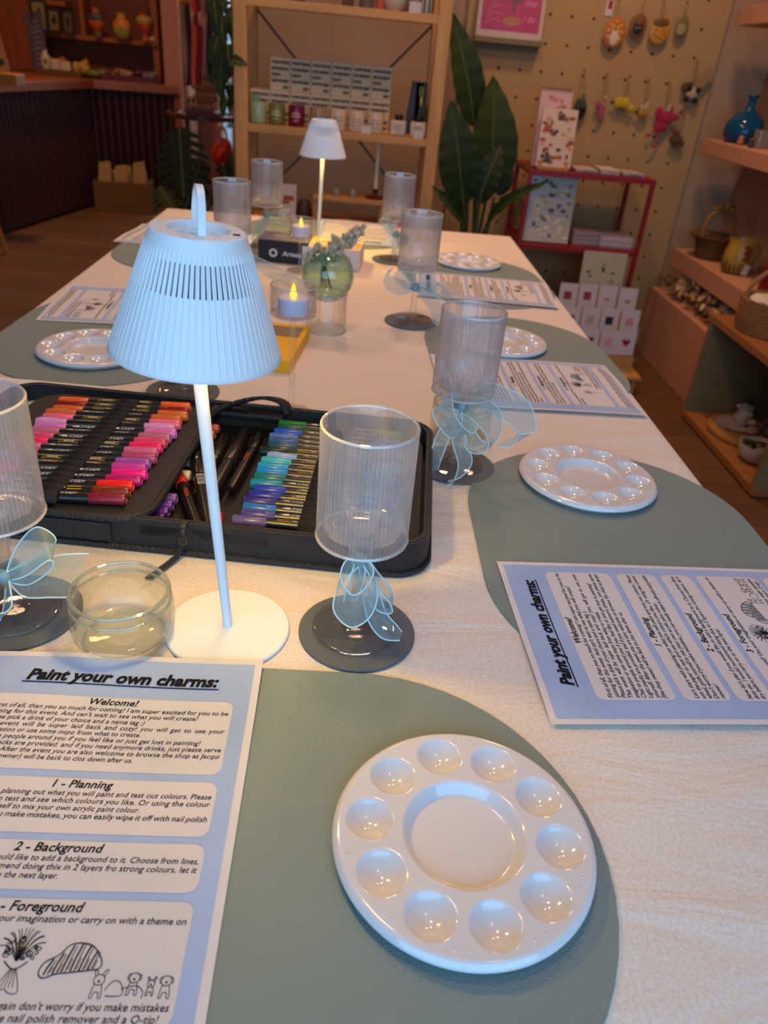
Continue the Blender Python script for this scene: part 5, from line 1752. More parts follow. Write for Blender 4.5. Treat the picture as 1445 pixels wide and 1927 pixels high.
# ================================================================ PEGBOARD WALL
YPG = YB - 0.020                            # front face of the pegboard
px0 = AY(872, 100, YPG).x
pxr = (AY(1385, 0, YPG).x + AY(1285, 345, YPG).x) / 2
M_peg = mat('pegboard_ply', 'ac8a58', 0.75, var=0.05, var_scale=3, stretch=(1, 1, 2))
t = thing('pegboard', 'tan plywood pegboard covering the back wall', 'pegboard', ((px0 + pxr) / 2, YPG + 0.006, 0))
pcx = (px0 + pxr) / 2
b = MB(); b.box((0, 0, 1.2), (pxr - px0, 0.012, 2.2)); ob('board', b, M_peg, t, smooth=False)
a0 = AY(1107, 90, YPG)
dxp = (AY(1187, 99, YPG).x - AY(1027, 80, YPG).x) / 4
dzp = (AY(1107, 90, YPG).z - AY(1068 - 9, 133 + 3, YPG).z)
dzp = dxp * 1.12
b = MB()
for i in range(-14, 14):
    for j in range(-16, 12):
        x, z = a0.x + i * dxp, a0.z + j * dzp
        if px0 + 0.02 < x < pxr - 0.02 and 0.12 < z < 2.28:
            b.add([(x - pcx + 0.0065 * math.cos(q), -0.0064, z + 0.0065 * math.sin(q)) for q in [2 * PI * k / 12 for k in range(12)]], [tuple(range(12))])
ob('peg_holes', b, M_hole, t, smooth=False, fix=False)

def arc3(pts, n=8): return catmull(pts, n)
M_hook = mat('brass_hook', '6e4f2e', 0.4, metal=0.5)
M_cord = mat('jute_cord', '8d6a42', 0.9)
YO = YPG - 0.014
def hang(par, top, bot, two=True):
    """peg hook and hanging cord, in the thing's own frame"""
    b = MB(); b.tube(arc3([(top[0], 0.013, top[2] + 0.004), (top[0], -0.004, top[2] + 0.002), (top[0], -0.008, top[2] + 0.010)], 4), 0.0022, 6)
    ob('hook', b, M_hook, par)
    b = MB()
    for s in ((-1, 1) if two else (0,)):
        b.tube(arc3([(top[0], -0.005, top[2] + 0.003), ((top[0] + bot[0]) / 2 + s * 0.006, -0.006, (top[2] + bot[2]) / 2), (bot[0], -0.003, bot[2])], 5), 0.0013, 5)
    ob('cord', b, M_cord, par)
def orn(name, c, top, label, cat='ornament'):
    p = AY(c[0], c[1], YO)
    q = AY(top[0], top[1], YO)
    t = thing(name, label, cat, (p.x, p.y - 0.012, p.z), 0, 'ornaments hanging on the pegboard')
    return t, (q - p)
def mpx(n, Y=YO):
    return n * (AY(1200, 100, Y).x - AY(1199, 100, Y).x)
# round painted ornaments
def disc(par, rx, rz, m, name='disc', y=0.0, th=0.006, c=(0, 0)):
    b = MB(); b.sphere((c[0], y, c[1]), (rx, th, rz), 28, 10); return ob(name, b, m, par)
t, d = orn('painted_ornament', (1155, 62), (1163, 2), 'round orange ornament with yellow spots and a white figure, on the pegboard')
r = mpx(20.5); hang(t, d, (0, 0, r), False); disc(t, r, mpx(25), mat('orn_orange', 'b5651c', 0.5))
b = MB()
for x, z in ((-.6, .1), (-.45, .5), (0, .72), (.45, .5), (.62, .05), (.5, -.4), (-.55, -.35), (.2, .35), (-.2, .4)):
    b.sphere((x * r, -0.0045, z * r * 1.15), (r * .17, 0.0022, r * .17), 10, 6)
ob('yellow_spots', b, mat('orn_yellow', 'c9952c', 0.5), t)
b = MB(); b.sphere((0, -0.006, -r * .45), (r * .40, 0.003, r * .58), 14, 8); b.sphere((-r * .24, -0.006, r * .12), (r * .10, 0.002, r * .14), 8, 6); b.sphere((r * .24, -0.006, r * .12), (r * .10, 0.002, r * .14), 8, 6)
ob('white_figure', b, mat('orn_white', 'cdbb9c', 0.6), t)
t, d = orn('painted_ornament', (1199, 48), (1212, 0), 'round brown ornament with a black cat face, second of the four on the pegboard')
r = mpx(16); hang(t, d, (0, 0, r), False); disc(t, r, mpx(19.5), mat('orn_brown', '7c4e1e', 0.5))
b = MB(); b.sphere((0, -0.004, -r * .35), (r * .62, 0.004, r * .55), 14, 8)
for s in (-1, 1): b.lathe([(r * .2, 0), (0, r * .42)], 8, Matrix.Translation((s * r * .38, -0.005, r * .02)))
ob('black_cat', b, mat('orn_black', '1d150f', 0.6), t)
b = MB()
for s in (-1, 1): b.sphere((s * r * .2, -0.0078, -r * .25), (r * .09, 0.0012, r * .07), 8, 6)
ob('cat_eyes', b, mat('orn_white', 'cdbb9c', 0.6), t)
t, d = orn('painted_ornament', (1239, 58), (1247, 6), 'round yellow ornament with a brown cap, third of the four on the pegboard')
r = mpx(18.5); hang(t, d, (0, 0, r), True); disc(t, r, mpx(22), mat('orn_gold', 'bd8426', 0.5))
b = MB(); b.sphere((0, -0.003, r * .68), (r * .82, 0.006, r * .42), 16, 8); ob('brown_cap', b, mat('orn_capbrown', '6b4a20', 0.6), t)
b = MB()
for x, z in ((-.35, .1), (.35, .1), (-.5, -.35), (.5, -.3), (-.15, -.55), (.2, -.6)): b.sphere((x * r, -0.0055, z * r), (r * .11, 0.0015, r * .09), 8, 6)
ob('brown_dots', b, mat('orn_brown', '7c4e1e', 0.5), t)
t, d = orn('painted_ornament', (1281, 50), (1291, 8), 'small round green ornament with a pale face, rightmost of the four on the pegboard')
r = mpx(12.5); hang(t, d, (0, 0, r), False); disc(t, r, mpx(18), mat('orn_green', '6f6c34', 0.5))
b = MB(); b.sphere((0, -0.0045, -r * .4), (r * .68, 0.003, r * .8), 14, 8); ob('pale_face', b, mat('orn_pale', '9a8a5c', 0.6), t)
p = AY(1148, 15, YO)
t = thing('red_white_tag', 'small white tag with a red mark, left of the round orange ornament', 'tag', (p.x, YPG - 0.002, p.z))
b = MB(); b.box((0, -0.0010, 0), (mpx(14), 0.0012, mpx(24))); ob('card', b, mat('price_card', 'cdbfb4', 0.7), t, smooth=False)
b = MB(); b.box((mpx(1), -0.0018, mpx(5)), (mpx(8), 0.0006, mpx(13))); ob('red_mark', b, mat('orn_red', 'a02a1c', 0.6), t, smooth=False)
# felt ornaments
felt = lambda n, c: mat('felt_' + n, c, 0.95, sheen=0.3, bump=0.4, bump_scale=500)
t, d = orn('felt_ornament', (1090, 205), (1098, 135), 'dark green felt leaf ornament with a gold ring, leftmost of the felt ones'); hang(t, d, (0, 0, mpx(28)))
b = MB(); b.sphere((0, 0, 0), (mpx(13), 0.010, mpx(19)), 14, 10); b.sphere((-mpx(3), 0, -mpx(20)), (mpx(5), 0.008, mpx(10)), 12, 8); b.lathe([(mpx(13), 0), (0, mpx(26))], 12, Matrix.Translation((mpx(2), 0, mpx(2)))); ob('leaf', b, felt('darkgreen', '26321a'), t)
b = MB()
for q in range(3): b.tube([(mpx(8 - q) * math.cos(a), -0.006 - 0.003 * q, mpx(24) + mpx(8 - q) * math.sin(a)) for a in [2 * PI * i / 18 for i in range(18)]], 0.0012, 5, closed=True)
ob('gold_ring', b, mat('gold_wire', 'd0a860', 0.25, metal=0.9), t)
t, d = orn('felt_ornament', (1131, 200), (1140, 142), 'mauve pink felt figure hanging second from the left on the pegboard'); hang(t, d, (mpx(3), 0, mpx(12)))
b = MB(); b.sphere((-mpx(7), 0, mpx(2)), (mpx(6), 0.008, mpx(9)), 12, 8); b.sphere((mpx(2), 0, -mpx(12)), (mpx(6), 0.008, mpx(14)), 12, 8); ob('body', b, felt('mauve', '9a4a5c'), t)
b = MB(); b.sphere((mpx(3), -0.004, mpx(14)), (mpx(4), 0.006, mpx(5)), 10, 8); b.tube(arc3([(mpx(0), -0.006, mpx(6)), (mpx(6), -0.008, -mpx(1)), (mpx(15), -0.006, mpx(3))]), 0.0026, 6); ob('pale_arm', b, felt('skin', 'b58a68'), t)
t, d = orn('felt_ornament', (1172, 194), (1183, 146), 'felt lemon trio with green leaves hanging on the pegboard'); hang(t, d, (0, 0, mpx(14)))
b = MB()
for x, z, q in ((-9, 0, 10), (2, 0, 10), (16, -8, 7)): b.sphere((mpx(x), -0.002, mpx(z)), (mpx(q), 0.010, mpx(q)), 14, 10)
ob('lemons', b, felt('yellow', 'b8a018'), t)
b = MB()
for x, z in ((-20, 0), (0, -9), (12, -5)): b.sphere((mpx(x), 0.002, mpx(z)), (mpx(7), 0.004, mpx(3)), 10, 6)
ob('leaves', b, felt('darkgreen', '26321a'), t)
b = MB(); b.tube([(mpx(4) + mpx(7) * math.cos(a), -0.004, mpx(13) + mpx(7) * math.sin(a)) for a in [2 * PI * i / 18 for i in range(18)]], 0.0015, 5, closed=True); ob('gold_ring', b, mat('gold_wire', 'd0a860', 0.25, metal=0.9), t)
t, d = orn('felt_ornament', (1208, 213), (1219, 152), 'felt bee with cream wings hanging between the lemons and the pink flamingo'); hang(t, d, (mpx(2), 0, mpx(12)))
b = MB(); b.sphere((0, 0, 0), (mpx(11), 0.010, mpx(8)), 16, 10); ob('body', b, felt('beeyellow', 'a8781e'), t)
b = MB()
for x in (-5, 0, 5): b.tube([(mpx(x), mpx(10.5) * 0.22 * math.cos(a) - 0.001, mpx(7.6) * math.sin(a) * (1 - abs(x) / 26)) for a in [2 * PI * i / 20 for i in range(20)]], 0.0022, 5, closed=True)
b.sphere((-mpx(12), 0, mpx(1)), (mpx(4), 0.006, mpx(4)), 8, 6); ob('stripes', b, felt('darkbrown', '3a2614'), t)
b = MB(); b.sphere((mpx(4), -0.003, mpx(12)), (mpx(5), 0.004, mpx(8)), 10, 8); b.sphere((-mpx(5), -0.003, mpx(9)), (mpx(4), 0.004, mpx(6)), 10, 8); ob('wings', b, felt('cream', 'b5a078'), t)
t, d = orn('felt_ornament', (1250, 222), (1258, 158), 'raspberry pink felt flamingo hanging on the pegboard'); hang(t, d, (0, 0, mpx(14)))
b = MB()
b.sphere((0, 0, 0), (mpx(17), 0.012, mpx(12)), 16, 10); b.sphere((mpx(16), 0, mpx(3)), (mpx(13), 0.008, mpx(7)), 12, 8); b.sphere((-mpx(4), 0, -mpx(14)), (mpx(13), 0.010, mpx(12)), 12, 8); b.sphere((-mpx(14), 0, mpx(8)), (mpx(8), 0.009, mpx(11)), 12, 8)
b.sphere((mpx(5), -0.004, mpx(14)), (mpx(7), 0.005, mpx(8)), 10, 6)
ob('body', b, felt('raspberry', 'a3183a'), t)
for x0_, x1_, z1_ in ((-10, -22, -32), (-4, -6, -50), (16, 28, -30)):
    b = MB(); b.tube(arc3([(mpx(x0_), 0, -mpx(12)), (mpx((x0_ + x1_) / 2), -0.004, mpx((z1_ - 12) / 2)), (mpx(x1_), 0, mpx(z1_))]), 0.0032, 6); b.sphere((mpx(x1_) - mpx(3), 0, mpx(z1_)), (mpx(5), 0.005, mpx(3)), 8, 6)
    ob('leg', b, felt('raspberry', 'a3183a'), t)
b = MB(); b.tube(arc3([(-mpx(18), 0, mpx(14)), (-mpx(24), -0.003, mpx(20)), (-mpx(28), 0, mpx(14))]), 0.0022, 6); b.box((mpx(1), -0.010, mpx(18)), (mpx(7), 0.001, mpx(12))); ob('beak_and_card', b, felt('cream', 'b5a078'), t)
t, d = orn('felt_ornament', (1300, 176), (1310, 118), 'black and white felt panda hanging at the top right of the felt ones'); hang(t, d, (0, 0, mpx(12)))
b = MB(); b.sphere((0, 0, 0), (mpx(11), 0.010, mpx(10)), 14, 10); ob('body', b, felt('cream', 'b5a078'), t)
for x, z in ((-9, -10), (9, -11), (10, 6), (-8, 8)):
    b = MB(); b.sphere((mpx(x), -0.004, mpx(z)), (mpx(6.5), 0.008, mpx(5.5)), 10, 8); ob('paw', b, felt('black', '17120e'), t)
b = MB(); b.sphere((-mpx(15), 0.002, mpx(9)), (mpx(9), 0.009, mpx(9)), 12, 8); b.sphere((-mpx(8), -0.004, mpx(16)), (mpx(6), 0.006, mpx(4)), 10, 6); ob('brown_patch', b, felt('brown', '5a3c1e'), t)
b = MB(); b.box((mpx(4), -0.002, mpx(34)), (mpx(14), 0.001, mpx(30)), Matrix.Rotation(0.5, 4, 'Y')); ob('paper_label', b, mat('kraft_label', '9a7a52', 0.8), t, smooth=False)
t, d = orn('felt_ornament', (1270, 262), (1287, 205), 'brown felt sloth hanging below the pink flamingo'); hang(t, d, (mpx(3), 0, mpx(12)))
b = MB(); b.sphere((0, 0, 0), (mpx(14), 0.011, mpx(11)), 14, 10); b.sphere((mpx(12), 0, -mpx(5)), (mpx(8), 0.008, mpx(5)), 10, 8); b.sphere((-mpx(3), -0.002, mpx(12)), (mpx(7), 0.009, mpx(6)), 12, 8); b.sphere((mpx(8), 0, -mpx(11)), (mpx(10), 0.008, mpx(4)), 10, 8); ob('body', b, felt('brown', '5a3c1e'), t)

# framed pink print on a small ledge
pa, pb = AY(890, 66, YPG), AY(1017, 80, YPG)
wL = pb.x - pa.x
t = thing('picture_ledge', 'small plywood ledge on the pegboard under the pink print', 'ledge', ((pa.x + pb.x) / 2, YPG - 0.030, (pa.z + pb.z) / 2 - 0.010))
b = MB(); b.box((0, 0, 0), (wL, 0.060, 0.020)); b.box((0, 0.026, -0.018), (wL * 0.94, 0.008, 0.03)); ob('board', b, M_ply, t, bevel=0.001, smooth=False)
t = thing('pink_print', 'pink art print in a glossy clear sleeve on the pegboard ledge', 'print', ((pa.x + pb.x) / 2, YPG - 0.034, (pa.z + pb.z) / 2 + 0.0012), (rad(-7), 0, 0))
hp = 0.30
b = MB(); b.box((0, 0, hp / 2), (wL - 0.012, 0.006, hp)); ob('board', b, mat('cream_board', 'c9b09c', 0.4), t, smooth=False)
b = MB(); b.box((0, -0.0034, hp / 2 + 0.006), (wL - 0.044, 0.0004, hp - 0.036)); ob('pink_picture', b, mat('pink_print', 'b8406a', 0.5, var=0.15, var_scale=9), t, smooth=False)
M_pale = mat('pale_pink_print', 'd59ab0', 0.6); M_tan = mat('tan_print', 'b0785c', 0.6)
b = MB(); b.sphere((0.004, -0.0036, 0.060), (0.040, 0.0004, 0.018), 28, 6); ob('tan_oval', b, M_tan, t)
b = MB(); b.box((0.008, -0.0037, 0.120), (0.014, 0.0003, 0.05)); b.sphere((0.01, -0.0036, 0.145), (0.032, 0.0004, 0.02), 20, 6); ob('figure', b, mat('brown_print', '7a5648', 0.6), t)
flat_text('that', 0.034, 0.050, 0.0, M_pale, t, (0.078, -0.0038, 0.118), (PI / 2, 0, 0), shear=0.3, name='script')
flat_text('I do', 0.034, 0.050, 0.0, M_pale, t, (0.078, -0.0038, 0.062), (PI / 2, 0, 0), shear=0.3, name='script')
b = MB()
for k in range(3): b.tube(arc3([(-0.10, -0.0038, 0.05 + k * 0.018), (-0.075, -0.0038, 0.065 + k * 0.022), (-0.045, -0.0038, 0.055 + k * 0.03)]), 0.0016, 5)
ob('script', b, M_pale, t)
b = MB(); b.box((0, -0.0052, hp / 2), (wL - 0.006, 0.0008, hp + 0.004)); ob('clear_sleeve', b, glass('clear_sleeve', (1, 1, 1), 1.3, 0.05, 0.7), t, smooth=False)

# ================================================================ RED RACK
YR = 3.36
x0, x1 = AY(997, 318, YR).x, AY(1236, 340, YR).x
zt = (AY(997, 318, YR).z + AY(1233, 340, YR).z) / 2
zm = (AY(975, 455, YR).z + AY(1200, 478, YR).z) / 2
M_red = mat('red_powder_coat', '861216', 0.4)
cx_, dp = (x0 + x1) / 2, 0.34
t = thing('red_rack', 'red metal rack standing against the pegboard', 'rack', (cx_, YR + dp / 2, 0))
hw = (x1 - x0) / 2
for sx in (-1, 1):
    for sy in (-1, 1):
        b = MB(); b.box((sx * (hw - 0.009), sy * (dp / 2 - 0.009), zt / 2), (0.018, 0.018, zt)); ob('post', b, M_red, t, smooth=False)
for z, nm in ((zt, 'top_shelf'), (zm, 'middle_shelf'), (0.16, 'bottom_shelf')):
    b = MB()
    for sy in (-1, 1): b.box((0, sy * (dp / 2 - 0.009), z - 0.010), (2 * hw - 0.036, 0.0175, 0.020))
    for sx in (-1, 1): b.box((sx * (hw - 0.009), 0, z - 0.010), (0.0175, dp - 0.036, 0.020))
    b.box((0, 0, z - 0.003), (2 * hw - 0.036, dp - 0.036, 0.004))
    ob(nm, b, M_red, t, smooth=False)
# on the rack's top
M_notep = mat('pink_gift_wrap', 'c6a09a', 0.7)
def floral_box(name, label, cat, px, py0, py1, pxw, Y, z, lean, basem, dots, nd, th=0.014, top=None, seed=1):
    x = XP(px, Y, z + 0.05)
    h = (AY(px, py0, Y).z - z) / math.cos(lean)
    w = pxw * (AY(px + 1, py1, Y).x - AY(px, py1, Y).x)
    t = thing(name, label, cat, (x, Y, z + 0.003 + th * math.sin(abs(lean))), (-lean, 0, 0))
    b = MB(); b.box((0, 0, h / 2), (w, th, h)); ob('body', b, basem, t, bevel=0.0006, smooth=False)
    random.seed(seed)
    bs = {}
    for _ in range(nd):
        m = random.choice(dots)
        bs.setdefault(m, MB()).sphere((random.uniform(-.42, .42) * w, -th / 2 - 0.0003, random.uniform(.06, .94) * h), (random.uniform(.006, .016), 0.0004, random.uniform(.004, .010)), 8, 4)
    for m, mb in bs.items():
        ob('flower_print', mb, mat('dot_' + m, m, 0.7), t)
    if top:
        b = MB()
        for q in range(int(w / 0.009)):
            b.tube([(-w / 2 + 0.005 + q * 0.009, 0.010 * math.cos(a), h - 0.004 + 0.010 * math.sin(a)) for a in [2 * PI * i / 12 for i in range(12)]], 0.0018, 5, closed=True)
        ob('spiral_binding', b, mat('dark_wire', '4a423c', 0.4, metal=0.6), t)
    return t
zr_ = zt + 0.0005
floral_box('wall_calendar', 'pink spiral bound calendar leaning on the red rack behind the flowered pad', 'calendar', 1031, 172, 318, 58, YR + 0.085, zr_, rad(9), M_notep, ['b57f6c', 'a86a58', 'c2a08c'], 22, 0.02, True, 2)
floral_box('flowered_pad', 'pad with small scattered flowers on a wooden easel on the red rack', 'pad', 1043, 207, 316, 66, YR + 0.045, zr_ + 0.004, rad(9), mat('cream_floral', 'cbb29c', 0.7), ['4a3428', 'a5562c', '3a3f38', 'b9863c', '8a4a3c', 'c08a78'], 46, 0.012, None, 3)
t = thing('small_easel', 'small wooden easel holding the flowered pad on the red rack', 'easel', (XP(1040, YR + 0.03, zr_), YR + 0.03, zr_ + 0.0005))
for px in (1014, 1062):
    xx = XP(px, YR + 0.02, zr_) - t.location.x
    b = MB(); b.box((xx, -0.005, 0.006), (0.014, 0.034, 0.012)); b.box((xx, -0.018, 0.022), (0.012, 0.010, 0.034)); ob('peg', b, M_pine, t, bevel=0.001, smooth=False)
b = MB(); b.box((0, 0.004, 0.003), (0.12, 0.012, 0.005)); ob('rail', b, M_pine_h, t, smooth=False)
M_pcard = mat('paper_grey_pink', 'b5a49c', 0.7)
for k, (pxa, pxb, hh, hx, lab) in enumerate(((1078, 1118, .014, 'b5a49c', 'stack of flat cards next to the easel on the red rack'), (1124, 1158, .020, 'c2b2a4', 'stack of flat cards in the middle of the red rack top'), (1166, 1205, .012, 'a89c98', 'stack of flat cards near the right end of the red rack top'))):
    xa, xb = XP(pxa, YR + 0.1, zr_), XP(pxb, YR + 0.1, zr_)
    t = thing('card_stack', lab, 'cards', ((xa + xb) / 2, YR + 0.12, zr_ + 0.0005), 0, 'flat card stacks on the rack')
    b = MB()
    for q in range(int(hh / 0.003)): b.box((0.0015 * math.sin(q * 2), 0.001 * math.cos(q * 3), 0.0015 + q * 0.003), (xb - xa, 0.14, 0.0027))
    ob('cards', b, mat('card_' + hx, hx, 0.7), t, smooth=False)
    b = MB(); b.box((0.006, -0.0708, hh * 0.4), ((xb - xa) * 0.5, 0.0006, 0.0022)); ob('dark_edge', b, M_ink2, t, smooth=False)
# middle shelf of the rack
zk = zm + 0.0005
floral_box('flower_packet', 'glossy clear packet with a white and blue flower picture on the red rack', 'packet', 1028, 330, 450, 86, YR + 0.045, zk, rad(5), mat('packet_cream', 'b5ab98', 0.25, spec=0.8), ['cfc7a8', 'd8d2bc', '6f7690', 'b9a85c', '545a74', 'c9c0a0'], 70, 0.012, None, 7)
for k, (pxa, pxb, nq, lab, hx) in enumerate(((1073, 1122, 11, 'taller stack of white cards on the middle of the red rack', 'a8938e'), (1127, 1187, 9, 'lower stack of white cards at the right on the red rack', 'c0aeac'))):
    xa, xb = XP(pxa, YR + 0.08, zk + 0.02), XP(pxb, YR + 0.08, zk + 0.02)
    t = thing('card_stack', lab, 'cards', ((xa + xb) / 2, YR + 0.13, zk + 0.0005), rad(4 - 6 * k), 'card stacks on the middle shelf')
    b = MB()
    for q in range(nq): b.box((0.002 * math.sin(q * 2.3), 0.002 * math.cos(q * 1.7), 0.0026 + q * 0.0052), (xb - xa, 0.15, 0.0046))
    ob('cards', b, mat('card_' + hx, hx, 0.7), t, smooth=False)
# print leaning below, behind the card stand
floral_box('plant_print', 'botanical print in a clear sleeve leaning on the red rack behind the card stand', 'print', 1102, 478, 560, 82, YR - 0.055, 0.002, rad(6), mat('print_cream', 'b0a488', 0.5), ['6a6038', '7d7040', '3a3a28', '8c7c48', '59502c'], 40, 0.006, None, 9)

# ================================================================ CARD STAND
t = thing('card_stand', 'wooden stepped stand full of white greeting cards beside the pink planter', 'stand', (AY(1140, 640, 3.16).x + 0.01, 3.18, 0))
sx_ = t.location.x
b = MB(); b.box((-0.02, -0.02, 0.075), (0.32, 0.24, 0.014)); ob('base_board', b, M_pine_h, t, bevel=0.001, smooth=False)
for s in (-1, 1):
    for y in (-0.10, 0.10):
        b = MB(); b.box((-0.02 + s * 0.135, y - 0.02, 0.034), (0.018, 0.018, 0.068)); ob('foot', b, M_pine, t, smooth=False)
STEPS = [(3.25, AY(1125, 560, 3.25).z), (3.17, AY(1125, 603, 3.17).z), (3.09, AY(1125, 642, 3.09).z)]
b = MB()
for Y_, z_ in STEPS:
    z_ = z_ - 0.0525 - 0.008
    b.box((-0.030, Y_ + 0.006 - 3.18, 0.0822 + (z_ - 0.0822) / 2), (0.265, 0.026, max(0.004, z_ - 0.0822)))
ob('steps', b, M_pine_h, t, smooth=False)
M_gcard = mat('white_greeting_card', 'c6b8b6', 0.6)
em = {'red square': ('8c3a38', 0), 'dark red square': ('a02c30', 0), 'small red line': ('c05a50', 1), 'small grey line': ('6a5a58', 1), 'brown square': ('6a4644', 0), 'pale grey square': ('a8a098', 0), 'black square': ('211d26', 0), 'pink square': ('d08088', 0), 'dark red heart': ('7a2026', 2), 'pale pink square': ('d89098', 0), 'red heart': ('8a1c22', 2)}
def card(px, py, Y, w, h, desc, row):
    c = AY(px, py, Y)
    t = thing('greeting_card', f'white greeting card with a {desc}, {row} of the card stand', 'card', (c.x, Y, c.z - h / 2), (rad(-6), 0, 0), 'greeting cards on the stand')
    b = MB(); b.box((0, 0, h / 2), (w, 0.004, h)); ob('card', b, M_gcard, t, smooth=False)
    hx, kind = em[desc]
    b = MB()
    if kind == 0: b.box((-0.002, -0.0024, h * 0.52), (w * 0.42, 0.0006, w * 0.42))
    elif kind == 1: b.box((0, -0.0024, h * 0.48), (w * 0.34, 0.0006, w * 0.07)); b.box((w * .04, -0.0024, h * 0.40), (w * 0.16, 0.0006, w * 0.05))
    else:
        P = []
        for q in range(24):
            a = 2 * PI * q / 24
            P.append((w * 0.0145 * 16 * math.sin(a) ** 3, -0.0026, h * 0.52 + w * 0.0145 * (13 * math.cos(a) - 5 * math.cos(2 * a) - 2 * math.cos(3 * a) - math.cos(4 * a))))
        b.poly(P)
    ob('emblem', b, mat('em_' + hx, hx, 0.7), t, smooth=False)
k_ = AY(1101, 560, 3.22).x - AY(1100, 560, 3.22).x
rows = [(3.25, [(1069, 557, 'red square'), (1106, 558, 'dark red square'), (1143, 562, 'small red line'), (1181, 566, 'small grey line')], 'in the back row'),
        (3.17, [(1074, 601, 'brown square'), (1111, 602, 'pale grey square'), (1147, 605, 'black square'), (1185, 607, 'pink square')], 'in the middle row'),
        (3.09, [(1072, 638, 'dark red square'), (1109, 641, 'dark red heart'), (1146, 645, 'pale pink square'), (1178, 646, 'red heart')], 'in the front row')]
for Y, L, rw in rows:
    for px, py, desc in L:
        card(px, py, Y, 0.079, 0.105, desc, rw)

# ================================================================ RIGHT WALL: PINK SHELVES AND PLANTER
XF = 1.45
zsh = AX(1327, 258, 1.52).z
def long_box(name, label, cat, xa, xb, ya, yb, za, zb, m, bev=0.003):
    b = MB(); b.box((0, 0, 0), (xb - xa, yb - ya, zb - za))
    return tag(ob(name, b, m, loc=((xa + xb) / 2, (ya + yb) / 2, (za + zb) / 2), bevel=bev, smooth=False), label, cat)
s1 = AX(1325, 258, 1.50); s1b = AX(1323, 290, 1.50)
long_box('wall_shelf', 'pink box shelf on the right wall under the blue bottle', 'shelf', 1.50, XR - 0.001, 2.2, s1.y, s1b.z, s1.z - 0.004, M_pink)
s2 = AX(1398, 10, 1.50); s2b = AX(1391, 48, 1.50)
long_box('wall_shelf', 'pink box shelf at the top right, above the blue bottle', 'shelf', 1.50, XR - 0.001, 2.2, s2.y, s2b.z, s2b.z + (s1.z - s1b.z), M_pink)
s3 = AX(1268, 465, 1.50); s3b = AX(1265, 497, 1.50)
long_box('wall_shelf', 'pink box shelf carrying the pineapple basket', 'shelf', 1.50, XR - 0.001, 2.55, s3.y, s3b.z - 0.01, s3.z, M_pink)
ZB3 = s3.z
zp = 0.315
long_box('pink_planter', 'pink planter box on the floor along the right wall, topped with shells', 'planter', 1.44, XR - 0.001, 2.875, 3.70, 0.0, zp, M_pink)
# heap of shells and dried pieces
random.seed(31)
cols = [('d0b48c', 'shell_cream'), ('9a7248', 'shell_tan'), ('6a4a30', 'shell_brown'), ('b98e58', 'shell_ochre')]
bs = [MB() for _ in cols]
for k in range(330):
    y = random.uniform(2.93, 3.64)
    x = random.uniform(1.465, 1.70)
    z = zp + random.uniform(0.012, 0.050) + 0.085 * random.random() * (0.4 + 0.6 * (y - 2.9) / 0.75) * (0.4 + (x - 1.44) / 0.26)
    M_ = Matrix.Translation((x, y, z)) @ Euler((random.uniform(0, 6), random.uniform(0, 6), random.uniform(0, 6))).to_matrix().to_4x4()
    s = random.uniform(0.014, 0.032)
    z = min(z, ZB3 - 0.135) if x > 1.485 else z
    q = bs[random.randrange(4)]
    if random.random() < 0.5:
        q.lathe([(0, 0), (s * 0.4, s * 0.25), (s * 0.8, s * 0.5), (s, s * 0.55), (s * 0.75, s * 0.45), (s * .3, s * .15)], 9, M_)
    else:
        q.sphere((0, 0, 0), (s, s * 0.55, s * 0.35), 8, 5, M_)
root = None
for (hx, nm), q in zip(cols, bs):
    if root is None:
        root = tag(ob('shell_heap', q, mat(nm, hx, 0.7), smooth=False), 'heap of shells and dried pieces filling the pink planter', 'shells', kind='stuff')
    else:
        o = ob('shells', q, mat(nm, hx, 0.7), root, smooth=False); o['kind'] = 'stuff'

# wooden cube shelf
KX, KY0, KY1, KZ = 1.365, 2.17, 2.845, 0.0
ztc = AX(1340, 592, KX).z
t = thing('cube_shelf', 'open wooden cube shelf on the floor at the right edge', 'cube shelf', ((KX + XR) / 2, (KY0 + KY1) / 2, 0))
kx, ky = XR - 0.002 - KX, KY1 - KY0
b = MB(); b.box((0.0, 0, ztc - 0.014), (kx, ky + 0.01, 0.028)); ob('top_board', b, M_oak, t, bevel=0.002, smooth=False)
b = MB(); b.box((0, 0, 0.022), (kx, ky - 0.0, 0.028)); ob('bottom_board', b, M_oak, t, bevel=0.002, smooth=False)
for s in (-1, 1):
    b = MB(); b.box((0, s * (ky / 2 - 0.014), (ztc - 0.028 + 0.036) / 2), (kx - 0.002, 0.027, ztc - 0.028 - 0.037)); ob('side_panel', b, M_ply, t, smooth=False)
b = MB(); b.box((kx / 2 - 0.006, 0, (ztc + 0.01) / 2), (0.01, ky - 0.06, ztc - 0.07)); ob('back_panel', b, M_ply, t, smooth=False)
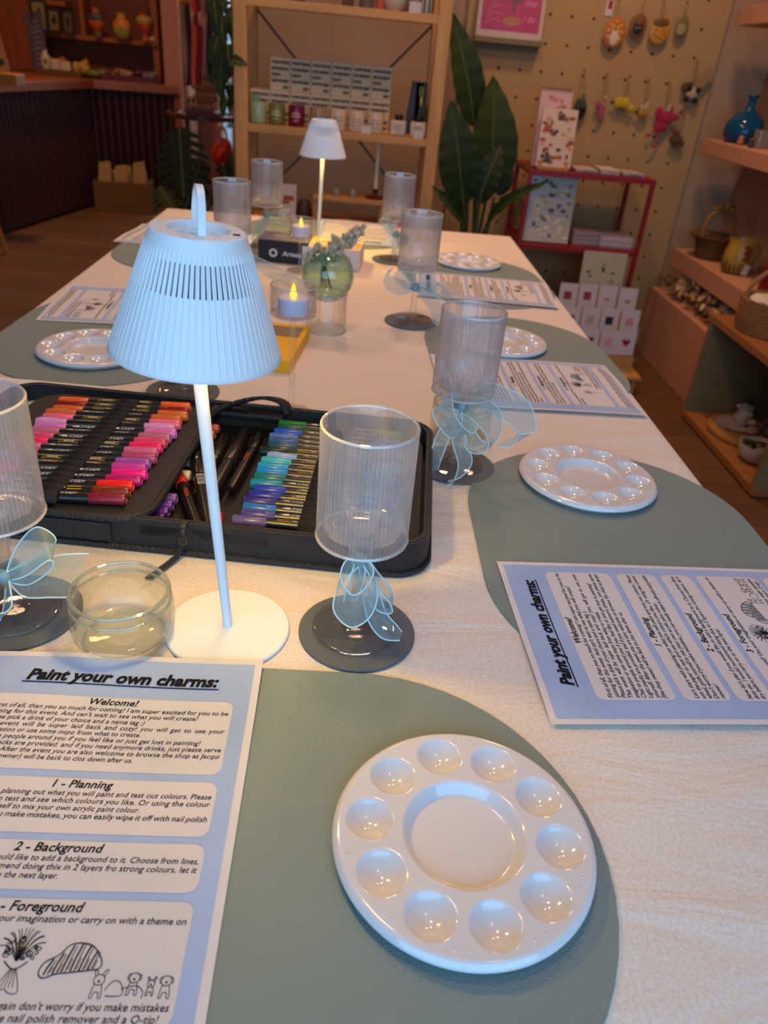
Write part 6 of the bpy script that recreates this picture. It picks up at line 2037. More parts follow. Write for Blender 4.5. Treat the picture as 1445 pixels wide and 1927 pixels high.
# woven basket with white cloth on it
M_weave = mat('seagrass_weave', '8a5f34', 0.85, var=0.3, var_scale=60, bump=0.8, bump_scale=160, stretch=(1, 1, 3))
bc = AX(1432, 640, 1.46)
bx, by = 1.512, 2.655
t = thing('woven_basket', 'woven basket with a white cloth on the wooden cube shelf', 'basket', (bx, by, ztc + 0.001))
b = MB()
b.lathe([(0, 0), (0.118, 0), (0.126, 0.01), (0.130, 0.05), (0.131, 0.11), (0.128, 0.115), (0.122, 0.112), (0.120, 0.05), (0.112, 0.012), (0, 0.01)], 48)
ob('bowl', b, M_weave, t)
b = MB()
for k in range(11):
    z = 0.006 + 0.0105 * k
    r = 0.1235 + 0.0085 * min(1, z / 0.05)
    b.tube([(r * math.cos(a) * (1 + 0.006 * math.sin(a * 26 + k)), r * math.sin(a) * (1 + 0.006 * math.sin(a * 26 + k)), z) for a in [2 * PI * i / 72 for i in range(72)]], 0.0058, 6, closed=True)
ob('coils', b, M_weave, t)
b = MB(); b.tube(arc3([(-0.122, 0.02, 0.10), (-0.115, 0.016, 0.16), (-0.05, 0.006, 0.225), (0.04, -0.006, 0.225), (0.112, -0.016, 0.16), (0.122, -0.02, 0.10)], 8), 0.008, 8); ob('handle', b, mat('seagrass_handle', '9a7040', 0.8), t)
b = MB()
b.grid(lambda u, v: (0.116 * (0.15 + 0.85 * u) * math.cos(2 * PI * v), 0.116 * (0.15 + 0.85 * u) * math.sin(2 * PI * v), 0.085 + 0.022 * u * u + 0.010 * math.sin(2 * PI * v * 3 + u * 4) + 0.006 * math.sin(2 * PI * v * 7)), 14, 60)
ob('white_cloth', b, mat('white_cloth', 'd6c6b0', 0.9), t, solid=0.003)
# things inside the cube
zb = 0.036 + 0.0005
bp_ = AX(1365, 800, 1.50)
t = thing('round_board', 'round wooden board in the bottom of the cube shelf', 'board', (1.545, 2.615, zb))
b = MB(); b.lathe([(0, 0), (0.150, 0), (0.156, 0.004), (0.158, 0.012), (0.156, 0.020), (0.146, 0.022), (0.140, 0.016), (0, 0.014)], 64); ob('tray', b, mat('light_wood', 'a5773f', 0.55, var=0.15, var_scale=10, stretch=(1, 8, 1)), t)
M_cer = mat('white_ceramic', 'b9b0a4', 0.3)
tag(ob('small_plate', MB().lathe([(0, 0), (0.045, 0), (0.070, 0.006), (0.072, 0.009), (0.066, 0.008), (0.044, 0.004), (0, 0.004)], 48), mat('lilac_ceramic', 'a89494', 0.35), loc=(1.500, 2.66, zb + 0.0148)), 'pale lilac plate on the round wooden board', 'plate')
t = thing('teacup', 'white cup with a gold rim on the lilac plate', 'cup', (1.530, 2.672, zb + 0.0196))
b = MB(); b.lathe([(0, 0), (0.020, 0), (0.030, 0.015), (0.034, 0.045), (0.032, 0.045), (0.027, 0.016), (0.016, 0.004), (0, 0.004)], 36); ob('bowl', b, M_cer, t)
b = MB(); b.tube([(0.0332 * math.cos(a), 0.0332 * math.sin(a), 0.0452) for a in [2 * PI * i / 36 for i in range(36)]], 0.0011, 6, closed=True); ob('gold_rim', b, mat('gold_foil', 'c08a3a', 0.3, metal=0.9), t)
t = thing('ceramic_bird', 'small white ceramic figure with a dark knob behind the cup', 'figurine', (1.575, 2.745, zb + 0.020))
b = MB(); b.lathe([(0, 0), (0.024, 0), (0.034, 0.020), (0.030, 0.045), (0.014, 0.056), (0, 0.058)], 24); b.sphere((-0.03, 0, 0.046), (0.016, 0.010, 0.008), 10, 8); ob('body', b, M_cer, t)
b = MB(); b.sphere((0.006, 0, 0.065), 0.011, 12, 8); ob('dark_knob', b, M_black, t)
t = thing('ceramic_bowl', 'white bowl with dark leaves at the front of the cube shelf', 'bowl', (1.470, 2.395, zb))
b = MB(); b.lathe([(0, 0), (0.040, 0), (0.060, 0.012), (0.070, 0.040), (0.071, 0.062), (0.068, 0.062), (0.066, 0.040), (0.056, 0.016), (0.036, 0.006), (0, 0.006)], 48); ob('bowl', b, M_cer, t)
b = MB()
random.seed(6)
for k in range(10):
    M_ = Matrix.Translation((random.uniform(-.04, .03), random.uniform(-.03, .04), 0.056)) @ Matrix.Rotation(random.uniform(0, 6), 4, 'Z') @ Matrix.Rotation(random.uniform(-.4, .4), 4, 'X')
    b.sphere((0, 0, 0), (0.024, 0.009, 0.003), 10, 6, M_)
ob('dark_leaves', b, mat('dark_leaf', '2c2a18', 0.6), t)
b = MB(); b.sphere((0.035, -0.01, 0.060), (0.022, 0.016, 0.006), 12, 8); ob('wood_slice', b, mat('light_wood', 'a5773f', 0.55), t)
random.seed(17)
for k in range(9):
    x, y = 1.575 + random.uniform(-.05, .08), 2.52 + random.uniform(-.06, .09)
    s = random.uniform(0.018, 0.030)
    b = MB(); b.lathe([(0, 0), (s * .7, s * .1), (s, s * .5), (s * .8, s * .9), (s * .3, s * 1.2), (0, s * 1.3)], 12, Matrix.Diagonal((1, .75, .8, 1)))
    tag(ob('grey_shell', b, mat(('shell_grey', 'shell_mauve')[k % 2], ('6f5e54', '85706a')[k % 2], 0.6), loc=(x, y, zb + 0.024 + 0.012 * (k % 3)), rot=(random.uniform(-.3, .3), random.uniform(-.3, .3), random.uniform(0, 6))), 'grey shell in the pile on the round wooden board', 'shell', 'grey shells on the round board')

# pineapple basket and jug on the pink shelf
M_rat = mat('rattan', '6e4a1e', 0.75, var=0.35, var_scale=70, bump=0.8, bump_scale=140)
pbx, pby = 1.605, 3.52
t = thing('pineapple_basket', 'rattan basket with a leafy pineapple crown on its handle', 'basket', (pbx, pby, ZB3 + 0.001), rad(20))
w = 0.105
b = MB(); b.lathe([(0, 0), (0.066, 0), (0.074, 0.006), (0.082, 0.05), (0.090, 0.075), (0.118, 0.090), (0.124, 0.097), (0.114, 0.099), (0.088, 0.086), (0.074, 0.05), (0.066, 0.012), (0, 0.010)], 48, Matrix.Diagonal((1.0, 0.95, 1, 1))); ob('bowl', b, M_rat, t)
M_rat2 = mat('rattan_light', '8a622a', 0.75)
b = MB()
for s in (-1, 1): b.tube(arc3([(s * 0.088, 0, 0.088), (s * 0.082, 0, 0.150), (s * 0.060, 0, 0.185), (s * 0.02, 0, 0.198), (0, 0, 0.198)], 8), 0.0085, 8)
ob('handle', b, M_rat2, t)
b = MB()
for k in range(9):
    a = rad(-70 + 140 * k / 8)
    tip = Vector((0.062 * math.sin(a), 0.012 * math.cos(k * 2.0), 0.200 + 0.050 * math.cos(a)))
    base = Vector((0.016 * math.sin(a), 0, 0.196))
    d = tip - base
    n = Vector((math.cos(a), 0, -math.sin(a))) * 0.011
    mid = base + d * 0.45
    b.add([base - n * .6, base + n * .6, mid + n, tip, mid - n, mid + Vector((0, -0.006, 0))], [(0, 1, 2, 5), (0, 5, 4), (5, 2, 3), (5, 3, 4)])
ob('crown_leaves', b, M_rat2, t, solid=0.002)
jx, jy = 1.595, 3.24
t = thing('pineapple_jug', 'yellow and green ceramic jug with a red flower, beside the rattan basket', 'jug', (jx, jy, ZB3 + 0.001), rad(10))
b = MB(); b.lathe([(0, 0), (0.040, 0), (0.056, 0.012), (0.064, 0.045), (0.060, 0.085), (0.052, 0.112), (0.056, 0.135), (0.053, 0.136), (0.047, 0.112), (0.052, 0.08), (0, 0.02)], 40); ob('body', b, mat('yellow_glaze', 'a8852e', 0.35, var=0.25, var_scale=14), t)
b = MB()
for k in range(22):
    a = 2 * PI * k / 22
    h = 0.055 + 0.012 * math.sin(k * 2.7)
    pts = []
    for z, r in ((0.006, 0.050), (0.020, 0.0595), (0.045, 0.0645), (h, 0.0640)):
        pts.append((r, z))
    wv = 0.0055
    L = []
    for q, (r, z) in enumerate(pts):
        ww = wv * (1 - q / 3.2)
        for s in (-1, 1):
            L.append(((r + 0.001) * math.cos(a + s * ww / r), (r + 0.001) * math.sin(a + s * ww / r), z))
    b.add(L, [(2 * q, 2 * q + 1, 2 * q + 3, 2 * q + 2) for q in range(3)])
ob('green_leaves', b, mat('green_glaze', '3f4a1c', 0.4), t)
b = MB()
for k in range(9):
    z = 0.052 + 0.008 * k
    b.sphere((0.010 * math.sin(k * 2.2) - 0.004, -0.062 + abs(k - 3) * 0.0012, z), (0.010, 0.004, 0.008), 10, 6)
ob('red_flower', b, mat('red_glaze', '7c1410', 0.4), t)
b = MB(); b.tube(arc3([(0.050, 0.0, 0.118), (0.085, 0.0, 0.112), (0.092, 0, 0.075), (0.060, 0.0, 0.045)], 8), 0.0065, 8); ob('handle', b, mat('tan_glaze', '8a6a38', 0.4), t)
b = MB(); b.box((-0.008, -0.074, 0.026), (0.030, 0.0015, 0.040), Matrix.Rotation(rad(12), 4, 'Y')); ob('price_tag', b, mat('price_card', 'cdbfb4', 0.7), t, smooth=False)
tag(ob('red_canister', MB().lathe([(0, 0), (0.040, 0), (0.042, 0.003), (0.042, 0.095), (0.038, 0.098), (0.010, 0.100), (0.009, 0.112), (0, 0.113)], 32), mat('red_lacquer', '7c1512', 0.35), loc=(1.60, 2.93, ZB3 + 0.001)), 'red canister at the right edge behind the woven basket', 'canister')

# blue bottle and small things on the shelf above
zS = s1.z - 0.004
bp = AX(1398, 262, 1.60)
t = thing('blue_bottle', 'round blue glass bottle with a narrow neck on the pink wall shelf', 'bottle', (1.605, 3.56, zS + 0.0008))
P_ = [(0, 0), (0.060, 0), (0.074, 0.008), (0.082, 0.030), (0.083, 0.050), (0.076, 0.078), (0.052, 0.105), (0.024, 0.122), (0.017, 0.135), (0.016, 0.165), (0.022, 0.176), (0.0225, 0.181), (0.018, 0.183)]
b = MB(); b.lathe(P_ + [(max(0, r - 0.003), z + (0.003 if z < 0.02 else 0)) for r, z in P_[::-1][1:-1]] + [(0, 0.003)], 48)
ob('body', b, mat('blue_glass', '12587e', 0.08, spec=0.9, trans=0.35, ior=1.3), t, angle=80)
b = MB(); b.tube(arc3([(0.018, -0.01, 0.140), (0.030, -0.03, 0.128), (0.060, -0.05, 0.105)], 6), 0.0012, 5); b.box((0.068, -0.056, 0.086), (0.030, 0.001, 0.045)); ob('swing_tag', b, M_cord, t, smooth=False)
tag(ob('glass_block', MB().box((0, 0, 0.032), (0.045, 0.06, 0.064)), mat('smoky_glass', '857a68', 0.15, spec=0.8), loc=(1.600, 3.37, zS + 0.0008), bevel=0.004, smooth=False), 'grey glass block right of the blue bottle', 'block')
for k, (x, y, hx, lab) in enumerate(((1.545, 3.43, 'b56a4a', 'small orange ornament in front of the blue bottle'), (1.545, 3.33, '38304a', 'small violet ornament near the right edge, right of the orange one'))):
    b = MB(); b.lathe([(0, 0), (0.010, 0), (0.014, 0.010), (0.010, 0.020), (0.012, 0.026), (0.006, 0.034), (0, 0.035)], 20)
    tag(ob('small_ornament', b, mat('orn_' + hx, hx, 0.4), loc=(x, y, zS + 0.0008)), lab, 'ornament')

# stool under the table on the right
sp = TP(1150, 706, -0.30)
t = thing('wooden_stool', 'round wooden stool tucked under the right side of the table', 'stool', (0.605, 1.965, 0))
b = MB(); b.lathe([(0, 0.435), (0.150, 0.435), (0.160, 0.440), (0.160, 0.458), (0.152, 0.464), (0, 0.464)], 48); ob('seat', b, mat('orange_wood', 'b5702c', 0.45, var=0.15, var_scale=8, stretch=(1, 8, 1)), t)
for k in range(4):
    a = PI / 4 + k * PI / 2
    b = MB(); b.cyl((0.15 * math.cos(a), 0.15 * math.sin(a), 0), (0.10 * math.cos(a), 0.10 * math.sin(a), 0.436), 0.014, 0.017, 14); ob('leg', b, mat('orange_wood', 'b5702c', 0.45), t)
# ================================================================ COUNTER AT THE BACK LEFT
A_, B_, C_ = Vector((-2.46, 3.90)), Vector((-2.05, 6.36)), Vector((-1.46, 6.50))
CTZ = AY(250, 156, 6.40).z
t = thing('shop_counter', 'dark fluted wooden shop counter in the back left corner', 'counter', (-2.3, 6.0, 0))
O = Vector((-2.3, 6.0))
def off(P, n, d): return P + n * d
n1 = (B_ - A_).normalized(); nn1 = Vector((n1.y, -n1.x)); n2 = (C_ - B_).normalized(); nn2 = Vector((n2.y, -n2.x))
top = [A_ + nn1 * 0.05, B_ + nn1 * 0.05 + nn2 * 0.05 + Vector((0.0, 0.0)), C_ + nn2 * 0.05 + n2 * 0.04, Vector((-1.45, 6.96)), Vector((-3.05, 6.96)), Vector((-3.05, 3.90))]
b = MB(); b.prism([(p.x - O.x, p.y - O.y) for p in top], CTZ - 0.055, CTZ); ob('worktop', b, M_walnut, t, bevel=0.004, smooth=False)
b = MB(); b.prism([(p.x - O.x, p.y - O.y) for p in (A_ - nn1 * .02, B_ - nn1 * .02 - nn2 * .02, C_ - nn2 * .02 + n2 * 0, Vector((-1.46, 6.9)), Vector((-3.0, 6.9)), Vector((-3.0, 3.95)))], 0.05, CTZ - 0.056); ob('carcass', b, M_dark, t, smooth=False)
b = MB()
for P, Q, nn in ((A_, B_, nn1), (B_, C_, nn2)):
    L = (Q - P).length
    n = int(L / 0.055)
    d = (Q - P).normalized()
    for k in range(n):
        c = P + d * (L * (k + 0.5) / n) - O
        b.lathe([(0.024, 0.02), (0.024, CTZ - 0.058)], 12, Matrix.Translation((c.x, c.y, 0)))
ob('fluted_front', b, M_dark, t)
b = MB(); pc = C_ - O; b.box((pc.x + 0.03, pc.y + 0.2, (CTZ - 0.06) / 2), (0.05, 0.44, CTZ - 0.062)); ob('end_panel', b, M_walnut, t, smooth=False)

# wooden wall unit over the far leg
YH = 6.72
hx1 = AY(297, 70, YH).x
hx0 = -3.0
t = thing('wall_unit', 'brown wooden wall unit with painted vases, above the counter', 'shelving unit', ((hx0 + hx1) / 2, YH + 0.12, CTZ))
ocx = (hx0 + hx1) / 2
b = MB(); b.box((0, 0.10, (2.55 - CTZ) / 2 + 0.001), (hx1 - hx0, 0.02, 2.55 - CTZ)); ob('back_panel', b, mat('wall_unit_back', '70371a', 0.5, var=0.15, var_scale=5, stretch=(6, 6, .6)), t, smooth=False)
zs1 = (AY(80, 58, YH).z + AY(285, 80, YH).z) / 2
divx = AY(152, 30, YH).x
M_unit = mat('wall_unit_wood', '9a5218', 0.45, var=0.15, var_scale=5, stretch=(6, 6, .6))
for x, nm in ((hx1 - 0.022, 'side_post'),):
    b = MB(); b.box((x - ocx, -0.01, (2.55 - CTZ) / 2 + 0.001), (0.044, 0.20, 2.55 - CTZ)); ob(nm, b, M_unit, t, smooth=False)
b = MB(); b.box((divx - ocx, -0.005, (2.55 - zs1) / 2 + zs1 - CTZ), (0.030, 0.19, 2.55 - zs1)); ob('divider', b, M_unit, t, smooth=False)
xl_ = AY(58, 55, YH).x
b = MB(); b.box(((xl_ + hx1 - 0.044) / 2 - ocx, -0.005, zs1 - CTZ - 0.015), (hx1 - 0.046 - xl_, 0.19, 0.030)); ob('shelf_board', b, M_unit, t, smooth=False)
b = MB(); b.box(((xl_ - 0.6 + xl_) / 2 - ocx, -0.03, (2.55 - CTZ) / 2), (0.6, 0.14, 2.55 - CTZ - 0.01)); ob('left_panel', b, mat('wall_unit_panel', '8a441a', 0.5, var=0.12, var_scale=4, stretch=(6, 6, .6)), t, smooth=False)
zs2 = AY(90, 4, YH).z
b = MB(); b.box(((xl_ + divx) / 2 - ocx - 0.06, -0.03, zs2 - CTZ), (divx - xl_ - 0.1, 0.14, 0.03)); ob('upper_shelf', b, M_unit, t, smooth=False)
zsh_ = zs1 + 0.0006
# painted vases
def vase(px, label, parts, kind):
    Y = YH - 0.015
    x = XP(px, Y, zsh_ + 0.1)
    t = thing('painted_vase', label, 'vase', (x, Y, zsh_), 0, 'painted vases on the wall unit')
    for nm, prof, hx in parts:
        b = MB(); b.lathe(prof, 28, Matrix.Diagonal((1, .7, 1, 1))); ob(nm, b, mat('vase_' + hx, hx, 0.5, var=0.25, var_scale=40), t)
    return t
s_ = (AY(201, 40, YH).x - AY(200, 40, YH).x)
def P(*L): return [(r * s_, z * s_) for r, z in L]
vase(182, 'orange and blue painted vase, leftmost of the three on the wall unit', [
    ('foot', P((0, 0), (7, 0), (8, 2), (6, 8), (6, 9), (0, 9)), '6f5a2c'), ('body', P((5, 9), (9, 12), (15, 22), (14, 26), (0, 26)), 'c4581c'), ('collar', P((14, 26), (16, 29), (15, 34), (11, 37), (8, 38), (0, 38)), '4a4a4c'), ('neck', P((7, 38), (7, 44), (9, 47), (7, 47), (0, 45)), 'b5651e')], 0)
vase(229, 'round yellow and green pineapple vase, middle of the three on the wall unit', [
    ('body', P((0, 0), (8, 0), (14, 5), (17, 13), (17, 19), (0, 19)), 'a08a34'), ('shoulder', P((17, 19), (16, 25), (12, 31), (7, 34), (0, 34)), 'cc7a1e'), ('neck', P((7, 34), (8, 39), (10, 42), (8, 42), (0, 40)), 'c99a3a')], 0)
vase(272, 'red and cream painted vase, rightmost of the three on the wall unit', [
    ('foot', P((0, 0), (9, 0), (7, 6), (5, 9), (6, 12), (0, 12)), 'a8481a'), ('body', P((5, 12), (9, 16), (14, 24), (15, 28), (0, 28)), 'bf4a20'), ('collar', P((14, 28), (16, 32), (13, 38), (9, 41), (0, 41)), 'a8863e'), ('neck', P((8, 41), (9, 46), (12, 49), (9, 49), (0, 47)), 'a8401c')], 0)
x = XP(288, YH - 0.03, zsh_ + 0.02)
tag(ob('small_shell', MB().sphere((0, 0, 0), (0.020, 0.015, 0.016), 12, 8), mat('shell_cream', 'd0b48c', 0.7), loc=(x, YH - 0.05, zsh_ + 0.0165)), 'small cream shell at the right end of the wall unit shelf', 'shell')
# framed pictures
for k, (px, w, h, hx, lab) in enumerate(((73, 30, 50, '8a7a40', 'olive framed picture with a dark bird, leftmost of the three frames'), (101, 24, 38, '7a6234', 'brown framed picture in the middle of the three frames'), (127, 22, 38, '5f4a24', 'dark framed picture, rightmost of the three frames'))):
    Y = YH - 0.03
    x = XP(px, Y, zsh_ + 0.08)
    t = thing('framed_picture', lab, 'picture', (x, Y, zsh_ + 0.002), (rad(-5), 0, 0), 'framed pictures on the wall unit')
    W_, H_ = w * s_, h * s_
    b = MB()
    for sx in (-1, 1): b.box((sx * (W_ / 2 - 0.007), 0, H_ / 2), (0.014, 0.014, H_))
    for z in (0.007, H_ - 0.007): b.box((0, 0, z), (W_ - 0.0285, 0.0138, 0.014))
    ob('frame', b, mat('frame_dark', '2c1a0c', 0.5), t, smooth=False)
    b = MB(); b.box((0, 0.002, H_ / 2), (W_ - 0.0286, 0.004, H_ - 0.0286)); ob('picture', b, mat('pic_' + hx, hx, 0.6), t, smooth=False)
    b = MB(); b.sphere((0, -0.0005, H_ * 0.5), (W_ * 0.22, 0.001, H_ * 0.14), 12, 6); b.sphere((W_ * .05, -0.0005, H_ * 0.68), (W_ * 0.10, 0.001, H_ * 0.08), 10, 6); b.box((0, -0.0005, H_ * 0.33), (W_ * 0.05, 0.001, H_ * 0.22)); ob('dark_drawing', b, mat('pic_ink', '2a2414', 0.7), t)

# on the counter
ZK = CTZ + 0.0006
def on_counter(px, py, Y=None):
    d = _dir(px, py); p = CAM + d * ((CTZ - CAM.z) / d.z)
    return p
sy = 6.42
sc_ = (AY(101, 120, sy).x - AY(100, 120, sy).x)
def cpos(px, Y=sy): return XP(px, Y, CTZ + 0.05)
t = thing('acrylic_sign', 'slanted grey clear sign standing on the counter', 'sign', (cpos(80, 6.62), 6.60, ZK), (rad(-10), rad(-13), rad(-25)))
b = MB(); b.box((0, 0, 0.20), (0.16, 0.006, 0.40)); ob('panel', b, mat('grey_acrylic', '5b5660', 0.25, spec=0.8), t, smooth=False)
b = MB()
for k in range(9): b.box((0, -0.0034, 0.06 + 0.035 * k), (0.10 - 0.02 * (k % 3), 0.0006, 0.008))
ob('printed_lines', b, mat('grey_lines', '8d8a90', 0.7), t, smooth=False)
t = thing('wooden_block_stand', 'pale wooden block holding a leaning card, at the left end of the counter', 'stand', (cpos(12, 5.0), 5.0, ZK))
wS = (AY(21, 130, 5.0).x - AY(20, 130, 5.0).x)
b = MB(); b.box((0, 0, 0.030), (52 * wS, 0.14, 0.060)); ob('block', b, mat('pale_block', 'a8722e', 0.5), t, bevel=0.003, smooth=False)
t = thing('leaning_card', 'tan card with a dark drawing leaning on the wooden block', 'card', (cpos(4, 5.0), 5.0, ZK + 0.0608), (rad(-10), rad(-14), 0))
b = MB(); b.box((0, 0, 0.10), (0.10, 0.006, 0.20)); ob('card', b, mat('tan_card', '94683a', 0.7), t, smooth=False)
b = MB(); b.sphere((0.01, -0.0035, 0.05), (0.024, 0.001, 0.018), 10, 6); ob('dark_drawing', b, mat('pic_ink', '2a2414', 0.7), t)
# board with goods
xA, xB = cpos(70), cpos(155)
b = MB(); b.box((0, 0, 0.018), (xB - xA, 0.16, 0.036)); tag(ob('display_board', b, mat('display_wood', '6b3d16', 0.55), loc=((xA + xB) / 2, 6.45, ZK), bevel=0.002, smooth=False), 'low brown display board on the counter', 'board')
zd = ZK + 0.0366
t = thing('white_bottle', 'small white bottle with a green leaf print on the display board', 'bottle', (cpos(89), 6.41, zd))
b = MB(); b.lathe([(0, 0), (0.030, 0), (0.034, 0.006), (0.032, 0.080), (0.018, 0.100), (0.014, 0.120), (0, 0.122)], 24); ob('body', b, mat('ivory_ceramic', 'b5ab8c', 0.5), t)
b = MB(); b.sphere((0.006, -0.033, 0.05), (0.014, 0.003, 0.018), 10, 6); ob('leaf_print', b, mat('olive_green', '5a6a2c', 0.7), t)
for k, px in enumerate((107, 126)):
    b = MB(); b.box((0, 0, 0.028 if k else 0.034), (17 * sc_ * (1.15 if k else .85), 0.003, 0.056 if k else 0.068))
    tag(ob('price_card', b, mat('cream_card', 'b59f84', 0.7), loc=(cpos(px), 6.39, zd + 0.004), rot=(rad(-10), 0, 0), smooth=False), ('upright cream card next to the white bottle on the counter', 'cream price card at the right end of the display board')[k], 'price card', 'cream cards on the counter')
def lump(px, w, h, hx, label, Y=6.45, z=None, name='wrapped_goods', flat=0.8):
    z = ZK if z is None else z
    b = MB()
    random.seed(int(px))
    for k in range(7):
        b.sphere((random.uniform(-.5, .5) * w * .7, random.uniform(-.5, .5) * w * .4, h * random.uniform(0.25, 0.55)), (w * random.uniform(.22, .32), w * random.uniform(.2, .3), h * random.uniform(.25, .42)), 10, 7)
    zmin = min(v[2] for v in b.v)
    b.v = [(x, y, zz - zmin) for x, y, zz in b.v]
    return tag(ob(name, b, mat('goods_' + hx, hx, 0.6, var=0.2, var_scale=30), loc=(cpos(px, Y), Y, z), smooth=True), label, 'goods', 'wrapped goods on the counter')
lump(96, 0.07, 0.10, '5c5c1e', 'small green plant bundle behind the white bottle on the counter', 6.50, zd)
lump(117, 0.09, 0.10, '9a5a1c', 'orange bundle behind the price cards on the counter', 6.50, zd)
lump(152, 0.10, 0.11, 'b58a3c', 'yellow wrapped packet at the left of the row on the counter', 6.50)
lump(163, 0.09, 0.12, 'a8742c', 'amber wrapped packet just behind the yellow one on the counter', 6.53)
lump(178, 0.13, 0.08, '6f7434', 'pale green wrapped packet in the row on the counter', 6.46)
xA, xB = cpos(190, 6.52), cpos(300, 6.52)
t = thing('red_tray', 'dark red tray of wrapped packets at the right end of the counter', 'tray', ((xA + xB) / 2, 6.56, ZK), rad(8))
b = MB(); b.box((0, 0, 0.006), (xB - xA, 0.16, 0.012))
for s in (-1, 1): b.box((0, s * 0.077, 0.025), (xB - xA, 0.006, 0.026)); b.box((s * ((xB - xA) / 2 - 0.003), 0, 0.025), (0.006, 0.147, 0.026))
ob('tray', b, mat('dark_red_tray', '5a1210', 0.5), t, smooth=False)
for px, hx, lab in ((206, '6a3424', 'red brown wrapped packet, leftmost in the red tray'), (224, '8a5a44', 'pinkish wrapped packet, second in the red tray'), (238, 'a0704c', 'peach wrapped packet in the middle of the red tray'), (258, '5e2a44', 'purple wrapped packet in the red tray'), (282, '6c6460', 'grey wrapped packet, rightmost in the red tray')):
    lump(px, 0.10, 0.075, hx, lab, 6.545, ZK + 0.0126)

# packet crate on the floor
pc_ = Vector((XP(236, 6.17, 0.1), 6.17, 0))
t = thing('packet_crate', 'cardboard crate full of paper packets on the floor by the counter', 'crate', (pc_.x, pc_.y, 0), rad(6))
M_kraft = mat('kraft_card', '6e4a1c', 0.7)
cw_, ch_, cd_ = 0.40, 0.215, 0.26
b = MB(); b.box((0, 0, 0.006), (cw_, cd_, 0.012))
for s in (-1, 1): b.box((0, s * (cd_ / 2 - 0.005), ch_ / 2 + 0.006), (cw_, 0.010, ch_ - 0.012)); b.box((s * (cw_ / 2 - 0.005), 0, ch_ / 2 + 0.006), (0.010, cd_ - 0.0205, ch_ - 0.012))
ob('box', b, M_kraft, t, smooth=False)
random.seed(12)
q0 = Matrix.Rotation(rad(6), 4, 'Z')
for k in range(12):
    x = -0.125 + 0.125 * (k % 3); y = -0.08 + 0.052 * (k // 3)
    p = q0 @ Vector((x, y, 0)) + Vector((pc_.x, pc_.y, 0))
    t2 = thing('paper_packet', 'tan printed paper packet in the floor crate', 'packet', (p.x, p.y, 0.0126), (random.uniform(-.06, .06), random.uniform(-.08, .08), random.uniform(-.1, .1)), 'packets in the floor crate')
    h = 0.27 + random.uniform(-.02, .05)
    b = MB()
    b.add([(-.045, -.014, 0.01), (.045, -.014, 0.01), (.045, .014, 0.01), (-.045, .014, 0.01), (-.048, -.018, h * .7), (.048, -.018, h * .7), (.048, .018, h * .7), (-.048, .018, h * .7), (-.040, -.004, h), (.044, -.004, h + .012), (.044, .004, h + .012), (-.040, .004, h)],
          [(3, 2, 1, 0), (0, 1, 5, 4), (1, 2, 6, 5), (2, 3, 7, 6), (3, 0, 4, 7), (4, 5, 9, 8), (5, 6, 10, 9), (6, 7, 11, 10), (7, 4, 8, 11), (8, 9, 10, 11)])
    ob('bag', b, mat('packet_tan', 'a5804e', 0.7), t2, smooth=False)
    b = MB(); b.box((0, -0.0182, h * .58), (0.05, 0.001, 0.03)); ob('dark_print', b, mat('packet_print', '4a2c14', 0.7), t2, smooth=False)

# stool at the far left edge
pl = FP(15, 478)
t = thing('wooden_stool', 'pale wooden stool at the left edge, only one leg in view', 'stool', (pl.x - 0.17, pl.y - 0.10, 0))
b = MB(); b.lathe([(0, 0.44), (0.15, 0.44), (0.16, 0.445), (0.16, 0.465), (0, 0.468)], 40); ob('seat', b, mat('orange_wood', 'b5702c', 0.45), t)
for k, (dx, dy) in enumerate(((0.17, 0.10), (-0.12, 0.15), (0.12, -0.15), (-0.15, -0.12))):
    b = MB(); b.cyl((dx, dy, 0), (dx * .55, dy * .55, 0.441), 0.012, 0.018, 14); ob('leg', b, mat('orange_wood', 'b5702c', 0.45), t)

# ================================================================ PINK POST, CLOTHES AND WINDOW CORNER
Yp = 6.55
xa, xb = AY(302, 60, Yp).x, AY(347, 60, Yp).x
b = MB(); b.box(((xa + xb) / 2, Yp + 0.2, ZC / 2), (xb - xa, 0.30, ZC - 0.001)); struct('trim_post', b, mat('pink_post', 'b07a68', 0.6), smooth=False)
YG = 5.6
rz = ZC - 0.55
xr_a, xr_b = AY(338, 30, YG).x, AY(436, 30, YG).x
t = thing('clothes_rail', 'slim pale clothes rail in front of the far window', 'rail', ((xr_a + xr_b) / 2, YG, 0))
hw_ = (xr_b - xr_a) / 2
M_rail = mat('cream_rail', 'b08a74', 0.4)
for s in (-1, 1):
    b = MB(); b.cyl((s * hw_, 0, 0.0), (s * hw_, 0, 1.62), 0.012, seg=12); b.box((s * hw_, 0, 0.01), (0.05, 0.35, 0.02)); ob('upright', b, M_rail, t)
b = MB(); b.cyl((-hw_, 0, 1.62), (hw_, 0, 1.62), 0.012, seg=12); ob('bar', b, M_rail, t)
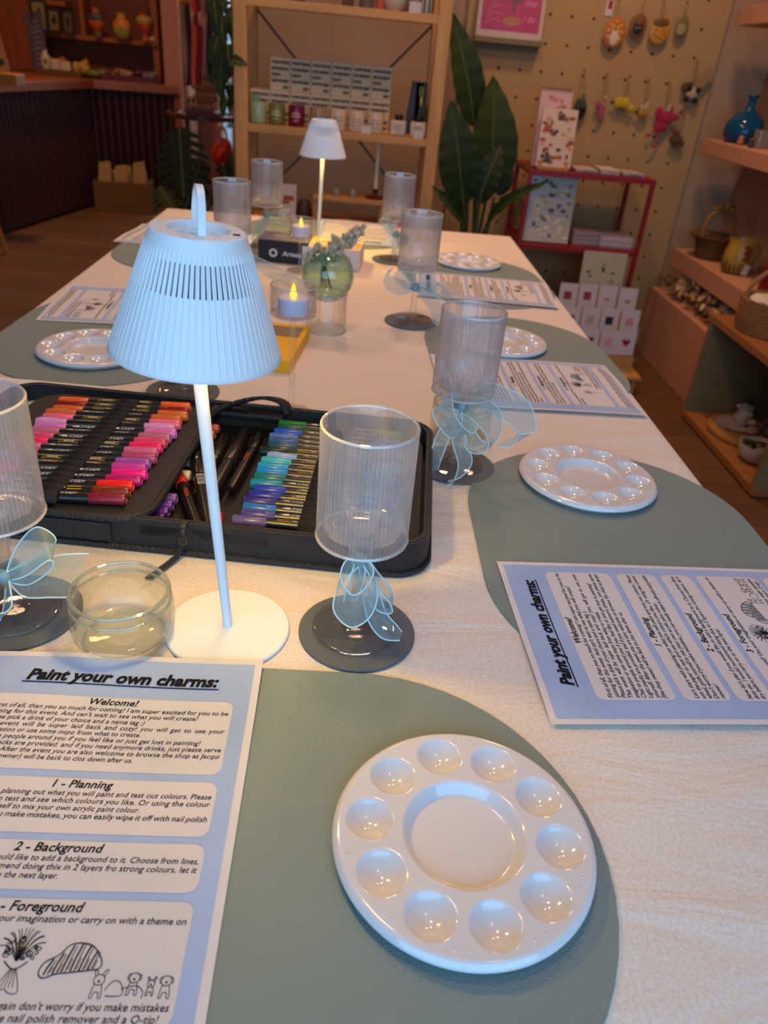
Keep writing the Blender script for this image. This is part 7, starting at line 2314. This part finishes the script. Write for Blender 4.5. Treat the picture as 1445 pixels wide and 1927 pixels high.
def garment(pxc, pxw, py0, py1, hx, label, seed):
    c = AY(pxc, (py0 + py1) / 2, YG)
    z0 = AY(pxc, py1, YG).z
    w = pxw * (AY(pxc + 1, 80, YG).x - AY(pxc, 80, YG).x)
    YGs = YG + (0, 0.02, 0.16, -0.02, 0.18)[seed]
    t = thing('hanging_garment', label, 'garment', (c.x, YGs, 0), 0, 'clothes on the rail')
    random.seed(seed)
    b = MB()
    def fn(u, v):
        z = 1.56 + (z0 - 1.56) * v
        sh = 0.35 + 0.65 * min(1, v / 0.14)
        a = 2 * PI * u
        ww = w / 2 * sh * (0.9 + 0.15 * v)
        return (ww * math.cos(a) + 0.006 * math.sin(v * 9 + seed), (0.07 + 0.05 * v) * sh * math.sin(a) + 0.012 * math.sin(a * 7 + v * 3) * v, z)
    b.grid(fn, 40, 24)
    ob('cloth', b, mat('garment_' + hx, hx, 0.9, sheen=0.3), t, solid=0.002)
    b = MB(); b.tube(arc3([(0, 0, 1.56), (0, 0, 1.60), (0.006, 0, 1.628), (0.016, 0, 1.630), (0.018, 0, 1.617)], 5), 0.003, 6); ob('hook', b, M_chrome, t)
garment(356, 16, 40, 160, '3f2c12', 'olive brown garment, leftmost on the clothes rail', 1)
garment(366, 7, 40, 140, '1a0f0c', 'black garment between the brown and red ones on the rail', 2)
garment(375, 23, 45, 166, '8e1e0c', 'red orange dress hanging on the clothes rail', 3)
garment(389, 12, 45, 150, '20160f', 'dark garment right of the red dress on the rail', 4)
# small bright things hung up near the window
for k, (px, py, w, h, hx, lab) in enumerate(((362, 30, 4, 14, 'a8b0ba', 'pale blue strip hanging by the window, leftmost of the bright ones'), (377, 36, 7, 22, 'c08a94', 'pale pink scarf hanging above the red dress'), (384, 44, 5, 18, 'b0a4a8', 'pale grey strip hanging beside the pink scarf'))):
    c = AY(px, py, YG - 0.12)
    u = AY(px + 1, py, YG - 0.12).x - c.x
    b = MB(); b.grid(lambda a, v: ((a - .5) * w * u, 0.006 * math.sin(a * 9 + v * 5), -(v - .5) * h * u), 8, 10)
    tag(ob('hanging_scarf', b, mat('scarf_' + hx, hx, 0.8), loc=c, solid=0.002), lab, 'scarf')
c = AY(347, 3, 5.4); u = AY(348, 3, 5.4).x - c.x
tag(ob('yellow_lantern', MB().sphere((0, 0, 0), (9 * u, 9 * u, 8 * u), 20, 12), mat('yellow_paper', 'c8860e', 0.6), loc=(c.x, 5.4, c.z + 3 * u)), 'round yellow paper lantern by the pink post', 'lantern')
c = AY(337, 18, 6.1); u = AY(338, 18, 6.1).x - c.x
t = thing('paper_flower', 'peach paper flower hanging in front of the pink post', 'flower', (c.x, 6.1, c.z))
ob('petals', MB().sphere((0, 0, 0), (5 * u, 4 * u, 6 * u), 14, 8).sphere((-2 * u, -.01, 5 * u), (4 * u, 3 * u, 4 * u), 12, 8), mat('peach_paper', 'b06048', 0.7), t)
ob('cord', MB().tube([(0, 0, 0), (0, 0, ZC - c.z - 0.001)], 0.002, 6), M_cord, t)

# ================================================================ ROUND TRAY TABLE AND CARD BOX
YT = 4.95
ca = AY(378, 222, YT)
zt_ = AY(340, 215, YT - 0.05).z
t = thing('tray_table', 'small round tray table beside the pine shelf unit', 'table', (AY(382, 224, YT).x, YT, 0))
rt = 0.5 * (AY(446, 225, YT).x - AY(312, 216, YT).x)
b = MB(); b.lathe([(0, zt_ - 0.016), (rt - 0.01, zt_ - 0.016), (rt, zt_ - 0.010), (rt, zt_ + 0.010), (rt - 0.006, zt_ + 0.010), (rt - 0.008, zt_), (0, zt_)], 56); ob('tray', b, mat('dark_tray_wood', '50301a', 0.35), t)
for k in range(1):
    b = MB(); b.lathe([(0, 0), (0.13, 0), (0.13, 0.012), (0.02, 0.02), (0.013, 0.05), (0.013, zt_ - 0.0165), (0, zt_ - 0.0165)], 24, Matrix.Translation((-rt * .45, 0, 0))); ob('pedestal', b, mat('dark_tray_wood', '50301a', 0.35), t)
u = AY(381, 200, YT).x - AY(380, 200, YT).x
t = thing('tiered_card_box', 'open brown wooden box with three tiers of tan cards on the tray table', 'box', (AY(384, 200, YT).x, YT, zt_ + 0.0008), rad(4))
M_bw = mat('brown_box_wood', '6d3c18', 0.5, var=0.15, var_scale=8)
b = MB()
b.box((0.0, -0.02, 0.012), (62 * u, 0.20, 0.024))
ob('base', b, mat('dark_red_tray', '5a1210', 0.5), t, bevel=0.002, smooth=False)
b = MB()
b.prism([(0.02, 0), (0.105, 0), (0.105, 0.03), (-0.09, 0.25), (-0.105, 0.23), (-0.02, 0.10)], 0.0, 0.012, Matrix.Translation((30 * u, 0, 0.025)) @ Matrix.Rotation(PI / 2, 4, 'Z') @ Matrix.Rotation(PI / 2, 4, 'X'))
b.prism([(0.02, 0), (0.105, 0), (0.105, 0.03), (-0.09, 0.25), (-0.105, 0.23), (-0.02, 0.10)], 0.0, 0.012, Matrix.Translation((30 * u, 0.0, 0.025)) @ Matrix.Rotation(PI / 2, 4, 'Z') @ Matrix.Rotation(PI / 2, 4, 'X'))
ob('slanted_side', b, M_bw, t, smooth=False)
M_tc = mat('tan_card_stock', '9a6a30', 0.7)
for k in range(3):
    b = MB(); b.box((-0.012 + 0.026 * k, -0.075 + 0.065 * k, 0.036 + 0.055 * k), (52 * u - 0.030 * k, 0.055, 0.022)); ob('tier', b, M_bw, t, smooth=False)
    cards = MB()
    pr = MB()
    for q in range(6):
        x = -0.012 + 0.026 * k + (q - 2.5) * (52 * u - 0.03 * k) / 6.4
        cards.box((x, -0.080 + 0.065 * k, 0.072 + 0.055 * k), ((52 * u - 0.03 * k) / 7.4, 0.003, 0.048), None)
        pr.box((x, -0.0822 + 0.065 * k, 0.074 + 0.055 * k), ((52 * u - 0.03 * k) / 12, 0.001, 0.014))
    ob('cards', cards, M_tc, t, smooth=False); ob('card_print', pr, mat('packet_print', '4a2c14', 0.7), t, smooth=False)
for k, (px, r, lab) in enumerate(((337, 0.020, 'shiny glass pebble at the left edge of the tray table'), (343, 0.014, 'smaller shiny glass pebble on the tray table'))):
    p = AY(px, 214, YT - 0.20)
    tag(ob('glass_pebble', MB().sphere((0, 0, 0), (r, r, r * .7), 14, 10), mat('shiny_glass', 'a8a49c', 0.05, spec=1.0, metal=0.6), loc=(p.x, YT - 0.16, zt_ + r * .7 + 0.0008)), lab, 'pebble', 'glass pebbles')
# red bag
YB_ = 5.57
pb_ = AY(420, 300, YB_); u = AY(421, 300, YB_).x - pb_.x
t = thing('red_bag', 'shiny pink and red bag hanging beside the monstera', 'bag', (pb_.x, YB_, pb_.z))
b = MB()
def bag(a, v):
    z = 36 * u - 66 * u * v
    w = (10 + 9 * math.sin(PI * min(1, v * 1.25)) - 12 * max(0, v - .6)) * u
    th = 2 * PI * a
    return (w * math.cos(th) - 4 * u * v + 1.5 * u * math.sin(v * 11), 0.5 * w * math.sin(th) * (1 + .25 * math.sin(th * 5 + v * 6)), z)
b.grid(bag, 36, 24); ob('bag', b, mat('red_plastic', 'b0341f', 0.22, spec=0.8), t, solid=0.002)
b = MB(); b.tube(arc3([(-8 * u, 0, 34 * u), (-4 * u, 0, 52 * u), (4 * u, 0, 52 * u), (8 * u, 0, 34 * u)], 6), 2.2 * u, 8); b.sphere((0, 0, 34 * u), (11 * u, 6 * u, 5 * u), 14, 8); ob('pink_knot', b, mat('pink_plastic', 'c45a66', 0.25, spec=0.8), t)
b = MB(); b.tube(arc3([(4 * u, 0, -22 * u), (10 * u, 0, -30 * u), (14 * u, 0, -40 * u)], 6), [3 * u * (1 - i / 16) for i in range(13)], 6); ob('streamer', b, mat('red_plastic', 'b0341f', 0.22), t)
b = MB(); b.tube([(0, 0, 50 * u), (0, YG - YB_, 1.608 - pb_.z)], 0.002, 6); ob('cord', b, M_cord, t)
# ================================================================ PLANTS
M_leaf = mat('dark_green_leaf', '2c3a18', 0.6, spec=0.25, var=0.12, var_scale=8)
M_leaf2 = mat('deep_green_leaf', '232f15', 0.6, spec=0.25, var=0.15, var_scale=10)
M_rib = mat('leaf_midrib', '5a6a34', 0.5)
M_pot = mat('dark_pot', '2c2622', 0.6)
M_soil = mat('potting_soil', '1d140e', 0.95)
def leaf(par, base, tip, hw, nrm=(0, -1, 0), bend=0.05, shape='paddle', fold=0.25, m=None, nu=10, nv=22, name='leaf'):
    """leaf blade from base to tip; hw half width; nrm the side it shows; bend lifts the middle"""
    B, T = Vector(base), Vector(tip)
    ax = T - B
    L = ax.length
    ax.normalize()
    n = Vector(nrm); n = (n - ax * n.dot(ax)).normalized()
    s = ax.cross(n)
    def width(v):
        if shape == 'paddle': return math.sin(PI * min(1, v ** 0.75)) ** 0.75 * (1 if v < .6 else 1 - 0.15 * (v - .6)) if 0 < v < 1 else 0
        if shape == 'heart': return (1 - v) ** 0.55 * min(1, 0.55 + v * 3.0) if v < 1 else 0
        return math.sin(PI * v) ** 0.8 if 0 < v < 1 else 0
    def spine(v): return B + ax * (L * v) + n * (bend * math.sin(PI * v))
    b = MB()
    def fn(u, v):
        k = 2 * u - 1
        return spine(v) + s * (k * hw * width(v)) + n * (fold * abs(k) * hw * width(v) + 0.004 * math.sin(v * 40) * abs(k))
    b.grid(fn, nu, nv)
    o = ob(name, b, m or M_leaf, par, angle=180, fix=False)
    b = MB(); b.tube([spine(v / 14) - n * 0.001 for v in range(15)], [0.0035 * (1 - v / 16) + 0.0006 for v in range(15)], 6)
    ob('midrib', b, M_rib, o)
    return o
# bird of paradise between the shelf unit and the pegboard
YBp = 3.22
t0 = AY(888, 440, YBp)
root = thing('bird_of_paradise_plant', 'tall plant with large dark paddle leaves beside the pine shelf unit', 'plant', (t0.x, YBp, 0))
def R_(px, py, dy=0.0): return AY(px, py, YBp + dy) - Vector((t0.x, YBp, 0))
u = AY(881, 200, YBp).x - AY(880, 200, YBp).x
b = MB(); b.lathe([(0, 0), (0.13, 0), (0.15, 0.01), (0.17, 0.30), (0.165, 0.31), (0.15, 0.30), (0, 0.29)], 40); ob('pot', b, mat('clay_pot', '7a5a44', 0.7), root)
b = MB(); b.lathe([(0, 0.291), (0.149, 0.299)], 32); ob('soil', b, M_soil, root)
def stem(a, c, r0=0.011, r1=0.006):
    a, c = Vector(a), Vector(c)
    mid = (a + c) / 2 + Vector((0.01, 0, 0.0))
    P_ = catmull([a, mid, c], 8)
    b = MB(); b.tube(P_, [r0 + (r1 - r0) * i / (len(P_) - 1) for i in range(len(P_))], 8); ob('stem', b, mat('plant_stem', '3f4a26', 0.5), root)
gb = lambda k: Vector((0.03 * math.cos(k), 0.03 * math.sin(k), 0.29))
stem(gb(0), R_(893, 240, .06)); leaf(root, R_(893, 240, .06), R_(848, 20, .03), 31 * u, (0.3, -1, 0), 0.03, fold=.18)
stem(gb(1), R_(872, 385, -.06)); leaf(root, R_(872, 385, -.06), R_(848, 188, -.10), 40 * u, (0, -1, .1), 0.03, fold=.12)
stem(gb(2), R_(915, 372, -.02)); leaf(root, R_(915, 372, -.02), R_(927, 142, .0), 50 * u, (0.35, -1, 0), 0.03, fold=.2)
stem(gb(3), R_(884, 330, .10)); leaf(root, R_(884, 345, .10), R_(893, 254, .10), 15 * u, (0, -1, 0), 0.02, m=M_leaf2)
stem(gb(4), R_(905, 360, -.10)); leaf(root, R_(898, 385, -.08), R_(945, 268, -.06), 26 * u, (-.3, -1, 0), 0.03, m=M_leaf2)
stem(gb(5), R_(930, 370, .06)); leaf(root, R_(936, 368, .08), R_(965, 312, .10), 14 * u, (0, -1, 0), 0.02, m=M_leaf2)
stem(gb(1.5), R_(868, 420, -.12)); leaf(root, R_(874, 425, -.12), R_(812, 350, -.20), 11 * u, (0, -1, .5), 0.02, 'lance', fold=.5)
stem(gb(2.5), R_(912, 430, -.10)); leaf(root, R_(912, 430, -.12), R_(1036, 340, -.34), 12 * u, (0, -1, .8), 0.05, 'lance', fold=.5)
leaf(root, R_(868, 410, -.04), R_(846, 330, -.02), 18 * u, (0, -1, 0), 0.02, m=M_leaf2)

# monstera by the counter
YM = 4.45
t0 = AY(352, 400, YM)
root = thing('monstera_plant', 'monstera with deeply split dark leaves behind the near lamp handle', 'plant', (t0.x, YM, 0))
def R2(px, py, dy=0.0): return AY(px, py, YM + dy) - Vector((t0.x, YM, 0))
u = AY(351, 300, YM).x - AY(350, 300, YM).x
b = MB(); b.lathe([(0, 0), (0.12, 0), (0.14, 0.01), (0.16, 0.22), (0.155, 0.23), (0.14, 0.22), (0, 0.21)], 40); ob('pot', b, M_pot, root)
b = MB(); b.lathe([(0, 0.2105), (0.139, 0.2185)], 32); ob('soil', b, M_soil, root)
def monstera(base, tip, hw, nrm, lobes=8, m=None):
    B, T = Vector(base), Vector(tip)
    ax = T - B; L = ax.length; ax.normalize()
    n = Vector(nrm); n = (n - ax * n.dot(ax)).normalized(); s = ax.cross(n)
    b = MB()
    def prof(v): return hw * (math.sin(PI * min(1, max(0, 0.12 + 0.88 * v))) ** 0.65)
    for side in (-1, 1):
        for k in range(lobes):
            v0, v1 = k / lobes, (k + 0.74) / lobes
            w = prof((k + .4) / lobes)
            P_ = []
            for q in range(9):
                f = q / 8
                lift = 0.30 * f * w / L
                r_in = 0.012
                x = r_in + (w - r_in) * f
                half = (v1 - v0) / 2 * (1 - 0.55 * f ** 3) * (1.12 if f < .25 else 1)
                vc = (v0 + v1) / 2 + lift
                drop = -0.10 * hw * f * f
                P_.append((B + ax * (L * (vc - half)) + s * side * x + n * drop, B + ax * (L * (vc + half)) + s * side * x + n * drop))
            vs = [p for pr in P_ for p in pr]
            b.add(vs, [(2 * i, 2 * i + 1, 2 * i + 3, 2 * i + 2) for i in range(8)])
        vs = []
        for q in range(13):
            f = q / 12
            vs += [B + ax * L * f, B + ax * L * f + s * side * (0.016 + 0.10 * prof(f))]
        b.add(vs, [(2 * i, 2 * i + 1, 2 * i + 3, 2 * i + 2) for i in range(12)])
    o = ob('leaf', b, m or M_leaf2, root, angle=180, fix=False)
    b = MB(); b.tube([B + ax * L * k / 10 + n * .001 for k in range(11)], 0.005, 6); ob('midrib', b, M_rib, o)
def mstem(c):
    c = Vector(c)
    P_ = catmull([Vector((c.x * .1, c.y * .1, .21)), Vector((c.x * .55, c.y * .5, c.z * .6)), c], 7)
    b = MB(); b.tube(P_, 0.007, 7); ob('stem', b, mat('plant_stem', '3f4a26', 0.5), root)
for bp_, tp, w, nr in (((338, 240, -.05), (346, 372, -.16), 52, (0, -1, .25)), ((378, 300, .0), (345, 405, -.1), 34, (.2, -1, .5)), ((300, 352, -.05), (330, 400, -.15), 30, (0, -.7, 1)), ((420, 310, .0), (432, 405, -.02), 24, (.1, -1, .2))):
    mstem(R2(*bp_)); monstera(R2(*bp_), R2(*tp), w * u, nr, 8 if w > 40 else 6)
# broad plain leaves beside it
t1 = AY(430, 395, 4.6)
root2 = thing('leafy_floor_plant', 'dark leafy floor plant left of the pine shelf unit', 'plant', (t1.x, 4.6, 0))
b = MB(); b.lathe([(0, 0), (0.09, 0), (0.11, 0.01), (0.12, 0.18), (0.11, 0.18), (0, 0.17)], 32); ob('pot', b, M_pot, root2)
for (bx_, tx_) in (((424, 410, 0), (436, 285, .05)), ((415, 405, 0), (408, 330, .0)), ((438, 405, 0), (430, 330, -.05))):
    B_l = AY(bx_[0], bx_[1], 4.6) - Vector((t1.x, 4.6, 0)); T_l = AY(tx_[0], tx_[1], 4.6 + tx_[2]) - Vector((t1.x, 4.6, 0))
    b = MB(); b.tube(catmull([Vector((0, 0, .17)), B_l * .5 + Vector((0, 0, .1)), B_l], 5), 0.006, 6); ob('stem', b, mat('plant_stem', '3f4a26', 0.5), root2)
    leaf(root2, B_l, T_l, 13 * (AY(431, 350, 4.6).x - AY(430, 350, 4.6).x), (0, -1, 0), 0.03, m=M_leaf)

# trailing vine by the left post of the shelf unit
YV = 3.35
t0 = AY(418, 0, YV)
root = thing('trailing_vine', 'trailing vine with heart shaped leaves hanging left of the pine shelf unit', 'plant', (t0.x, YV, 0))
def R3(px, py, dy=0.0): return AY(px, py, YV + dy) - Vector((t0.x, YV, 0))
u = AY(421, 100, YV).x - AY(420, 100, YV).x
b = MB(); b.lathe([(0, 0), (0.07, 0), (0.10, 0.12), (0.095, 0.125), (0, 0.11)], 32, Matrix.Translation(R3(415, -130))); ob('hanging_pot', b, M_pot, root)
pz = R3(415, -130)
b = MB()
for s in (-1, 1): b.tube([pz + Vector((s * .095, 0, .12)), Vector((pz.x, pz.y, ZC - 0.002))], 0.003, 6)
ob('hanger', b, M_cord, root)
vines = [[(412, -120), (402, 0), (398, 40)], [(420, -120), (428, 20), (424, 110), (430, 170)], [(425, -120), (440, 40), (432, 120), (446, 140), (430, 220)], [(415, -120), (415, 60), (408, 140), (425, 200)]]
for k, v in enumerate(vines):
    b = MB(); b.tube(catmull([R3(x, y, -.03 * k) for x, y in v], 7), 0.0028, 6); ob('vine', b, mat('plant_stem', '3f4a26', 0.5), root)
lv = [(404, -6, 396, 42, 14), (402, 4, 408, 60, 15), (426, 0, 412, 34, 13), (432, 14, 440, 60, 12), (416, 30, 424, 92, 16), (436, 40, 444, 102, 15), (410, 70, 402, 124, 17), (428, 84, 436, 140, 18), (416, 100, 412, 160, 18), (440, 96, 432, 142, 14), (418, 140, 420, 190, 17),
      (404, 118, 398, 160, 13), (436, 116, 466, 124, 12), (432, 160, 436, 202, 13), (424, 186, 420, 222, 11), (440, 190, 432, 214, 9), (412, 20, 406, 70, 12), (396, -4, 388, 26, 11), (422, 50, 408, 100, 15), (436, 130, 420, 160, 12)]
random.seed(2)
for k, (a, c, d, e, w) in enumerate(lv):
    dy = random.uniform(-.10, .06) if a != 436 or d != 466 else -0.34
    leaf(root, R3(a, c, dy), R3(d, e, dy - .03), w * u, (random.uniform(-.4, .4), -1, random.uniform(-.1, .4)), 0.015, 'heart', fold=.2, m=(M_leaf, M_leaf2)[k % 2], nu=8, nv=12)
b = MB(); b.tube(catmull([R3(432, 118, -.1), R3(436, 121, -.3), R3(440, 121, -.34)], 6), 0.002, 6); ob('vine', b, mat('plant_stem', '3f4a26', 0.5), root)
